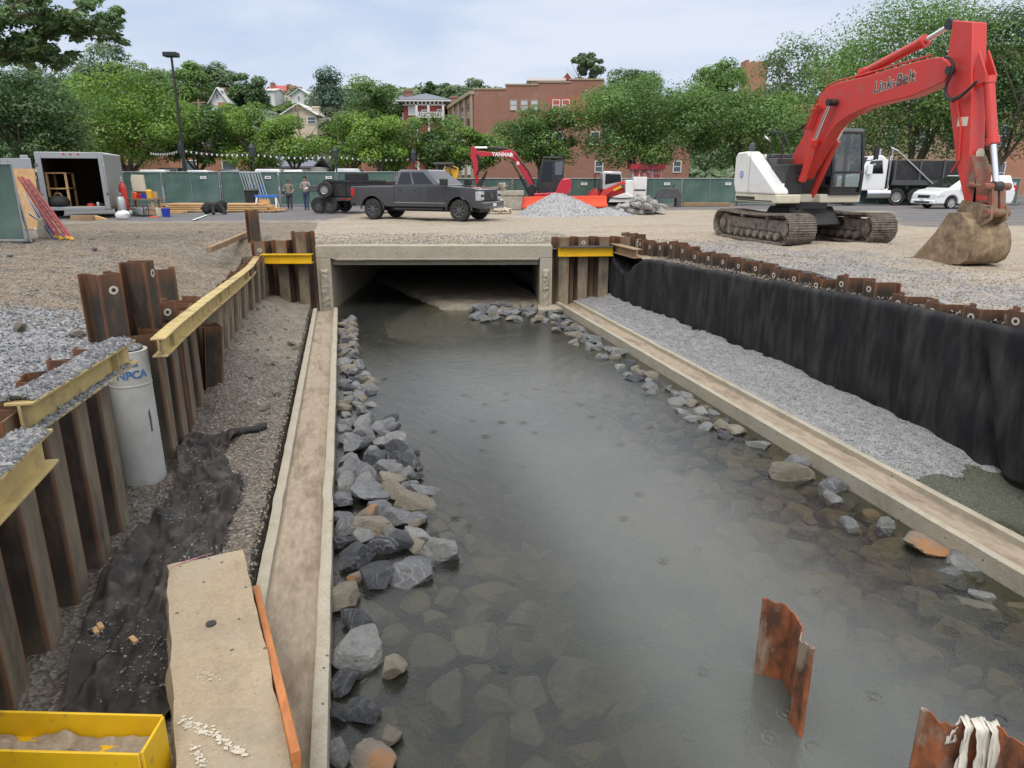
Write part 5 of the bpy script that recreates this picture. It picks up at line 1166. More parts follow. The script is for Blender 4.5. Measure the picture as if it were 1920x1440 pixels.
mb.bar((12.9, mid.y, mid.z), (12.9, low.y, low.z), .1, .14, (1, 0, 0)); mb.bar((13.1, mid.y, mid.z), (13.1, low.y, low.z), .1, .14, (1, 0, 0)); mb.tube([(12.7, low.y, low.z), (13.26, low.y, low.z)], .09, 14)
mb.build('bucket_link', M['redmud'], ex, world=True, bevel=.008)
MB().prism([(tipy-.1, tipz-.44), (tipy+.12, tipz-.44), (tipy+.1, tipz-.62), (tipy-.12, tipz-.62)], 12.72, 13.22, 'yz').build('bucket_ear', M['mud'], ex, world=True)
# hoses, lettering
mb = MB()
for k in range(4):
    x = 12.9 + .08*k; mb.tube([PXx(a, b, x) for a, b in ((1478, 318 - 2*k), (1466, 290), (1468, 272), (1480, 255), (1497, 243), (1512, 232 + 2*k))], .022, 6)
mb.build('hydraulic_hose', M['rubber'], ex, world=True)
mb = MB()
for k in range(2):
    x = 12.68 - .05*k; pts = [PXx(a, b, x) for a, b in ((1772, 107), (1782, 110), (1788, 120), (1786, 135), (1776, 155), (1772, 168 + 3*k), (1776, 180 + 3*k), (1786, 187 + 3*k), (1800, 180 + 2*k), (1818, 166), (1832, 152))]
    mb.tube(pts, .03, 7)
mb.build('hydraulic_hose', M['rubber'], ex, world=True)
mb = MB()
for dx in (0, .07): mb.tube([PXx(a, b, 12.78 + dx) + Vector((0, 0, .035)) for a, b in ((1505, 252), (1535, 184), (1552, 163), (1572, 154), (1620, 142), (1700, 119), (1745, 107))], .02, 6)
for k in range(4): mb.tube([PXx(a + 3*k, b + 2*k, 12.7) for a, b in ((1512, 240), (1520, 218), (1524, 205), (1535, 196))], .018, 6)
mb.tube([(12.77, yA+.3, ap[2][1]-.35), (12.77, yA+.05, ap[2][1]-.9), (12.77, yA-.05, ap[2][1]-1.6), (12.77, yA+.1, ap[2][1]-1.85)], .02, 6)
mb.build('hydraulic_pipe', M['red'], ex, world=True)
pa, pb = PXx(1637, 168, bx0), PXx(1716, 143, bx0)
text_obj('Link-Belt', .36, M['dgrey'], 'side_lettering', ex, MATS_OF[ex.name].inverted() @ frame((pa+pb)/2 + Vector((-.004, 0, .02)), pb-pa, (-1, 0, 0)), .002, shear=.12, bold=.006)
text_obj('Link-Belt', .36, M['cream'], 'letter_outline', ex, MATS_OF[ex.name].inverted() @ frame((pa+pb)/2 + Vector((-.001, 0, .02)), pb-pa, (-1, 0, 0)), .002, shear=.12, bold=.016)
p = PXx(1805, 228, ax0); MB().box(ax0-.006, ax0, p.y-.13, p.y+.13, p.z-.09, p.z+.09).build('data_plate', M['cream'], ex, world=True)
p = PXx(1827, 297, ax0); MB().lathe([(.11, 0), (.1, .004), (.001, .006)], 9, Matrix.Translation((ax0+.2, ap[4][0]-.078, p.z+.1)) @ Matrix.Rotation(PI/2, 4, 'X')).build('mud_splat', M['cream'], ex, world=True)
# ------------------------------------------------------------------ view-facing helper for the far clutter
def vthing(name, label, cat, px, d, rot=0., group=None, z=0., row=HZ):
    p = VD(UD(px, d, row), d, z); t = thing(name, label, cat, p, YAW + rot, group); return t
def loc(px, py, px0, d): return (UD(px, d, py) - UD(px0, d), ZD(py, d))
# --- small crimson excavator
d = 44.; X0 = 1030
me_ = vthing('mini_excavator', 'crimson compact excavator with a black cab behind the gravel pile', 'excavator', X0, d)
def q(px, py): return loc(px, py, X0, d)
tb = track_belt(me_, 0, 1.9, .3, .4, 30, 'tyre', axis='x', nm='track'); tb.location.y = -.75; t2 = track_belt(me_, 0, 1.9, .3, .4, 30, 'tyre', axis='x', nm='track'); t2.location.y = .75
MB().box(-.8, .8, -.55, .55, .35, .75).build('undercarriage', M['black'], me_, bevel=.03)
MB().prism([q(1002, 372), q(1000, 362), q(1040, 360), q(1046, 344), q(1052, 335), q(1066, 334), q(1069, 340), q(1068, 368), q(1050, 374)], -.95, .95).build('body', M['crimson'], me_, bevel=.06, seg=3)
MB().prism([q(1052, 378), q(1056, 368), q(1069, 352), q(1070, 372), q(1064, 379)], -.97, .97).build('counterweight', M['dgrey'], me_, bevel=.05)
cabq = [q(1008, 362), q(1006, 345), q(1016, 302), q(1056, 300), q(1055, 336), q(1046, 345), q(1040, 362)]
MB().prism(cabq, -.9, .25).build('cab', M['black'], me_, bevel=.03)
MB().prism([q(1013, 340), q(1019, 304), q(1033, 303), q(1033, 340)], -.915, -.89).build('door_window', M['glass'], me_); MB().prism([q(1039, 328), q(1039, 304), q(1054, 303), q(1052, 328)], -.915, -.89).build('rear_window', M['wpane'], me_); MB().box(-.42, .72, -.95, .3, 3.08-.28, 3.15-.28).build('cab_roof', M['dgrey'], me_, bevel=.02)
MB().prism([q(998, 352), q(987, 340), q(973, 315), q(962, 299), q(950, 294), q(932, 292), q(897, 294), q(892, 288), q(897, 283), q(930, 286), q(955, 280), q(966, 285), q(978, 302), q(1002, 343)], -.13, .13).build('boom', M['crimson'], me_, bevel=.02)
MB().prism([q(883, 276), q(890, 274), q(896, 287), q(896, 300), q(898, 345), q(893, 346), q(886, 303), q(882, 296)], -.1, .1).build('arm', M['crimson'], me_, bevel=.015)
mb = MB().tube([(*[q(884, 277)[0]], 0, q(884, 277)[1]), (q(915, 277)[0], 0, q(915, 277)[1])], .05, 8); mb.build('rod', M['chrome'], me_); MB().tube([(q(913, 277)[0], 0, q(913, 277)[1]), (q(955, 280)[0], 0, q(955, 280)[1])], .085, 10).build('hydraulic_cylinder', M['black'], me_)
MB().tube([(q(960, 304)[0], -.2, q(960, 304)[1]), (q(977, 333)[0], -.2, q(977, 333)[1])], .05, 8).tube([(q(975, 330)[0], -.2, q(975, 330)[1]), (q(992, 362)[0], -.2, q(992, 362)[1])], .09, 10).build('hydraulic_cylinder', M['black'], me_)
mb = MB().prism([q(988, 352), q(997, 345), q(1006, 352), q(1004, 370), q(992, 372)], -.3, .3); mb.build('boom_swing', M['black'], me_, bevel=.03)
mb = MB()
for k in range(3): mb.tube([(*(q(893 + 2*k, 290)[:1]), -.14, q(893, 290)[1]), (q(899+2*k, 305)[0], -.2, q(899, 305)[1]), (q(898+k, 318)[0], -.2, q(898, 318)[1]), (q(893+k, 328)[0], -.13, q(893, 328)[1])], .02, 5)
mb.tube([(q(965, 290)[0], -.16, q(965, 290)[1]), (q(990, 320)[0], -.2, q(990, 320)[1]), (q(1002, 345)[0], -.2, q(1002, 345)[1])], .03, 6); mb.build('hydraulic_hose', M['rubber'], me_)
MB().prism([q(894, 345), q(906, 330), q(912, 318), q(914, 322), q(905, 345), q(897, 356)], -.3, .3).build('bucket', M['black'], me_, bevel=.02)
text_obj('YANMAR', .3, M['paper'], 'side_lettering', me_, frame((q(942, 291)[0], -.135, q(942, 290)[1]), (1, 0, -.04), (0, -1, 0)), .003, bold=.012)
MB().lathe([(.1, 0), (.1, .01)], 16, Matrix.Translation((q(959, 291)[0]-.02, -.135, q(959, 291)[1]+.02)) @ RX).build('round_decal', M['paper'], me_); MB().box(q(972, 0)[0]-.08, q(972, 0)[0]+.08, -.14, -.128, q(0, 309)[1], q(0, 303)[1]).build('warning_label', M['paper'], me_)
# --- compact track loader, red and white
d = 46.; X0 = 1160
ld = vthing('track_loader', 'red and white compact track loader behind the orange barrier', 'loader', X0, d)
def q(px, py): return loc(px, py, X0, d)
tb = track_belt(ld, 0, 1.35, .27, .4, 26, 'tyre', axis='x', nm='track'); tb.location = (.15, -.8, 0); tb2 = track_belt(ld, 0, 1.35, .27, .4, 26, 'tyre', axis='x', nm='track'); tb2.location = (.15, .8, 0)
for yy in (-.82, .82): MB().prism([(-.7, .25), (-.6, .5), (.35, .82), (.95, .5), (1.0, .25)], yy-.1, yy+.1).build('track_frame', M['white'], ld, bevel=.02)
MB().prism([q(1128, 378), q(1140, 352), q(1168, 345), q(1183, 339), q(1184, 378)], -.6, .6).build('body', M['red'], ld, bevel=.04)
MB().prism([q(1170, 380), q(1168, 345), q(1172, 338), q(1183, 337), q(1184, 384)], -.85, .85).build('engine_cover', M['white'], ld, bevel=.04)
MB().prism([q(1127, 356), q(1127, 325), q(1131, 321), q(1162, 322), q(1165, 350)], -.62, .62).build('cab', M['silver'], ld, bevel=.05)
MB().prism([q(1132, 346), q(1133, 326), q(1161, 327), q(1162, 340)], -.64, -.61).build('side_window', M['glass'], ld); MB().box(q(1126, 0)[0]-.012, q(1126, 0)[0]+.0, -.5, .5, q(0, 352)[1], q(0, 326)[1]).build('front_window', M['glass'], ld)
for yy in (-.78, .78): MB().prism([q(1102, 378), q(1106, 362), q(1116, 352), q(1120, 370), q(1128, 356), q(1166, 338), q(1170, 344), q(1132, 366), q(1120, 378)], yy-.08, yy+.08).build('lift_arm', M['red'], ld, bevel=.02)
MB().prism([q(1098, 380), q(1104, 366), q(1112, 380)], -.9, .9).build('bucket', M['red'], ld); MB().box(q(1168, 0)[0], q(1168, 0)[0]+.45, -.866, -.858, q(0, 352)[1], q(0, 346)[1]).build('lettering_strip', M['dgrey'], ld)
MB().prism([q(1145, 355), q(1160, 347), q(1162, 351), q(1148, 358)], -.875, -.862).build('yellow_stripe', M['cat'], ld)
# white cabinet panel beside it
wp = vthing('cabinet', 'plain white cabinet standing at the right end of the track loader', 'cabinet', 1200, 46.5); MB().box(-.42, .42, -.2, .2, .1, 1.75).build('body', M['white'], wp, bevel=.03); MB().box(-.36, .36, -.215, -.2, .9, 1.0).build('lettering_strip', M['dgrey'], wp)
# --- yellow canopy excavator behind the pickup
d = 43.; ye = vthing('canopy_excavator', 'yellow excavator with a flat canopy, mostly hidden behind the pickup roof', 'excavator', 835, d)
def q(px, py): return loc(px, py, 835, d)
MB().box(-1.0, 1.0, -.8, .8, .6, 1.3).build('body', M['cat'], ye, bevel=.05); track_belt(ye, 0, 1.8, .3, .45, 28, 'tyre', axis='x')
MB().box(q(806, 0)[0], q(835, 0)[0]+.25, -.7, .7, q(0, 309)[1], q(0, 305)[1]).build('canopy', M['dgrey'], ye, bevel=.03); mb = MB()
for x in (812, 838): mb.box(q(x, 0)[0]-.05, q(x, 0)[0]+.03, -.6, -.52, .9, q(0, 309)[1]); mb.box(q(x, 0)[0]-.05, q(x, 0)[0]+.03, .52, .6, .9, q(0, 309)[1])
mb.build('canopy_post', M['dgrey'], ye); MB().prism([q(833, 328), q(838, 310), q(846, 309), q(860, 315), q(859, 332), q(852, 340), q(848, 326)], -.25, .1).build('boom', M['cat'], ye, bevel=.03); MB().tube([(q(838, 310)[0], -.3, q(838, 310)[1]), (q(857, 316)[0], -.3, q(857, 316)[1])], .05).build('hydraulic_cylinder', M['black'], ye)
# --- orange water barriers
for k, (pa, pb, da, db, lab) in enumerate(((962, 1052, 41., 42.3, 'orange plastic barrier at the left of the gravel pile'), (1055, 1139, 42.4, 43.7, 'orange plastic barrier behind the right slope of the gravel pile'))):
    a, b = VD(UD(pa, da), da), VD(UD(pb, db), db); L = (b-a).length; t = thing('water_barrier', lab, 'barrier', a, math.atan2(b.y-a.y, b.x-a.x), 'orange barriers')
    MB().prism([(-.28, 0), (.28, 0), (.28, .12), (.14, .3), (.11, .68), (-.11, .68), (-.14, .3), (-.28, .12)], 0, L-.06, 'yz').build('shell', M['orange'], t, bevel=.03)
    mb = MB()
    for z in (.15, .32, .5): mb.lathe([(.05, -.01), (.05, .14)], 10, Matrix.Translation((-.02, -.1, z)) @ Matrix.Rotation(PI/2, 4, 'Y'))
    mb.build('hinge_knuckle', M['dgrey'], t)
# --- gravel pile
d = 35.; gp = vthing('gravel_pile', 'cone of pale grey gravel in front of the orange barrier', 'gravel pile', 1050, d)
def gpf(u, v):
    x = -2.5 + 6.0*u; y = -1.7 + 3.4*v; r1 = math.hypot((x+.15)/(1.9 if x < -.15 else 2.5), y/1.6); h = 1.16*max(0, 1-r1)**.9*(1-.12*math.exp(-r1*8))
    h = max(h, .38*max(0, 1-math.hypot((x-2.2)/1.4, y/1.2))); return (x, y, h - .02 + .05*fbm(x*2.2, y*2.2, 3.)*(h > .02))
M['gravpile'] = mnoise_mat('pale_gravel', (.3,.3,.31), (.5,.5,.51), 22, .9, bump=.7, bscale=30, bdist=.03, kind='World')
MB().grid(gpf, 80, 50).build('heap', M['gravpile'], gp, sharp=0); pts = []
while len(pts) < 5200:
    u, v = rg.random(2); p = gpf(u, v)
    if p[2] > .0: pts.append(MATS_OF[gp.name] @ Vector(p))
M['palepeb'] = gravel_stone('pale_crushed_stone', [(.26,.26,.27), (.42,.42,.43), (.34,.335,.33), (.58,.58,.58)])
pebbles('loose_stones', pts, .04, M['palepeb'], parent=gp, seed=41)
# --- boulder pile
placed = []
for k in range(66):
    d = random.uniform(35.2, 37.2); px = random.gauss(1205, 23); h = max(0, 1 - abs(px-1205)/58); s = random.uniform(.42, .72)
    z = random.choice([0, .05, .35, .6])*h; p = VD(UD(px, d), d, .12 + z)
    rock(p, s, [M['rockpale'], M['rockpale'], M['rockpale'], M['rock'][1]][k % 4], 'pale boulder in the heap to the right of the gravel pile', 'boulder heap', None, .5, 'boulder', 'boulder')
# --- pallet of sandbags, rubble skip behind
d = 36.2; pl = vthing('pallet', 'wooden pallet under white sandbags at the front of the pickup', 'pallet', 936, d)
mb = MB()
for k in range(6): mb.box(-.6, .6, -.5+.18*k, -.38+.18*k, .1, .13)
for x in (-.58, 0, .5): mb.box(x, x+.09, -.5, .52, 0, .1)
mb.build('slats', M['woodold'], pl)
bags = []
for k in range(24):
    lv = 0 if k < 10 else (1 if k < 17 else (2 if k < 22 else 3)); p = VD(UD(936, d) + random.uniform(-.45, .45)*(1-.2*lv), d + random.uniform(-.4, .35)*(1-.2*lv), .22 + .15*lv)
    o = bpy.data.objects.new('sandbag', ROCKS[k % 12]); C.objects.link(o); o.location = p; o.scale = (.46, .3, .25); o.rotation_euler = (random.uniform(-.2, .2), random.uniform(-.2, .2), random.uniform(0, 3)); s = o.material_slots[0]; s.link = 'OBJECT'; s.material = M['bag']
    tag(o, 'lumpy white sandbag heaped on the pallet in front of the pickup', 'sandbag', 'sandbags on the pallet')
d = 41.; sk = vthing('concrete_bin', 'stained concrete bin of rubble behind the sandbags', 'bin', 945, d)
MB().prism([(-1.05, .0), (-1.25, 1.0), (1.05, 1.0), (.95, 0)], -.7, .7).build('body', M['concrete2'], sk, bevel=.03); MB().box(-1.3, 1.1, -.75, .75, .78, 1.02).build('rim', M['concrete2'], sk, bevel=.02)
for k in range(6): rock(VD(UD(925 + 5*k, d), d, 1.1 + .06*(k % 3)), .4, M['rock'][2], 'lump of rubble on the concrete bin', 'rubble in the concrete bin', None, .5, 'rubble_lump', 'rubble')
# --- kiosk
d = 52.; ki = vthing('kiosk', 'small white kiosk with red poster panels and a red roof, behind the fence', 'kiosk', 1210, d)
MB().box(-1.0, 1.0, -.6, .6, 0, 2.25).build('wall', M['trim'], ki, bevel=.02); MB().prism([(-1.25, 2.25), (-1.15, 2.6), (1.15, 2.6), (1.25, 2.25)], -.85, .85).build('roof', M['crimson'], ki)
def poster():
    t = NT('poster_print'); v = t.coord('Object'); return t.bsdf(t.ramp(t.noise(v, 3.2, 5, .7), [(.38, (.3,.03,.03)), (.5, (.5,.1,.08)), (.6, (.65,.5,.45)), (.7, (.12,.1,.12))]), .4)
M['poster'] = poster()
for x0, x1 in ((-.95, -.55), (-.48, .35), (.42, .95)): MB().box(x0, x1, -.62, -.6, 1.35, 2.2).build('poster_panel', M['poster'], ki)
# --- grey attachment and boards by the right fence
d = 44.5; sa = vthing('loader_attachment', 'dark grey open steel attachment standing on the asphalt right of the boulders', 'attachment', 1254, d); mb = MB()
mb.prism([(-.75, 0), (-.75, .6), (-.4, 1.1), (.5, 1.1), (.75, .7), (.75, 0), (.5, 0), (.5, .5), (-.5, .5), (-.5, 0)], -.4, -.3).prism([(-.75, 0), (-.75, .6), (-.4, 1.1), (.5, 1.1), (.75, .7), (.75, 0), (.5, 0), (.5, .5), (-.5, .5), (-.5, 0)], .3, .4).box(-.7, .7, -.3, .3, .5, .6).tube([(.3, 0, 1.1), (.35, 0, 1.4)], .06); mb.build('frame', M['dgrey'], sa, bevel=.02)
d = 46.; lb = vthing('lumber_stack', 'flat stack of brown boards along the foot of the right fence', 'lumber', 1320, d); mb = MB()
for k in range(5): mb.box(-1.4 - .2*(k % 2), 1.9 - .2*(k % 3), -.5 + .22*k, -.3 + .22*k, .02, .12)
for k in range(3): mb.box(-1.2, 1.7, -.4 + .25*k, -.18 + .25*k, .13, .2)
mb.build('boards', M['woodold'], lb)
# ------------------------------------------------------------------ left clutter
d = 31.8
# enclosed trailer, leaning a little
tl_ = VD(UD(136, d), d); ct = thing('cargo_trailer', 'grey enclosed cargo trailer with its rear door open, tools inside', 'trailer', tl_, YAW + .34)
HW, L, z0, z1 = 1.27, 4.6, .5, 2.72
MB().box(-HW, -HW+.05, 0, L, z0, z1).box(HW-.05, HW, 0, L, z0, z1).box(-HW, HW, L-.05, L, z0, z1).build('wall_panel', M['alu'], ct, bevel=.02)
MB().box(-HW+.051, -HW+.06, .02, L-.06, z0, z1).box(HW-.06, HW-.051, .02, L-.06, z0, z1).box(-HW+.06, HW-.06, L-.06, L-.051, z0, z1).box(-HW+.06, HW-.06, .05, L-.06, z1-.01, z1-.002).build('shade_lining', M['darkwood'], ct)  # dark boards added to put the interior's shade into the wall colour
MB().box(-HW, HW, 0, L, z1, z1+.06).build('roof', M['white'], ct, bevel=.03); MB().box(-HW, HW, 0, L, z0-.12, z0).build('floor', M['woodold'], ct)
mb = MB().box(-HW-.01, -HW+.2, -.05, .03, z0-.1, z1+.06).box(HW-.2, HW+.01, -.05, .03, z0-.1, z1+.06).box(-HW+.2, HW-.2, -.05, .03, z1-.2, z1+.06).box(-HW+.2, HW-.2, -.05, .03, z0-.13, z0+.02); mb.build('door_frame', M['steel'], ct, bevel=.015)
MB().box(-HW-.3, -HW-.02, -1.0, -.95, z0, z1-.1, Matrix.Rotation(0, 4, 'Z')).build('open_door', M['steel'], ct, bevel=.01)
for z in (1.0, 2.2): MB().box(-HW-.06, -HW+.06, -.07, -.05, z, z+.1).box(HW-.1, HW+.02, -.07, -.05, z, z+.1).build('door_latch', M['chrome'], ct)
MB().tube([(HW-.09, -.07, 1.0), (HW-.09, -.07, 2.5)], .02).build('lock_rod', M['alu'], ct)
mb = MB()
for x in (-.25, .02, .3): mb.box(x, x+.09, -.062, -.05, z1-.06, z1)
mb.build('marker_lamp', M['lightred'], ct)
for s in (-1, 1):
    wheel(ct, 2.0 if False else s*(HW-.02), 2.2, .34, .22, 'silver', s) if False else None
wl = MB()
for y in (1.9, 2.7):
    for s in (-1, 1):
        o = MB().lathe([(.12, -.1), (.3, -.1), (.34, -.05), (.34, .05), (.3, .1), (.12, .1)], 22, Matrix.Translation((s*(HW-.0), y, .34)) @ Matrix.Rotation(PI/2, 4, 'Y')).build('wheel', M['tyre'], ct)
        MB().lathe([(.001, s*.08), (.2, s*.09), (.2, -s*.05)], 16, Matrix.Translation((s*HW, y, .34)) @ Matrix.Rotation(PI/2, 4, 'Y'), caps=False).build('rim', M['silver'], o)
# things kept inside
it = thing('shelf_frame', 'raw timber shelf frame inside the trailer against its left wall', 'shelf', ct.matrix_basis @ Vector((-.72, .7, z0)), YAW+.34)
mb = MB()
for x in (-.42, .3):
    for y in (-.2, 1.2): mb.box(x, x+.09, y, y+.06, 0, 1.45)
for z in (.75, 1.4): mb.box(-.42, .39, -.22, 1.28, z, z+.05)
mb.build('timber', M['wood'], it)
it = thing('tool_bag', 'dark bulging tool bag on the trailer floor at the left', 'bag', ct.matrix_basis @ Vector((-.72, .25, z0)), YAW)
o = MB().lathe([(.2, 0), (.34, .08), (.36, .25), (.28, .42), (.1, .48), (.001, .49)], 18, Matrix.Scale(1.25, 4, (1, 0, 0))); o.build('body', M['tarpblk'], it, sharp=0); MB().tube([(-.2, 0, .42), (-.1, 0, .58), (.1, 0, .58), (.2, 0, .42)], .025).build('handle', M['woodold'], it)
it = thing('toolbox', 'small red toolbox on the sill of the open trailer', 'box', ct.matrix_basis @ Vector((.5, .12, z0)), YAW); MB().box(-.11, .11, -.08, .08, 0, .14).build('body', M['red'], it, bevel=.015); MB().tube([(-.07, 0, .14), (-.06, 0, .19), (.06, 0, .19), (.07, 0, .14)], .01).build('handle', M['black'], it)
it = thing('grinder', 'small grey power tool beside the red toolbox in the trailer', 'tool', ct.matrix_basis @ Vector((.78, .15, z0)), YAW); MB().lathe([(.07, 0), (.08, .14), (.05, .2)], 12).build('motor', M['steel'], it); MB().tube([(.05, 0, .1), (.22, 0, .12)], .035).build('grip', M['black'], it)
d = 33.
def simple(name, label, cat, px, d, mb, mat, part='body', rot=0., bevel=.01, group=None, extra=()):
    t = vthing(name, label, cat, px, d, rot, group); mb.build(part, M[mat], t, bevel=bevel)
    for nm, m2, mt in extra: m2.build(nm, M[mt], t, bevel=bevel*.5)
    return t
simple('timber_block', 'tan timber block lying under the rear sill of the cargo trailer', 'timber', 143, 30.9, MB().box(-.48, .48, -.12, .12, 0, .2), 'woodold')
simple('timber_block', 'tilted pale board end on the ground right of the timber block', 'timber', 176, 31., MB().prism([(-.2, 0), (-.25, .2), (.22, .06), (.25, 0)], -.1, .1), 'wood')
t = vthing('rubbish_bag', 'white rubbish bag on the ground at the right rear corner of the trailer', 'bag', 218, 31.2); MB().grid(lambda u, v: ((.3*math.sin(PI*v)**.6*math.cos(2*PI*u) + .05*v)*(1+.2*fbm(u*3, v*4)), .22*math.sin(PI*v)**.6*math.sin(2*PI*u), .19 - .19*math.cos(PI*v) + .05*fbm(u*5, v*5))[:3], 24, 16).build('sack', M['paper'], t, sharp=0)
t = vthing('gas_cylinder', 'tall red gas cylinder standing beside the cargo trailer', 'gas cylinder', 226, 33.4)
MB().lathe([(.15, 0), (.16, .03), (.16, 1.25), (.13, 1.4), (.06, 1.5), (.05, 1.55)], 24).build('tank', M['red'], t); MB().lathe([(.03, 1.55), (.03, 1.68), (.07, 1.7), (.07, 1.74), (.001, 1.76)], 12).box(-.1, .1, -.02, .02, 1.62, 1.66).build('valve', M['chrome'], t)
t = vthing('gas_cylinder', 'short silver gas cylinder in front of the red one', 'gas cylinder', 219, 32.8)
MB().lathe([(.17, 0), (.2, .05), (.2, .75), (.14, .9), (.05, .95)], 24).build('tank', M['alu'], t); MB().lathe([(.05, .95), (.05, 1.1)], 12).lathe([(.1, 1.0), (.1, 1.03)], 12).build('valve', M['steel'], t)
t = vthing('work_table', 'rough timber work table beside the gas cylinders', 'table', 263, 34.4); mb = MB()
for x in (-.62, .5):
    for y in (-.35, .3): mb.box(x, x+.1, y, y+.1, 0, .72)
mb.build('leg', M['wood'], t); MB().box(-.7, .7, -.42, .45, .72, .8).box(-.62, .6, -.36, .4, .25, .3).build('tabletop', M['woodold'], t); MB().box(-.62, .55, .2, .26, .8, 1.1).build('back_rail', M['wood'], t)
simple('plywood_sign', 'cream board stood upright on the work table', 'board', 257, 34.5, MB().prism([(-.28, 1.12), (-.3, 1.7), (-.24, 1.86), (.26, 1.84), (.3, 1.1)], -.05, .12), 'cream')
for k, (px, m_, s, lab) in enumerate(((248, 'orange', .14, 'orange can at the left end of the work table'), (268, 'lime', .17, 'blue box on the work table'), (258, 'crimson', .12, 'dark red box on the work table'), (275, 'cat', .2, 'yellow upright tool at the right end of the work table'))):
    t = vthing('tin_can' if k == 0 else 'box', lab, 'can' if k == 0 else 'box', px, 34.2, z=.8)
    (MB().lathe([(s*.7, 0), (s*.7, s*1.7), (s*.3, s*2)], 14) if k in (0, 3) else MB().box(-s, s, -s*.7, s*.7, 0, s*1.3)).build('body', M[m_], t, bevel=.008)
t = vthing('generator', 'grey portable generator in a black tube frame on the ground before the table', 'generator', 250, 33.6); mb = MB()
for y in (-.22, .22):
    for a, b in (((-.35, 0), (-.35, .5)), ((.35, 0), (.35, .5)), ((-.35, .5), (.35, .5)), ((-.35, .02), (.35, .02))): mb.tube([(a[0], y, a[1]), (b[0], y, b[1])], .02, 6)
mb.build('tube_frame', M['black'], t); MB().lathe([(.18, -.15), (.19, .15)], 18, Matrix.Translation((-.12, 0, .24)) @ RX).box(-.02, .3, -.16, .16, .1, .36).build('motor', M['steel'], t, bevel=.01)
t = vthing('generator', 'smaller grey pump beside the generator', 'pump', 236, 33.2); MB().lathe([(.14, -.12), (.15, .12)], 16, Matrix.Translation((0, 0, .2)) @ RX).box(-.2, .22, -.12, .12, 0, .07).build('motor', M['dgrey'], t); MB().lathe([(.12, .12), (.05, .16)], 16, Matrix.Translation((0, 0, .2)) @ RX).build('fan_cover', M['alu'], t)
t = vthing('plastic_bucket', 'blue plastic bucket on the asphalt by the end of the lumber', 'bucket', 302, 33.4); MB().lathe([(.001, 0), (.15, 0), (.19, .36), (.2, .36), (.2, .38), (.17, .38), (.14, .03)], 22, caps=False).build('body', M['lime'], t); MB().tube([(.19*math.cos(a), -.02, .36 + .16*math.sin(a)) for a in [PI*k/8 for k in range(9)]], .006, 5).build('handle', M['steel'], t)
simple('plastic_bucket', 'pale bucket half hidden between the table and the blue bucket', 'bucket', 288, 34., MB().lathe([(.12, 0), (.16, .36), (.15, .36), (.11, .05)], 18), 'cream')
simple('scrap_board', 'small orange scrap lying in front of the table', 'scrap', 277, 32.8, MB().prism([(-.18, 0), (-.1, .06), (.2, .04), (.22, 0)], -.08, .08), 'orange')
# black bundle
t = vthing('tarp_bundle', 'black tarpaulin bundle slumped on the asphalt before the lumber', 'tarpaulin', 394, 35.4)
def bun(u, v):
    x = -.65 + 1.3*v; prof = .5*math.sin(PI*min(1, v*1.05))**.5*(.75 + .35*math.sin(v*7+1)); a = 2*PI*u; zz = max(.0, .28 + prof*.75*math.sin(a)*.9 + .25*v*(math.sin(a) > 0)); return (x + .12*fbm(v*5, u*2), .42*prof*math.cos(a)*(1+.3*fbm(u*4, v*4)), zz + .1*fbm(u*5, v*6)*(zz > .05))
MB().grid(bun, 30, 30).build('cloth', M['tarpblk'], t, sharp=0); MB().tube([(.35, -.1, .5), (.55, -.2, .2), (.6, -.22, .0)], .1).tube([(.05, -.2, .4), (.1, -.35, .05)], .09).build('hanging_fold', M['tarpblk'], t)
# lumber
t = vthing('lumber_stack', 'long low stack of fresh boards on the asphalt below the green fence', 'lumber', 410, 38.2, -.03)
mb = MB(); r2 = random.Random(3)
for lv in range(4):
    for k in range(5): o_ = r2.uniform(-.3, .3); mb.box(-3.3 + o_ + .15*lv, 3.15 + o_ - .3*lv, -.6 + .25*k, -.38 + .25*k, .05 + .1*lv, .13 + .1*lv)
mb.build('boards', M['wood'], t, bevel=.004, seg=1); mb = MB()
for x in (-2.5, 0, 2.3): mb.box(x, x+.1, -.6, .6, 0, .05)
mb.build('bearer', M['woodold'], t)
t = vthing('lumber_stack', 'loose boards lying left of the long lumber stack', 'lumber', 305, 36.8, .05); mb = MB()
for k in range(4): mb.box(-.9 + .1*k, .9, -.4 + .22*k, -.25 + .22*k, .0 + .06*(k % 2), .06 + .06*(k % 2))
mb.build('boards', M['wood'], t)
t = vthing('sawhorse', 'blue topped sawhorse with white legs at the right end of the lumber', 'sawhorse', 496, 38.6); MB().box(-.6, .6, -.09, .09, .72, .84).build('top_beam', M['bluep'], t, bevel=.015); 
for x in (-.5, .5):
    for y in (-.3, .3): MB().bar((x, y*.15, .74), (x*1.12, y, 0), .06, .04).build('leg', M['white'], t)
MB().box(-.35, .2, -.15, -.12, .3, .62).build('shelf_board', M['wood'], t)
t = vthing('wheelie_bin', 'black lidded bin between the leaning panels and the sawhorse', 'bin', 468, 40.5); MB().prism([(-.25, 0), (-.3, 1.0), (.3, 1.0), (.25, 0)], -.3, .3).build('body', M['tarpblk'], t, bevel=.03); MB().prism([(-.32, 1.0), (-.34, 1.08), (.3, 1.14), (.34, 1.0)], -.34, .34).build('lid', M['dgrey'], t, bevel=.02)
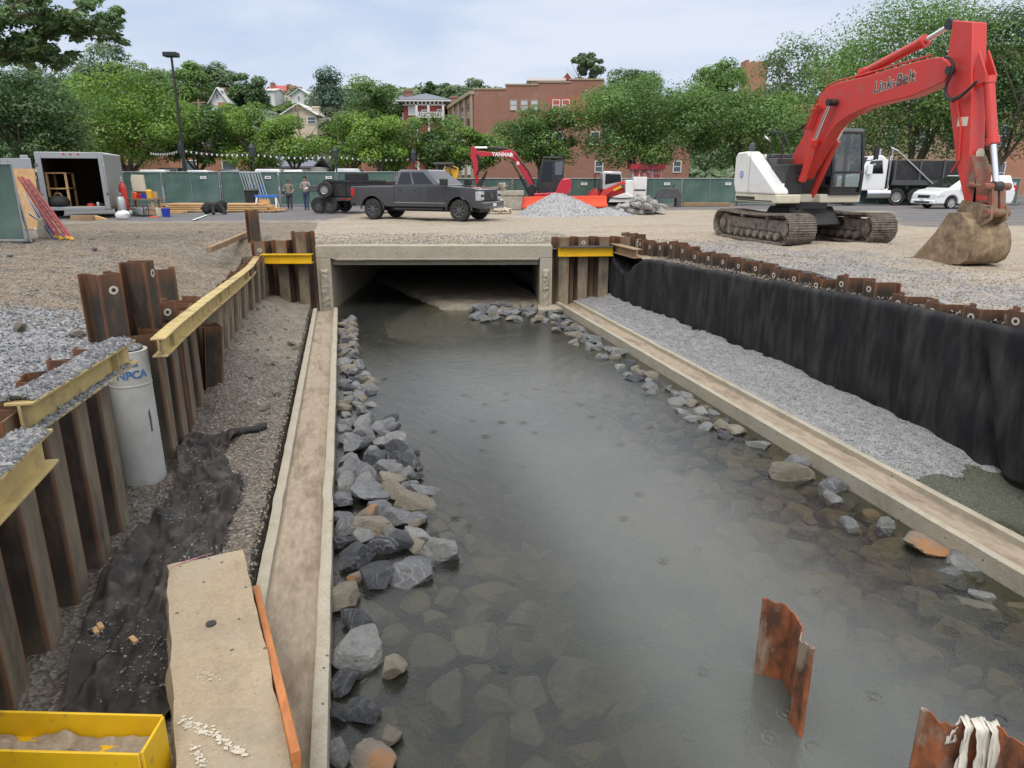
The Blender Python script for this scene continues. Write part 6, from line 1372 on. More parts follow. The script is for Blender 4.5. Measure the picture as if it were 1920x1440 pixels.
# leaning bare fence panels
for k in range(4):
    t = vthing('fence_frame', 'bare galvanised fence frame leaning against the green fence', 'fence panel', 463 + 5*k, 45. - .25*k, 0, 'bare leaning fence frames'); L_, H_ = 2.0, 2.0; lean = .16
    mb = MB(); S = lambda x, z: Vector((x - .42*z/H_*1.3*1, z*lean, z))
    for a, b in (((0, 0), (0, H_)), ((.75, 0), (.75, H_)), ((0, 0), (.75, 0)), ((0, H_), (.75, H_))): mb.tube([S(*a), S(*b)], .03, 6)
    for q_ in range(1, 4): mb.tube([S(.19*q_, 0), S(.19*q_, H_)], .012, 4)
    mb.build('tube_frame', M['steel'], t)
# ladders, poles, plywood at the near left panel
def ladder(pa, pb, w, label):
    pa, pb = Vector(pa), Vector(pb); t = thing('ladder', label, 'ladder', pb, 0, 'red ladders'); ax = (pb-pa); s = Vector((.5, -.75, 0)).normalized()
    for k in (-1, 1): MB().bar(pa + s*k*w/2, pb + s*k*w/2, .035, .09, (0, 1, .3)).build('rail', M['ladred'], t, world=True)
    mb = MB()
    for k in range(1, 11): c = pa.lerp(pb, k/11.5); mb.tube([c - s*w/2, c + s*w/2], .017, 6)
    mb.build('rung', M['alu'], t, world=True)
    for k in (-1, 1): MB().bar(pb + s*k*w/2 - ax.normalized()*.12, pb + s*k*w/2, .05, .1, (0, 1, .3)).build('foot', M['cat'], t, world=True)
M['ladred'] = paint('faded_red_fibreglass', (.42,.07,.06), .55, dirt=(.4,.28,.25), damt=.5)
dl = 21.3
ladder(VD(UD(38, dl+.5), dl+.5, ZD(332, dl+.5)), VD(UD(92, dl-.1), dl-.1, 0.02), .4, 'faded red ladder leaning against the near green panel, left one of the pair')
ladder(VD(UD(48, dl+.4), dl+.4, ZD(336, dl+.4)), VD(UD(112, dl-.3), dl-.3, 0.02), .4, 'faded red ladder leaning against the near green panel, right one of the pair')
for k in range(9):
    a = VD(UD(38 + 3*k % 20, dl+.6), dl+.6, ZD(362 + 5*k, dl+.6)); b = VD(UD(74 + 4*k, dl), dl, .02); o = MB().tube([a, b], .022, 6).build('pole', M[['alu', 'dgrey', 'steel', 'lime', 'woodold'][k % 5]]); tag(o, 'thin pole leaning under the red ladders by the near green panel', 'pole', 'poles leaning by the ladders'); origin_to(o, b)
t = vthing('plywood_sheet', 'orange tan plywood sheet standing behind the red ladders', 'plywood', 42, 25.6); MB().box(-.5, .35, -.02, .02, 0, 2.05, Matrix.Rotation(-.08, 4, 'X')).build('sheet', M['wood'], t)
t = vthing('metal_door', 'grey metal door panel standing behind the plywood sheet', 'door panel', 36, 26.2); MB().box(-.55, .5, -.03, .03, 0, 2.4).build('panel', M['steel'], t, bevel=.01)
t = vthing('cement_bag', 'slumped cream bag at the foot of the near green panel', 'bag', 66, 21.6); MB().prism([(-.14, 0), (-.17, .3), (-.08, .62), (.06, .6), (.17, .25), (.2, 0)], -.15, .15).build('sack', M['bag'], t, bevel=.06, seg=3)
t = vthing('paint_can', 'white can behind the cream bag', 'can', 54, 22.); MB().lathe([(.11, 0), (.12, .26), (.1, .28)], 16).build('body', M['paper'], t)

a, b = G(361, 414), G(388, 404)
struct(MB().add([a + Vector((-.05, 0, .03)), a + Vector((.06, 0, .03)), b + Vector((.06, 0, .03)), b + Vector((-.05, 0, .03))], [(0, 1, 2, 3)]).build('road_marking', M['paper']))
# ------------------------------------------------------------------ fences
def fence_panel(p, ang, w, h, label, group, mid=True, tagx=None, marks=False, screen=True):
    t = thing('site_fence', label, 'fence panel', p, ang, group); mb = MB(); r_ = .024
    for x in (.02, w-.02): mb.tube([(x, 0, 0), (x, 0, h)], r_, 6)
    for z in (.06, h-.01): mb.tube([(.02, 0, z), (w-.02, 0, z)], r_, 6)
    if mid: mb.tube([(w/2, 0, 0), (w/2, 0, h)], .016, 6)
    mb.build('tube_frame', M['steel'], t)
    def scr(u, v): return (.04 + (w-.08)*u, .028 + .02*fbm(u*w*1.4, v*2, p.x), .09 + (h-.13)*v)
    MB().grid(scr, 14, 8).build('screen', M['screen'], t, sharp=0, fixn=False)
    for x in (.1, w-.1): MB().box(x-.14, x+.14, -.32, .32, 0, .045).build('foot', M['dgrey'], t)
    if tagx: o = MB().box(tagx-.19, tagx+.19, -.03, -.02, h-.42, h-.26).build('label_plate', M['paper'], t); MB().box(tagx-.12, tagx+.12, -.034, -.03, h-.36, h-.32).build('label_print', M['dgrey'], o)
    if marks:
        mb = MB()
        for k in (0, 1): x = w*.58 + .5*k; mb.tube([(x-.12, -.03, .75), (x-.13, -.03, 1.15), (x-.04, -.03, 1.3), (x+.05, -.03, 1.1), (x+.1, -.03, .7)], .035, 6)
        mb.build('blue_loops', M['bluep'], t)
    return t
dF = 45.6; pw = 3.62
for k in range(-5, 15):
    px0 = 302 + k*110.; u0 = UD(px0, dF); u1 = u0 + pw
    dd = dF + .05*(k % 2) + (1.6*sm(3, 9, k)); p = VD(UD(px0, dF)*1., dd, zyard(*VD(u0, dd)[:2]) if False else 0.)
    h = 2.05 if k < 5 else 1.66
    lab = 'green screened fence panel with two blue loops painted on it' if k == 1 else ('green screened panel in the far site fence left of the pickup' if k < 4 else 'green screened panel in the far site fence right of the pickup')
    fence_panel(p, YAW + (.0 if k < 3 else .017), pw-.05, h, lab, 'far site fence panels', True, [2.6, 2.95, 3.1, .9][k % 4], k == 1)
p = G(50, 455, 0); t = fence_panel(p + VD(-3.4, 0) - VD(0, 0), YAW, 3.4, 2.13, 'near green screened fence panel cut off by the left edge', 'near fence', False, 2.75)
MB().bar((3.45, .1, 0), (3.2, .15, 2.2), .05, .05).build('brace', M['steel'], t)
# ------------------------------------------------------------------ lamps, poles, wires
d = 47.5; pole = vthing('light_pole', 'tall slim black parking light pole with a flat box lamp', 'light pole', 349, d)
tx = 0.; topz = ZD(112, d) + .2
MB().tube([(0, 0, 0), (0, 0, topz)], [.11, .07], 10).lathe([(.2, 0), (.2, .5), (.12, .55)], 12).build('pole', M['black'], pole); MB().box(-.42, .42, -.3, .3, topz-.05, topz+.22).build('lamp_head', M['black'], pole, bevel=.04)
for px, d, top in ((477, 50., 268), (632, 51., 274), (345, 49.5, 263), (776, 52., 278), (1048, 52., 284)):
    t = vthing('street_lamp', {477: 'old style dark street lamp in front of the cream house trees', 632: 'old style dark street lamp between the bright trees left of the pickup', 345: 'old style street lamp beside the tall light pole', 776: 'old style dark street lamp above the pickup cab', 1048: 'old style dark street lamp behind the crimson excavator cab'}[px], 'street lamp', px, d, 0, 'old style street lamps')
    zt_ = ZD(top, d); MB().tube([(0, 0, 0), (0, 0, .6), (0, 0, .7), (0, 0, zt_-.9)], [.12, .12, .07, .05], 10).build('post', M['dkgreen'], t); MB().lathe([(.08, zt_-.95), (.19, zt_-.7), (.21, zt_-.35), (.16, zt_-.3)], 14).build('lantern', M['dgrey'], t); MB().lathe([(.25, zt_-.34), (.2, zt_-.18), (.06, zt_-.05), (.03, zt_+.05), (.001, zt_+.06)], 14).build('lantern_cap', M['dkgreen'], t)
def wire(name, label, cat, pts, r_, sag, bulbs=0, mat='dgrey'):
    P_ = []
    for a, b in zip(pts[:-1], pts[1:]):
        for k in range(14): f = k/14; q_ = a.lerp(b, f); P_.append(q_ - Vector((0, 0, sag*4*f*(1-f))))
    P_.append(pts[-1]); t = thing(name, label, cat, pts[0]); MB().tube(P_, r_, 5).build('cable', M[mat], t, world=True)
    if bulbs:
        mb = MB()
        for k in range(1, len(P_)): q_ = P_[k]; mb.lathe([(.001, -.16), (.055, -.12), (.05, -.05), (.02, 0)], 8, Matrix.Translation(q_))
        mb.build('bulbs', M['paper'], t, world=True)
wire('string_lights', 'string of small white bulbs hung between the street lamps over the parked cars', 'string lights', [VD(UD(285, 49.5), 49.5, ZD(285, 49.5)), VD(UD(345, 49.5), 49.5, ZD(280, 49.5)), VD(UD(477, 50), 50, ZD(288, 50)), VD(UD(632, 51), 51, ZD(292, 51)), VD(UD(776, 52), 52, ZD(296, 52))], .012, .15, 1)
for k, (py0, py1) in enumerate(((186, 205), (190, 198))): wire('power_line', ['upper thin overhead power line crossing the hillside houses', 'lower thin overhead power line crossing the hillside houses'][k], 'power line', [VD(UD(330, 80), 80, ZD(py0, 80)), VD(UD(660, 84), 84, ZD(py1, 84))], .018, .5)
ut = vthing('utility_pole', 'grey wooden utility pole rising behind the big excavator boom', 'utility pole', 1522, 62.); MB().tube([(0, 0, 0), (.45, 0, ZD(125, 62))], [.17, .11], 10).bar((.0, 0, ZD(172, 62)), (.9, .1, ZD(172, 62)), .1, .12).bar((.1, 0, ZD(160, 62)), (.8, .1, ZD(160, 62)), .1, .12).build('pole', M['woodold'], ut); MB().lathe([(.18, ZD(185, 62)), (.18, ZD(170, 62))], 10, Matrix.Translation((.75, 0, 0))).build('transformer', M['alu'], ut)
for px, d, top, lab in ((388, 84., 186, 'thin utility pole before the cream house'), (568, 86., 196, 'thin utility pole before the brown gabled house')):
    t = vthing('utility_pole', lab, 'utility pole', px, d); MB().tube([(0, 0, 0), (0, 0, ZD(top, d))], .12, 8).bar((-.7, 0, ZD(top+6, d)), (.7, 0, ZD(top+6, d)), .1, .1).build('pole', M['woodold'], t)
# ------------------------------------------------------------------ roofs of cars parked behind the fence
for k, (px, d, py, m_, w) in enumerate(((308, 50., 318, 'whitec', 1.0), (332, 51.5, 315, 'charcoal', 1.0), (386, 50.5, 319, 'whitec', 1.3), (445, 51., 318, 'charcoal', 1.1), (520, 52., 317, 'whitec', 1.3), (560, 52., 318, 'silver', 1.2), (668, 52.5, 316, 'whitec', 1.0), (1395, 53., 322, 'charcoal', 1.3))):
    lab = ['white car roof furthest left above the fence', 'dark car roof by the tall light pole', 'white car roof right of the tall light pole', 'dark car roof left of a street lamp', 'white car roof below the bright tree', 'silver car roof left of the walking men', 'white car roof left of the pickup cab', 'dark car roof beyond the fence left of the big excavator'][k]
    t = vthing('parked_car', lab, 'car', px, d, PI/2 if k % 2 else .0, 'cars parked behind the fence'); zt_ = ZD(py, d)
    MB().prism(side_profile([(-2.1, .5), (-2.1, .95), (-1.6, 1.0), (1.1, 1.0), (2.0, .85), (2.1, .5)], [(-1.3, .33), (1.3, .33)], .25, -2.0, 2.0, .38), -.85, .85).build('body', M[m_], t, bevel=.06)
    lo = (-1.7, 1.2, .82, 1.0); hi = (-1.3, .3, .64, max(1.45, zt_)); loft(MB(), lo, hi).build('cabin', M[m_], t, bevel=.07)
    for s in (-1, 1):
        side_window(t, 'side_window', lo, hi, .12, .85, .1, .8, s)
        for x in (-1.3, 1.3): wheel(t, x, s*.76, .32, .2, 'silver', s)
    end_window(t, 'windscreen', lo, hi, True, .1, .9); end_window(t, 'back_window', lo, hi, False, .15, .85)
# ------------------------------------------------------------------ buildings
def window(par, x0, x1, z0, z1, y, frame_m='trim', pane='wpane', arch=0., axis='x', muntin=True, fx=0., f=.08):
    mb = MB()
    def bx(mb, a0, a1, b0, b1, e0, e1):
        mb.box(a0, a1, e0, e1, b0, b1) if axis == 'x' else mb.box(e0, e1, a0, a1, b0, b1)
    e0, e1 = y-.05, y+.04
    bx(mb, x0-f, x0, z0-f, z1+f, e0, e1); bx(mb, x1, x1+f, z0-f, z1+f, e0, e1); bx(mb, x0, x1, z1, z1+f, e0, e1); bx(mb, x0, x1, z0-f, z0, e0-.04, e1)
    if muntin: bx(mb, x0, x1, (z0+z1)/2-.03, (z0+z1)/2+.03, e0+.01, e1)
    o = mb.build('window', M[frame_m], par); mb = MB(); bx(mb, x0, x1, z0, z1, y-.015, y+.02); mb.build('pane', M[pane], o); return o
def gable(mb, x0, x1, y0, y1, ze, zr, along='y', ov=.35, th=.14):
    """pitched roof slabs; ridge runs along y (gable faces the viewer) or along x"""
    if along == 'y':
        xm = (x0+x1)/2
        for a, b in ((x0-ov, xm), (x1+ov, xm)):
            zz = ze - ov*(zr-ze)/((x1-x0)/2); mb.prism([(a, zz), (b, zr), (b, zr+th), (a, zz+th)], y0-ov, y1+ov)
    else:
        ym = (y0+y1)/2
        for a, b in ((y0-ov, ym), (y1+ov, ym)):
            zz = ze - ov*(zr-ze)/((y1-y0)/2); mb.prism([(a, zz), (b, zr), (b, zr+th), (a, zz+th)], x0-ov, x1+ov, 'yz')
    return mb
def hip(mb, x0, x1, y0, y1, ze, zr, ov=.4):
    x0 -= ov; x1 += ov; y0 -= ov; y1 += ov; k = min(x1-x0, y1-y0)*.46; xm = (x0+x1)/2; ym = (y0+y1)/2
    if x1-x0 > y1-y0: rg_ = [(x0+k, ym, zr), (x1-k, ym, zr)]
    else: rg_ = [(xm, y0+k, zr), (xm, y1-k, zr)]
    v = [(x0, y0, ze), (x1, y0, ze), (x1, y1, ze), (x0, y1, ze)] + rg_
    f = [(0,1,5,4), (1,2,5), (2,3,4,5), (3,0,4)] if x1-x0 > y1-y0 else [(0,1,4), (1,2,5,4), (2,3,5), (3,0,4,5)]
    return mb.add(v, f + [(3,2,1,0)])
def chimney(par, x, y, z0, z1, w=.45, m_='brick'):
    MB().box(x-w, x+w, y-w*.7, y+w*.7, z0, z1).box(x-w-.08, x+w+.08, y-w*.7-.08, y+w*.7+.08, z1-.25, z1-.1).build('chimney', M[m_], par)
# big brick block
d = 76.; X0 = 888; bb = vthing('brick_building', 'large three storey red brick building with stepped parapet and tall side windows', 'building', X0, d)
def q(px, py): return loc(px, py, X0, d)
def BZ(py): return ZD(py, d)
def BX(px): return UD(px, d, 200) - UD(X0, d)
steps = [(888, 168), (948, 168), (948, 160), (1008, 160), (1008, 155), (1069, 155), (1069, 150), (1132, 150)]
wall = [(0, 0)] + [q(*s) for s in steps] + [(q(1132, 150)[0], BZ(272)), (BX(1300), BZ(272)), (BX(1300), 0)]
MB().prism(wall, 0, 20.).build('wall', M['brick'], bb)
mb = MB()
for a, b in zip(steps[:-1], steps[1:]):
    if a[1] == b[1]: x0, z = q(*a); x1, _ = q(*b); mb.box(x0-.06, x1+.06, -.08, .4, z, z+.14)
mb.build('parapet_cap', M['conc'], bb)
MB().box(BX(1028), BX(1110), -.03, .0, BZ(232), BZ(183)).build('painted_patch', M['redwall'], bb)
for a in (957, 977, 996, 1037, 1055): window(bb, BX(a), BX(a)+.62, BZ(206), BZ(188), -.0, 'bricktan' if a < 1000 else 'trim', 'wpanel' if a < 1000 else 'wpane', f=.07)
for a in (1120, 1270): window(bb, BX(a), BX(a)+.7, BZ(322), BZ(303), -.0, 'trim', 'wpane')
for a in (1042, 1110): window(bb, BX(a), BX(a)+.75, BZ(270), BZ(248), 0, 'trim', 'wpane')
# the long street side: receding wall with pilasters, built as a wing turned away
e_ = VD(UD(838, 96.), 96.); s_ = VD(UD(888, 76.), 76.); Ls = (e_-s_).length; ang = math.atan2(e_.y-s_.y, e_.x-s_.x)
wg = bpy.data.objects.new('street_wing', None)
Mw = MATS_OF[bb.name].inverted() @ Matrix.Translation(s_) @ Matrix.Rotation(ang, 4, 'Z')
def wing(mb, nm, m_, par=bb, **kw): mb.v = [tuple(Mw @ Vector(p)) for p in mb.v]; return mb.build(nm, M[m_], par, **kw)
bpy.data.objects.remove(wg); zt_ = BZ(168)
wing(MB().box(.3, Ls, -6.0 if False else -.35, 0.0, 0, zt_-.3), 'side_wall', 'bricktan'); wing(MB().box(-.1, Ls+.1, -.2, .35, zt_-.45, zt_-.1), 'cornice', 'conc')
nb = 5
for k in range(nb+1): wing(MB().box(k*Ls/nb - .45 + (.45 if k == 0 else 0), k*Ls/nb + .45, 0, .22, 0, zt_-.45), 'pilaster', 'bricktan')
for k in range(nb):
    for fl in range(3):
        x0 = (k+.5)*Ls/nb; z0 = zt_ - 3.5 - 3.55*fl
        w_ = wing(MB().box(x0-1.35, x0+1.35, 0, .08, z0, z0+2.4), 'window', 'dgrey'); wing(MB().box(x0-1.2, x0-.05, .08, .1, z0+.1, z0+2.3).box(x0+.05, x0+1.2, .08, .1, z0+.1, z0+2.3), 'pane', 'wpane', w_)
        if fl < 2: wing(MB().box(x0-1.4, x0+1.4, 0, .1, z0-1.1, z0-.08), 'spandrel_panel', 'trim')
# penthouse and gable beyond the parapet
d2 = 98.; t = vthing('rooftop_building', 'pale flat topped building showing just above the brick parapet', 'building', 1022, d2); w2 = 28/K(d2); MB().box(-w2, w2, 0, 8, 0, ZD(150, d2)).build('wall', M['housecream'], t); MB().box(-w2-.5, w2+.5, -.5, 8.5, ZD(152, d2), ZD(147, d2)).build('cornice', M['trim'], t)
t = vthing('gabled_building', 'grey slate roof with a small pointed gable beyond the brick parapet', 'building', 1087, d2); w2 = 36/K(d2); MB().box(-w2, w2, 0, 7, 0, ZD(152, d2)).build('wall', M['brick'], t); mb = gable(MB(), -w2, w2, 0, 7, ZD(154, d2), ZD(143, d2), 'x'); mb.build('roof', M['roofgrey'], t); MB().prism([(-w2-.2, ZD(152, d2)), (-w2+.6, ZD(137, d2)), (-w2+1.4, ZD(152, d2))], -.4, .0).build('gable_peak', M['brickdk'], t)
# victorian house
d = 92.; X0 = 795; vh = vthing('brick_house', 'dark red brick victorian house with grey hip roof, white eaves brackets and a porch balcony', 'house', X0, d)
def q(px, py): return loc(px, py, X0, d)
def BX(px): return UD(px, d, 200) - UD(X0, d)
def BZ(py): return ZD(py, d)
MB().box(BX(757), BX(834), 0, 9, 0, BZ(192)).build('wall', M['brickdk'], vh); MB().box(BX(783), BX(832), -1.5, 0, 0, BZ(236)).build('porch', M['brickdk'], vh)
hip(MB(), BX(757), BX(834), 0, 9, BZ(188), BZ(171), .9).build('roof', M['roofgrey'], vh); MB().box(BX(757)-.85, BX(834)+.85, -.85, 9.8, BZ(191), BZ(188)).box(BX(757)-.1, BX(834)+.1, -.12, 0, BZ(198), BZ(195)).build('eaves', M['trim'], vh)
mb = MB()
for k in range(10): x = BX(762 + 7.6*k); mb.box(x-.06, x+.06, -.7, -.02, BZ(195), BZ(191))
mb.build('bracket', M['trim'], vh); MB().box(BX(768), BX(832), -.06, 0, BZ(194.5), BZ(191)).build('frieze', M['black'], vh)
chimney(vh, BX(763), 2, BZ(190), BZ(165)); chimney(vh, BX(845), 5, BZ(205), BZ(172))
MB().box(BX(783), BX(836), -1.7, 0, BZ(222.5), BZ(220.5)).box(BX(783), BX(836), -1.7, -1.62, BZ(213), BZ(212)).build('balcony', M['trim'], vh); mb = MB()
for k in range(16): x = BX(784 + 3.3*k); mb.box(x-.04, x+.04, -1.68, -1.62, BZ(221), BZ(213))
for px in (784, 806, 833): mb.box(BX(px)-.12, BX(px)+.12, -1.7, -1.5, 0, BZ(200))
mb.build('baluster', M['trim'], vh)
for px, a, b in ((772, 215, 201), (773, 238, 225), (797, 215, 207), (826, 214, 206)): window(vh, BX(px)-.35, BX(px)+.35, BZ(a), BZ(b), 0, 'trim', 'wpanel' if px < 780 else 'wpane')
t = vthing('white_house', 'pink and white house part hidden left of the victorian brick house', 'house', 750, 98.); MB().box(-.9, 2., 0, 6, 0, ZD(196, 98)).build('wall', M['housewhite'], t); hip(MB(), -.9, 2., 0, 6, ZD(195, 98), ZD(176, 98)).build('roof', M['roofgrey'], t)
for z in (204, 226): window(t, -.5, .2, ZD(z+8, 98), ZD(z, 98), 0, 'trim', 'wpane')
MB().box(-1.2, 1.6, -1.4, 0, ZD(234, 98), ZD(232, 98)).box(-1.2, 1.6, -1.4, -1.3, ZD(232, 98), ZD(226, 98)).build('porch_rail', M['trim'], t)
# white gabled house on the hill
def house(name, label, px, d, w_px, ze, zr, wall, roof, along='y', dep=7., hipped=False, wins=(), base=0., ov=.4, chim=(), cm='brick'):
    t = vthing(name, label, 'house', px, d, row=ze); w2 = w_px/2/K(d); e, r_ = ZD(ze, d), ZD(zr, d); base = hill(*VD(UD(px, d), d)[:2]) - 1.5
    mb = MB().box(-w2, w2, 0, dep, base, e)
    if not hipped:
        if along == 'y': mb.prism([(-w2, e), (0, r_), (w2, e)], 0, dep)
        else: mb.prism([(0, e), (dep/2, r_), (dep, e)], -w2, w2, 'yz')
    mb.build('wall', M[wall], t); (hip(MB(), -w2, w2, 0, dep, e, r_, ov) if hipped else gable(MB(), -w2, w2, 0, dep, e, r_, along, ov)).build('roof', M[roof], t)
    if not hipped and along == 'y':
        mb = MB()
        for s in (-1, 1): mb.bar((s*(w2+ov), -ov-.03, e - ov*(r_-e)/w2), (0, -ov-.03, r_+.02), .08, .3, (0, -1, 0))
        mb.build('bargeboard', M['trim'], t)
    for x0, x1, a, b in wins: window(t, (x0-px)/K(d), (x1-px)/K(d), ZD(b, d), ZD(a, d), 0, 'trim', 'wpane')
    for cx, cy_, top, bot in chim: chimney(t, (cx-px)/K(d), cy_, ZD(bot, d), ZD(top, d), .45, cm)
    return t
h1_ = house('white_house', 'white gabled house with a round attic window high on the hill', 411, 118., 30, 188, 165, 'housewhite', 'housewhite', wins=((406, 411, 177, 184),), chim=((409, 3, 160, 175), (434, 4, 160, 190)))
o = MB().lathe([(.35, 0), (.35, .06)], 20, Matrix.Translation((.45, -.02, ZD(174, 118.))) @ RX).build('round_window', M['dgrey'], h1_); MB().lathe([(.22, .06), (.22, .08)], 20, Matrix.Translation((.45, -.02, ZD(174, 118.))) @ RX).build('pane', M['wpane'], o)
MB().box(-.2, 1.0, -.1, .0, ZD(206, 118), ZD(192, 118)).build('brick_pier', M['brickor'], h1_)
house('cream_house', 'cream house with a grey hip roof below the white gabled house', 402, 98., 64, 211, 201, 'housecream', 'roofgrey', hipped=True, wins=((399, 406, 216, 225), (382, 388, 216, 225), (420, 426, 216, 225)))
t = house('brick_house', 'brick building with a white flat roof behind the dark tree right of the light pole', 412, 78., 70, 240, 236, 'brickor', 'trim', hipped=True, wins=((415, 431, 252, 274), (380, 392, 252, 274), (445, 455, 300, 318)))
MB().box(-2.0, 2.1, -.7, .0, ZD(248, 78), ZD(244, 78)).build('cornice', M['trim'], t)
house('red_roofed_house', 'pale house with a red dormered roof topping the hill', 524, 172., 40, 170, 158, 'housecream', 'roofred', 'x', wins=((516, 520, 182, 188), (526, 530, 182, 188), (534, 538, 182, 188)), chim=((508, 2, 153, 165), (533, 4, 154, 165)))
t = vthing('dormer_gable', 'red dormer', 'house', 515, 171.) if False else None
house('white_house', 'white house on the hilltop left of the red roofed one', 500, 160., 26, 170, 164, 'housewhite', 'housewhite', 'x', wins=((501, 506, 180, 190),))
house('white_house', 'white house on the hilltop right of the red roofed one', 563, 165., 34, 178, 166, 'housewhite', 'housewhite', 'y', wins=((558, 562, 181, 187),), chim=((556, 3, 160, 172),))
house('brown_gabled_house', 'cream and white gabled house with brown timber posts above the bright trees', 562, 96., 58, 213, 195, 'housecream', 'trim', wins=((553, 557, 203, 210), (576, 590, 220, 232)), chim=((589, 1, 198, 215),), cm='housecream')
house('grey_roofed_house', 'white house with a low grey hip roof left of the brown timbered gable', 490, 100., 40, 213, 203, 'housewhite', 'roofgrey', hipped=True, wins=((478, 484, 214, 224),))
house('brick_church_tower', 'castellated brick tower standing above the trees', 1401, 120., 24, 118, 116, 'brickor', 'brickor', 'x', dep=3.) if False else None
d = 120.; t = vthing('brick_tower', 'castellated red brick tower rising above the right hand trees', 'tower', 1401, d); w2 = 19.5/K(d); MB().box(-w2, w2, 0, 3, 0, ZD(117, d)).build('wall', M['brickor'], t); mb = MB()
for k in (-1, -.33, .33, 1): mb.box(k*(w2-.22)-.22, k*(w2-.22)+.22, 0, 3, ZD(117, d), ZD(112 if abs(k) == 1 else 114, d))
mb.build('battlement', M['brickor'], t)
# brick blocks at ground level on the left, tan block on the right
for px, d, w, top, m_, lab in ((120, 66., 150, 232, 'brickor', 'orange brick building behind the cargo trailer and bright tree'), (222, 64., 70, 285, 'brickor', 'low brick wall of a building seen beside the bright tree trunk'), (395, 62., 150, 292, 'brickor', 'brick shopfront below the trees right of the light pole'), (665, 64., 40, 300, 'brickor', 'low brick building behind the bright trees'), (1660, 74., 300, 205, 'bricktan', 'tan brick building behind the dump truck'), (1500, 90., 60, 200, 'brickor', 'brick building glimpsed under the excavator boom'), (1870, 72., 110, 90, 'brickor', 'tall orange brick building glimpsed through the trees at the right edge')):
    t = vthing('brick_building', lab, 'building', px, d); w2 = w/2/K(d); MB().box(-w2, w2, 0, 9, 0, ZD(top, d)).build('wall', M[m_], t); MB().box(-w2-.1, w2+.1, -.12, .3, ZD(top, d), ZD(top, d)+.25).build('cornice', M['conc'], t)
    n_ = max(1, int(2*w2/3.2))
    for k in range(n_):
        for z in np.arange(1.2, ZD(top, d)-2., 3.4): window(t, -w2 + (k+.5)*2*w2/n_ - .55, -w2 + (k+.5)*2*w2/n_ + .55, z, z+1.8, 0, 'trim', 'wpane')
t = vthing('white_shed', 'low white building below the bright trees left of the men', 'building', 520, 66.); MB().box(-2.6, 3., 0, 6, 0, 2.6).build('wall', M['housewhite'], t); gable(MB(), -2.6, 3., 0, 6, 2.6, 3.4, 'x').build('roof', M['roofgrey'], t)
# ------------------------------------------------------------------ trees
def fast_mesh(name, V, quads, tint):
    me = bpy.data.meshes.new(name); n = len(V); m = len(quads)
    me.vertices.add(n); me.vertices.foreach_set('co', V.astype(np.float32).ravel()); me.loops.add(4*m); me.loops.foreach_set('vertex_index', quads.astype(np.int32).ravel())
    me.polygons.add(m); me.polygons.foreach_set('loop_start', np.arange(0, 4*m, 4, dtype=np.int32)); me.polygons.foreach_set('loop_total', np.full(m, 4, dtype=np.int32))
    me.update(calc_edges=True); a = me.attributes.new('tint', 'FLOAT', 'POINT'); a.data.foreach_set('value', tint.astype(np.float32)); return me
def leaves(cent, rad, per, size, rg_, flat=.75, droop=.25, tone=None):
    """leaf-sized faces over a set of clumps: cent (n,3), rad (n,)"""
    n = len(cent); C_ = np.repeat(cent, per, 0); Rr = np.repeat(rad, per); N = n*per
    dr = rg_.normal(size=(N, 3)); dr /= np.linalg.norm(dr, axis=1)[:, None]; rr = Rr*(.45 + .6*rg_.random(N)**.6)
    P_ = C_ + dr*rr[:, None]*np.array([1.15, 1.15, flat]); P_[:, 2] -= droop*(rr*rg_.random(N)*.6)
    nr = .55*rg_.normal(size=(N, 3)) + np.array([0, 0, 1.1]) + .9*dr; nr /= np.linalg.norm(nr, axis=1)[:, None]
    a = np.cross(nr, rg_.normal(size=(N, 3))); a /= np.linalg.norm(a, axis=1)[:, None]; b = np.cross(nr, a)
    s = size*(.6 + .8*rg_.random(N)); a *= s[:, None]; b *= (s*.55)[:, None]
    V = np.stack([P_-a, P_+b-.1*a, P_+a, P_-b-.1*a], 1).reshape(-1, 3)
    ct = rg_.normal(.5, .24, n) if tone is None else tone; t_ = np.clip(np.repeat(ct, per) + rg_.normal(0, .13, N), 0, 1)
    return V, np.arange(4*N).reshape(-1, 4), np.repeat(t_, 4)
def limb(mb, p, d_, L_, r_, lvl, rr, tips):
    pts = [Vector(p)]; d_ = Vector(d_).normalized(); n = 5
    for k in range(n): d_ = (d_ + Vector((rr.gauss(0, .12), rr.gauss(0, .12), rr.gauss(.04, .08)))).normalized(); pts.append(pts[-1] + d_*L_/n)
    mb.tube(pts, [r_*(1 - .6*k/n) for k in range(n+1)], 8 if lvl == 0 else 5)
    if lvl < 2:
        for k in range(4 if lvl == 0 else 3):
            b = pts[rr.randint(2, n)]; a = rr.uniform(0, 2*PI); limb(mb, b, d_*.6 + Vector((math.cos(a), math.sin(a), rr.uniform(.1, .6)))*.9, L_*.68, r_*.48, lvl+1, rr, tips)
    else: tips.append(pts[-1])
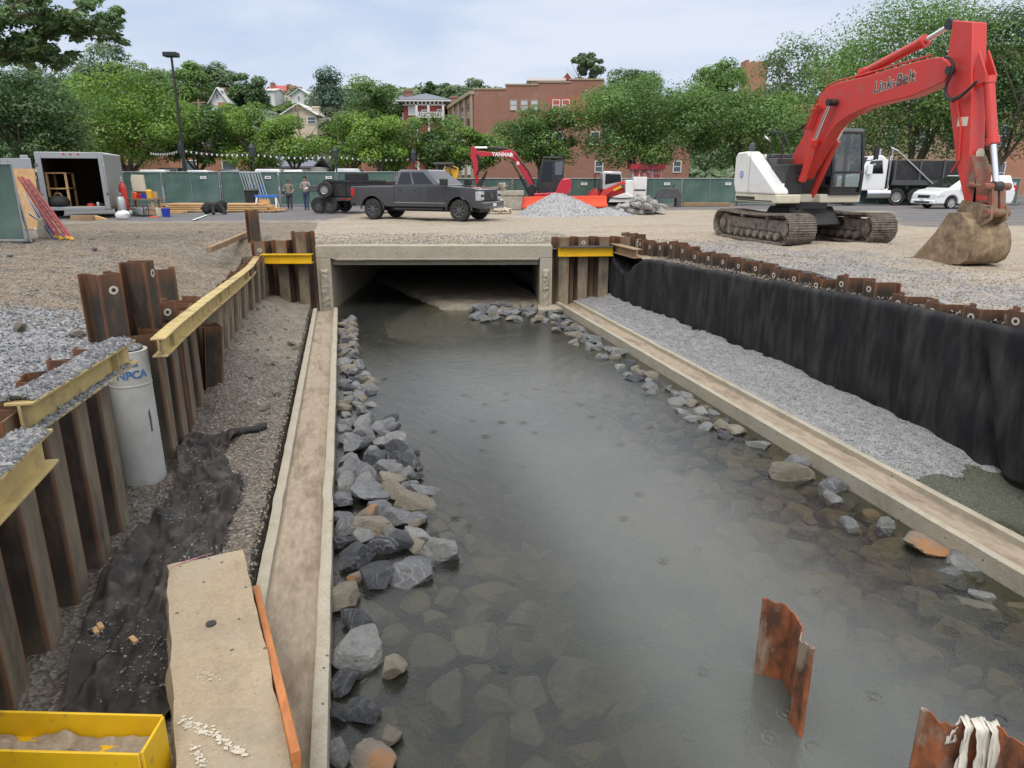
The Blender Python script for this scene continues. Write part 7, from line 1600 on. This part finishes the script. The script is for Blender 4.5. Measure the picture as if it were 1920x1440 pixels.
def tree(px, d, top, bot, wpx, kind, label, seed, n=46, per=120, leaf=None, base=None, shape=1., trunk_px=None, group='trees behind the site', cat='tree', name='tree', open_=0., flat=.7):
    rg_ = np.random.default_rng(seed); rr = random.Random(seed); z0 = base if base is not None else 0.
    w2 = wpx/2/K(d)*(1.28 if d < 66 else 1.12); zt_, zb_ = ZD(top, d), ZD(min(bot + 14, 322), d); zm = (zt_+zb_)/2; rz = (zt_-zb_)/2
    if base is None and d > 80: z0 = hill(*VD(UD(px, d), d)[:2]) - .6
    t = vthing(name, label, cat, px, d, 0, group, z=z0, row=(top+bot)/2); zt_ -= z0; zb_ -= z0; zm -= z0
    th = rg_.random(n)*2*PI; cz = rg_.uniform(-1, 1, n); rad_ = np.sqrt(1-cz**2)*(1 if shape == 1. else np.clip((1-cz)/2, .08, 1)**shape)
    k = (.55 + .4*rg_.random(n)**.5); k[:max(3, n//6)] *= .45
    cr = (.21 + .17*rg_.random(n))*min(w2, rz*1.2)*(1-.3*open_)
    cent = np.stack([np.cos(th)*rad_*k*(w2-cr*.6), np.sin(th)*rad_*k*(w2-cr*.6)*.9, zm + cz*k*1.04*(rz-cr*.35)], 1)
    # uneven outline: push some clumps out, sink others
    lob = 1.5*np.array([fbm(a*1.3, c*1.7, seed*1.3, 3) for a, c in zip(th, cz)]); cent[:, :2] *= (1 + .28*lob)[:, None]; cent[:, 2] += .22*rz*np.array([fbm(a*2.1, c, seed*.7 + 3, 3) for a, c in zip(th, cz)])
    ls = leaf or max(.09, 2.5/K(d)); per = int(per*1.8)
    V, Q, T = leaves(cent, cr, per, ls, rg_, flat)
    o = mk('crown', fast_mesh('crown', V, Q, T), LEAF[kind], t, sharp=0, fixn=False)
    mb = MB(); tips = []; H_ = max(1.2, zb_ + .35*rz*2); r_ = max(.1, .035*w2 + .06)
    mb.tube([(0, 0, -.3), (.02, 0, zb_*.5), (.05*rr.uniform(-1, 1), 0, zb_ + .1*rz)], [r_*1.5, r_*1.1, r_], 9)
    for k in range(5):
        a = 2*PI*k/5 + rr.random(); limb(mb, (0, 0, max(.3, zb_ - .1*rz)), (math.cos(a)*.6, math.sin(a)*.6, 1.), rz*1.15, r_*.6, 1, rr, tips)
    mb.build('trunk', M['bark'], t); return t
S = 100
street = [(228, 52., 125, 305, 230, 'bright', 'broad bright green street tree behind the cargo trailer', 80, 170, 270), (362, 55., 183, 308, 108, 'mid', 'darker street tree right of the tall light pole', 40, 130, None),
 (470, 56., 192, 312, 118, 'bright', 'bright street tree left of the street lamp by the cream house', 36, 120, None), (548, 54., 206, 312, 112, 'bright', 'low yellow green street tree above the walking men', 36, 120, None),
 (440, 63., 186, 290, 70, 'bright', 'yellow green tree standing taller behind the low street trees', 30, 110, None), (655, 55., 208, 316, 116, 'bright', 'bright street tree behind the dump trailer', 40, 120, None),
 (712, 53., 207, 318, 120, 'bright', 'fuller bright street tree behind the pickup cab', 46, 120, None), (822, 55., 213, 320, 112, 'mid', 'street tree in front of the tan street side of the brick building', 44, 120, None),
 (893, 54., 232, 322, 74, 'bright', 'small bright tree behind the crimson excavator arm', 26, 110, None), (1013, 54., 186, 300, 146, 'mid', 'round green tree in front of the red painted wall', 56, 130, None),
 (1195, 54., 132, 316, 222, 'mid', 'wide green tree right of the red painted wall', 84, 150, None), (1395, 55., 130, 318, 236, 'mid', 'wide green tree left of the big excavator', 90, 150, None),
 (1460, 60., 170, 300, 110, 'bright', 'yellow green tree showing behind the foot of the red boom', 34, 120, None), (1735, 58., -30, 300, 330, 'mid', 'huge green tree filling the sky behind the red boom', 150, 170, None),
 (1900, 54., -20, 290, 200, 'dark', 'dark tree at the right edge behind the excavator arm', 80, 150, None), (35, 42., 118, 300, 190, 'dark', 'dark green tree at the left edge above the near fence panel', 80, 160, None), (70, 60., 230, 300, 120, 'dark', 'low dark tree behind the open door of the trailer', 30, 120, None)]
for px, d, top, bot, w, kind, lab, n, per, tp_ in street:
    S += 1; tree(px, d, top, bot, w, kind, lab, S, n, int(per*1.25), base=0.)
hillt = [(200, 110., 82, 170, 110, 'far', 'tall pale tree on the left skyline above the bright tree'), (95, 100., 122, 200, 110, 'dark', 'dark tree on the left skyline'), (300, 120., 125, 200, 80, 'far', 'skyline tree left of the tall light pole'), (355, 125., 112, 195, 80, 'mid', 'skyline tree right of the tall light pole'), (400, 135., 113, 185, 80, 'far', 'skyline tree above the white gabled house'),
 (468, 122., 124, 210, 72, 'dark', 'dark rounded tree right of the white gabled house'), (530, 130., 190, 225, 90, 'bright', 'low light tree below the red roofed house'), (616, 104., 122, 270, 120, 'conifer', 'big blue green conifer on the hill'), (698, 94., 126, 250, 100, 'mid', 'tall round tree left of the victorian house'), (640, 88., 200, 250, 70, 'pale', 'pale flowering climber on the hill below the conifer'),
 (625, 90., 222, 262, 46, 'purple', 'dark purple leaved tree among the green ones'), (806, 130., 153, 180, 26, 'dark', 'small dark tree peeking over the victorian roof'), (873, 140., 147, 190, 100, 'far', 'line of far trees left of the brick parapet'), (1098, 105., 84, 165, 54, 'far', 'lone open tree standing clear above the brick building'),
 (1345, 112., 104, 190, 100, 'mid', 'rounded tree on the skyline left of the brick tower'), (1185, 92., 122, 220, 130, 'dark', 'dark tree behind the wide green tree'), (1495, 96., 66, 210, 150, 'dark', 'tall dark tree behind the red boom'), (1590, 100., 75, 220, 120, 'mid', 'dark green tree between the tall dark tree and the huge one'), (245, 130., 118, 190, 90, 'far', 'far tree behind the top of the bright tree'),
 (735, 104., 205, 260, 60, 'dark', 'dark shrub tree at the left corner of the victorian house'), (590, 112., 195, 262, 70, 'dark', 'dark tree right of the brown timbered gable'), (450, 106., 196, 240, 70, 'mid', 'tree between the cream house and the grey roofed house'), (330, 100., 190, 260, 90, 'mid', 'tree on the slope behind the tall light pole'), (30, 90., 130, 240, 120, 'mid', 'tree behind the dark tree at the left edge')]
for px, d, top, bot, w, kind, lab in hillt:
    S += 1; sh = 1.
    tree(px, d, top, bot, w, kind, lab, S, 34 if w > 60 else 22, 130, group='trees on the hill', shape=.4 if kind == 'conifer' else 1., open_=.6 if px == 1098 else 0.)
# hillside woods read as one mass
rg_ = np.random.default_rng(77); cs = []; rs = []
while len(cs) < 1500:
    px = rg_.uniform(-60, 1700); d = rg_.uniform(92, 196); p = VD(UD(px, d), d); z = hill(p.x, p.y)
    if 385 < px < 440 and d < 120 or 480 < px < 640 and d < 175 and d > 90 and rg_.random() < .85: continue
    cs.append((p.x, p.y, z + rg_.uniform(.2, 2.0))); rs.append(rg_.uniform(1.2, 2.4))
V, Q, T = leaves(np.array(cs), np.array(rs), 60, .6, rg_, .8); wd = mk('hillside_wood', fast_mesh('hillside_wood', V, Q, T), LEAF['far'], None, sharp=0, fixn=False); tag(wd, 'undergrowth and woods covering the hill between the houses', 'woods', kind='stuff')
rg_ = np.random.default_rng(78); cs = []; rs = []
for px in np.arange(225, 1300, 9.): d = rg_.uniform(56, 61); p = VD(UD(px, d), d); cs.append((p.x, p.y, rg_.uniform(.2, 1.0))); rs.append(rg_.uniform(.5, 1.0))
V, Q, T = leaves(np.array(cs), np.array(rs), 90, .16, rg_, .8); wd = mk('hedge', fast_mesh('hedge', V, Q, T), LEAF['mid'], None, sharp=0, fixn=False); tag(wd, 'low hedge and shrubs along the street behind the fence', 'hedge', kind='stuff')
# overhanging tree at the top left, trunk out of the picture
d = 19.; ov = vthing('overhanging_tree', 'dark leafy branches hanging into the top left corner of the picture', 'tree', -210, d)
def o_(px, py, dd=0.): return Vector((UD(px, d+dd, py) - UD(-210, d), dd, ZD(py, d+dd)))
rr = random.Random(5); mb = MB(); mb.tube([(0, 0, -.3), (.1, 0, 2.5), o_(-150, 160)], [.3, .24, .2], 10)
br = [[(-150, 160), (-60, 110), (20, 75), (90, 45), (150, 15), (190, -15)], [(-150, 160), (-60, 100), (30, 78), (110, 62), (180, 58), (232, 66)], [(-60, 105), (0, 100), (60, 108), (110, 112), (135, 104)], [(-100, 120), (-40, 40), (40, 5), (110, -20)], [(30, 78), (80, 88), (110, 96)], [(90, 45), (130, 46), (200, 40), (225, 20)], [(-20, 50), (30, 30), (90, 25), (150, 35)]]
cs = []; rs = []
for i, b in enumerate(br):
    off = rr.uniform(-1.0, 1.0); pts = [o_(x, y, off) for x, y in b]; mb.tube(pts, [.075*(1 - .75*k/(len(pts)-1)) + .008 for k in range(len(pts))], 6)
    for k in range(len(b)-1):
        n_ = 9
        for j in range(n_):
            f = j/n_; x = b[k][0] + (b[k+1][0]-b[k][0])*f; y = b[k][1] + (b[k+1][1]-b[k][1])*f
            if x < -60 and rr.random() < .5: continue
            for m_ in range(2):
                p = o_(x + rr.uniform(-13, 13), y + rr.uniform(-12, 16), off + rr.uniform(-.6, .6)); cs.append(p); rs.append(rr.uniform(.08, .17))
for k in range(90):
    x = rr.uniform(-120, 80); y = rr.uniform(-70, 118 - .55*max(0, x)); cs.append(o_(x, y, rr.uniform(-1.2, 1.2))); rs.append(rr.uniform(.1, .24))
V, Q, T = leaves(np.array([tuple(c) for c in cs]), np.array(rs), 40, .055, np.random.default_rng(9), .55, .5)
mk('crown', fast_mesh('crown', V, Q, T), LEAF['dark'], ov, sharp=0, fixn=False); mb.build('trunk', M['bark'], ov)
# ------------------------------------------------------------------ people
def skin_body(name, joints, edges, mat, par, sub=2):
    bm = bmesh.new(); ly = bm.verts.layers.skin.verify(); vs = {}
    for i, (k, (p, r_)) in enumerate(joints.items()):
        v = bm.verts.new(p); rr_ = r_ if isinstance(r_, tuple) else (r_, r_); v[ly].radius = rr_; v[ly].use_root = (i == 0); vs[k] = v
    for a, b in edges: bm.edges.new((vs[a], vs[b]))
    me = bpy.data.meshes.new(name); bm.to_mesh(me); bm.free(); me.materials.append(mat)
    o = bpy.data.objects.new(name, me); C.objects.link(o); o.parent = par
    m = o.modifiers.new('skin', 'SKIN'); m.use_smooth_shade = True; m.branch_smoothing = .4
    s = o.modifiers.new('sub', 'SUBSURF'); s.levels = s.render_levels = sub; return o
def person(px, d, H_, shirt, trousers, label, pose, rot=0., cap=None):
    t = vthing('person', label, 'person', px, d, rot, 'workers'); k = H_/1.75
    def v(x, y, z): return (x*k, y*k, z*k)
    J = {'pelvis': (v(0, 0, .95), (.15*k, .11*k)), 'waist': (v(0, .0, 1.1), (.14*k, .1*k)), 'chest': (v(0, .01, 1.3), (.16*k, .11*k)), 'collar': (v(0, .01, 1.43), (.1*k, .08*k)), 'neck': (v(0, -.01, 1.5), .052*k), 'head': (v(0, -.02, 1.6), (.078*k, .092*k)), 'crown': (v(0, -.015, 1.69), (.07*k, .085*k))}
    E_ = [('pelvis', 'waist'), ('waist', 'chest'), ('chest', 'collar'), ('collar', 'neck'), ('neck', 'head'), ('head', 'crown')]
    st = pose['stride']
    for s, nm in ((-1, 'r'), (1, 'l')):
        f = st*s; J['hip'+nm] = (v(.09*s, 0, .9), .095*k); J['knee'+nm] = (v(.1*s, -.5*f-.03, .5), .062*k); J['ankle'+nm] = (v(.1*s, -1.*f, .09), .042*k); J['toe'+nm] = (v(.12*s, -1.*f-.16, .045), (.04*k, .035*k))
        E_ += [('pelvis', 'hip'+nm), ('hip'+nm, 'knee'+nm), ('knee'+nm, 'ankle'+nm), ('ankle'+nm, 'toe'+nm)]
        el, wr_ = pose['arms'][0 if s < 0 else 1]
        J['sh'+nm] = (v(.19*s, .01, 1.4), .062*k); J['el'+nm] = (v(el[0]*s, el[1], el[2]), .043*k); J['wr'+nm] = (v(wr_[0]*s, wr_[1], wr_[2]), .03*k)
        E_ += [('collar', 'sh'+nm), ('sh'+nm, 'el'+nm), ('el'+nm, 'wr'+nm)]
        w_ = Vector(wr_); e__ = Vector(el); fd = (w_-e__).normalized(); sd = Vector((0, 0, 1)).cross(fd); sd = sd.normalized() if sd.length > .1 else Vector((1, 0, 0)); dn = fd.cross(sd)
        pm = w_ + fd*.06; J['palm'+nm] = (v(pm.x*s, pm.y, pm.z), (.036*k, .024*k)); E_.append(('wr'+nm, 'palm'+nm))
        for q_ in range(5):
            ofs = (q_-1.5)*.019; L_ = [.07, .08, .075, .06, .055][q_]
            b = pm + fd*.035 + sd*ofs if q_ < 4 else pm + sd*.035; m_ = b + fd*L_*.55 + dn*.008 + (sd*.02 if q_ == 4 else Vector()); e2 = m_ + fd*L_*.45 + dn*.025
            for nn, pp, r_ in (('a', b, .009), ('b', m_, .0085), ('c', e2, .007)): J[f'f{q_}{nn}{nm}'] = (v(pp.x*s, pp.y, pp.z), r_*k)
            E_ += [('palm'+nm, f'f{q_}a{nm}'), (f'f{q_}a{nm}', f'f{q_}b{nm}'), (f'f{q_}b{nm}', f'f{q_}c{nm}')]
    skin_body('body', J, E_, M['skin'], t)
    g = .018*k
    def fat(keys, ex=g): return {q_: (J[q_][0], tuple(r_+ex for r_ in (J[q_][1] if isinstance(J[q_][1], tuple) else (J[q_][1],)*2))) for q_ in keys}
    sh = fat(['waist', 'pelvis', 'chest', 'collar', 'shr', 'shl']); 
    for nm in 'rl':
        a, b = Vector(J['sh'+nm][0]), Vector(J['el'+nm][0]); sh['cuff'+nm] = (tuple(a.lerp(b, .85)), (.058*k, .058*k))
    skin_body('shirt', sh, [('waist', 'pelvis'), ('waist', 'chest'), ('chest', 'collar'), ('collar', 'shr'), ('collar', 'shl'), ('shr', 'cuffr'), ('shl', 'cuffl')], shirt, t)
    tr_ = fat(['pelvis', 'hipr', 'hipl', 'kneer', 'kneel', 'ankler', 'anklel'], .016*k); tr_['pelvis'] = (J['pelvis'][0], (.15*k, .12*k))
    skin_body('trousers', tr_, [('pelvis', 'hipr'), ('pelvis', 'hipl'), ('hipr', 'kneer'), ('hipl', 'kneel'), ('kneer', 'ankler'), ('kneel', 'anklel')], trousers, t)
    for nm in 'rl': skin_body('boot', {'a': (J['ankle'+nm][0], (.056*k, .056*k)), 'b': (J['toe'+nm][0], (.052*k, .046*k))}, [('a', 'b')], M['darkwood'], t)
    hz = 1.66*k
    if cap: MB().lathe([(.098*k, hz), (.1*k, hz+.05*k), (.075*k, hz+.1*k), (.001, hz+.115*k)], 16, Matrix.Translation((0, -.01, 0))).box(-.07*k, .07*k, -.19*k, -.06*k, hz, hz+.014).build('cap', cap, t, bevel=.004)
    else: MB().lathe([(.07*k, hz-.06*k), (.1*k, hz), (.1*k, hz+.05*k), (.07*k, hz+.1*k), (.001, hz+.112*k)], 16, Matrix.Translation((0, .008, 0))).build('hair', M['hair'], t)
    mb = MB()
    for s in (-1, 1): mb.lathe([(.001, -.012), (.012, 0), (.001, .012)], 8, Matrix.Translation(v(.032*s, -.108, 1.625)))
    mb.build('eyes', M['black'], t); MB().prism([(-.004, 1.6*k), (0, 1.63*k), (.004, 1.6*k)], -.128*k, -.1*k).box(-.022*k, .022*k, -.112*k, -.1*k, 1.565*k, 1.571*k).build('nose_and_mouth', M['skin'], t)
    mb = MB()
    for s in (-1, 1): mb.lathe([(.001, -.03*k), (.018*k, 0), (.001, .03*k)], 8, Matrix.Translation(v(.085*s, -.005, 1.615)))
    mb.build('ears', M['skin'], t); return t
gsh = paint('grey_shirt', (.28,.27,.25), .85); osh = paint('olive_grey_shirt', (.21,.2,.16), .85); jeans = paint('blue_jeans', (.05,.075,.13), .85); dk = paint('dark_trousers', (.04,.045,.06), .85)
person(539, 40.1, 1.62, osh, dk, 'man in dull olive shirt and dark trousers carrying a tool, left of two workers', dict(stride=.1, arms=(((.3, .02, 1.16), (.32, -.1, .92)), ((.28, .0, 1.17), (.22, -.2, 1.05)))), .15, M['darkwood'])
pp = person(571, 40.0, 1.78, gsh, jeans, 'dark haired man in grey shirt and jeans looking at his hands, right of two', dict(stride=.08, arms=(((.27, -.02, 1.16), (.1, -.24, 1.16)), ((.27, -.02, 1.16), (.1, -.24, 1.16)))), -.1)
t = vthing('clipboard', 'small pale pad held by the taller worker', 'pad', 571, 39.7, -.1, z=1.16); MB().box(-.1, .1, -.07, .07, 0, .015, Matrix.Rotation(.4, 4, 'X')).build('pad', M['paper'], t)
t = vthing('hand_tool', 'dark tool hanging from the hand of the shorter worker', 'tool', 528.5, 39.95); MB().tube([(0, 0, .62), (0, 0, .92)], .025).box(-.05, .05, -.04, .04, .88, 1.02).build('tool', M['black'], t)
# ------------------------------------------------------------------ sky, sun, camera
SUN_EL, SUN_AZ = R(58), R(200)
w = bpy.data.worlds.new('World'); bpy.context.scene.world = w; w.use_nodes = True; nt = w.node_tree; nt.nodes.clear()
out = nt.nodes.new('ShaderNodeOutputWorld'); bg = nt.nodes.new('ShaderNodeBackground'); sky = nt.nodes.new('ShaderNodeTexSky'); sky.sky_type = 'NISHITA'; sky.sun_disc = False
sky.sun_elevation = SUN_EL; sky.sun_rotation = SUN_AZ; sky.dust_density = 3.; sky.air_density = 1.
tc = nt.nodes.new('ShaderNodeTexCoord'); sp = nt.nodes.new('ShaderNodeSeparateXYZ'); nt.links.new(tc.outputs['Generated'], sp.inputs[0])
mp = nt.nodes.new('ShaderNodeMapping'); mp.inputs['Scale'].default_value = (1., 1., 4.5); mp.inputs['Rotation'].default_value = (0, 0, .5); nt.links.new(tc.outputs['Generated'], mp.inputs[0])
nz = nt.nodes.new('ShaderNodeTexNoise'); nz.inputs['Scale'].default_value = 2.1; nz.inputs['Detail'].default_value = 7; nz.inputs['Roughness'].default_value = .55; nz.inputs['Distortion'].default_value = .4; nt.links.new(mp.outputs[0], nz.inputs['Vector'])
rp = nt.nodes.new('ShaderNodeValToRGB'); nt.links.new(nz.outputs['Fac'], rp.inputs[0]); e = rp.color_ramp.elements; SKYK = 9.0
e[0].position = .38; e[0].color = (.57*SKYK, .675*SKYK, .87*SKYK, 1); e[1].position = .6; e[1].color = (.77*SKYK, .83*SKYK, .95*SKYK, 1)
zr_ = nt.nodes.new('ShaderNodeValToRGB'); nt.links.new(sp.outputs[2], zr_.inputs[0]); e2 = zr_.color_ramp.elements; e2[0].position = .22; e2[0].color = (1, 1, 1, 1); e2[1].position = .48; e2[1].color = (2.0, 1.8, 1.55, 1)
mul = nt.nodes.new('ShaderNodeMix'); mul.data_type = 'RGBA'; mul.blend_type = 'MULTIPLY'; mul.inputs[0].default_value = 1.; nt.links.new(rp.outputs[0], mul.inputs[6]); nt.links.new(zr_.outputs[0], mul.inputs[7])
mx = nt.nodes.new('ShaderNodeMix'); mx.data_type = 'RGBA'; mx.inputs[0].default_value = .9; nt.links.new(sky.outputs[0], mx.inputs[6]); nt.links.new(mul.outputs[2], mx.inputs[7])
nt.links.new(mx.outputs[2], bg.inputs[0]); bg.inputs[1].default_value = .1; nt.links.new(bg.outputs[0], out.inputs[0])
sl = bpy.data.lights.new('sun', 'SUN'); sl.energy = 1.5; sl.angle = R(30); sl.color = (1., .95, .87); so = bpy.data.objects.new('sun', sl); C.objects.link(so)
so.rotation_euler = Vector((math.sin(SUN_AZ)*math.cos(SUN_EL), math.cos(SUN_AZ)*math.cos(SUN_EL), math.sin(SUN_EL))).to_track_quat('Z', 'Y').to_euler()
cam = bpy.data.cameras.new('camera'); co = bpy.data.objects.new('camera', cam); C.objects.link(co); cam.sensor_width = 36; cam.lens = 36*FPX/1920; cam.clip_start = .05; cam.clip_end = 2000
co.location = (0, 0, EYE); co.rotation_euler = (PI/2 - PIT, 0, YAW); sc = bpy.context.scene; sc.camera = co
sc.view_settings.view_transform = 'Standard'; sc.view_settings.look = 'None'; sc.view_settings.exposure = .22; sc.view_settings.gamma = 1.
sc.render.engine = 'CYCLES'; sc.cycles.use_denoising = True; sc.cycles.max_bounces = 8; sc.cycles.transparent_max_bounces = 12; sc.cycles.caustics_reflective = False; sc.cycles.caustics_refractive = False
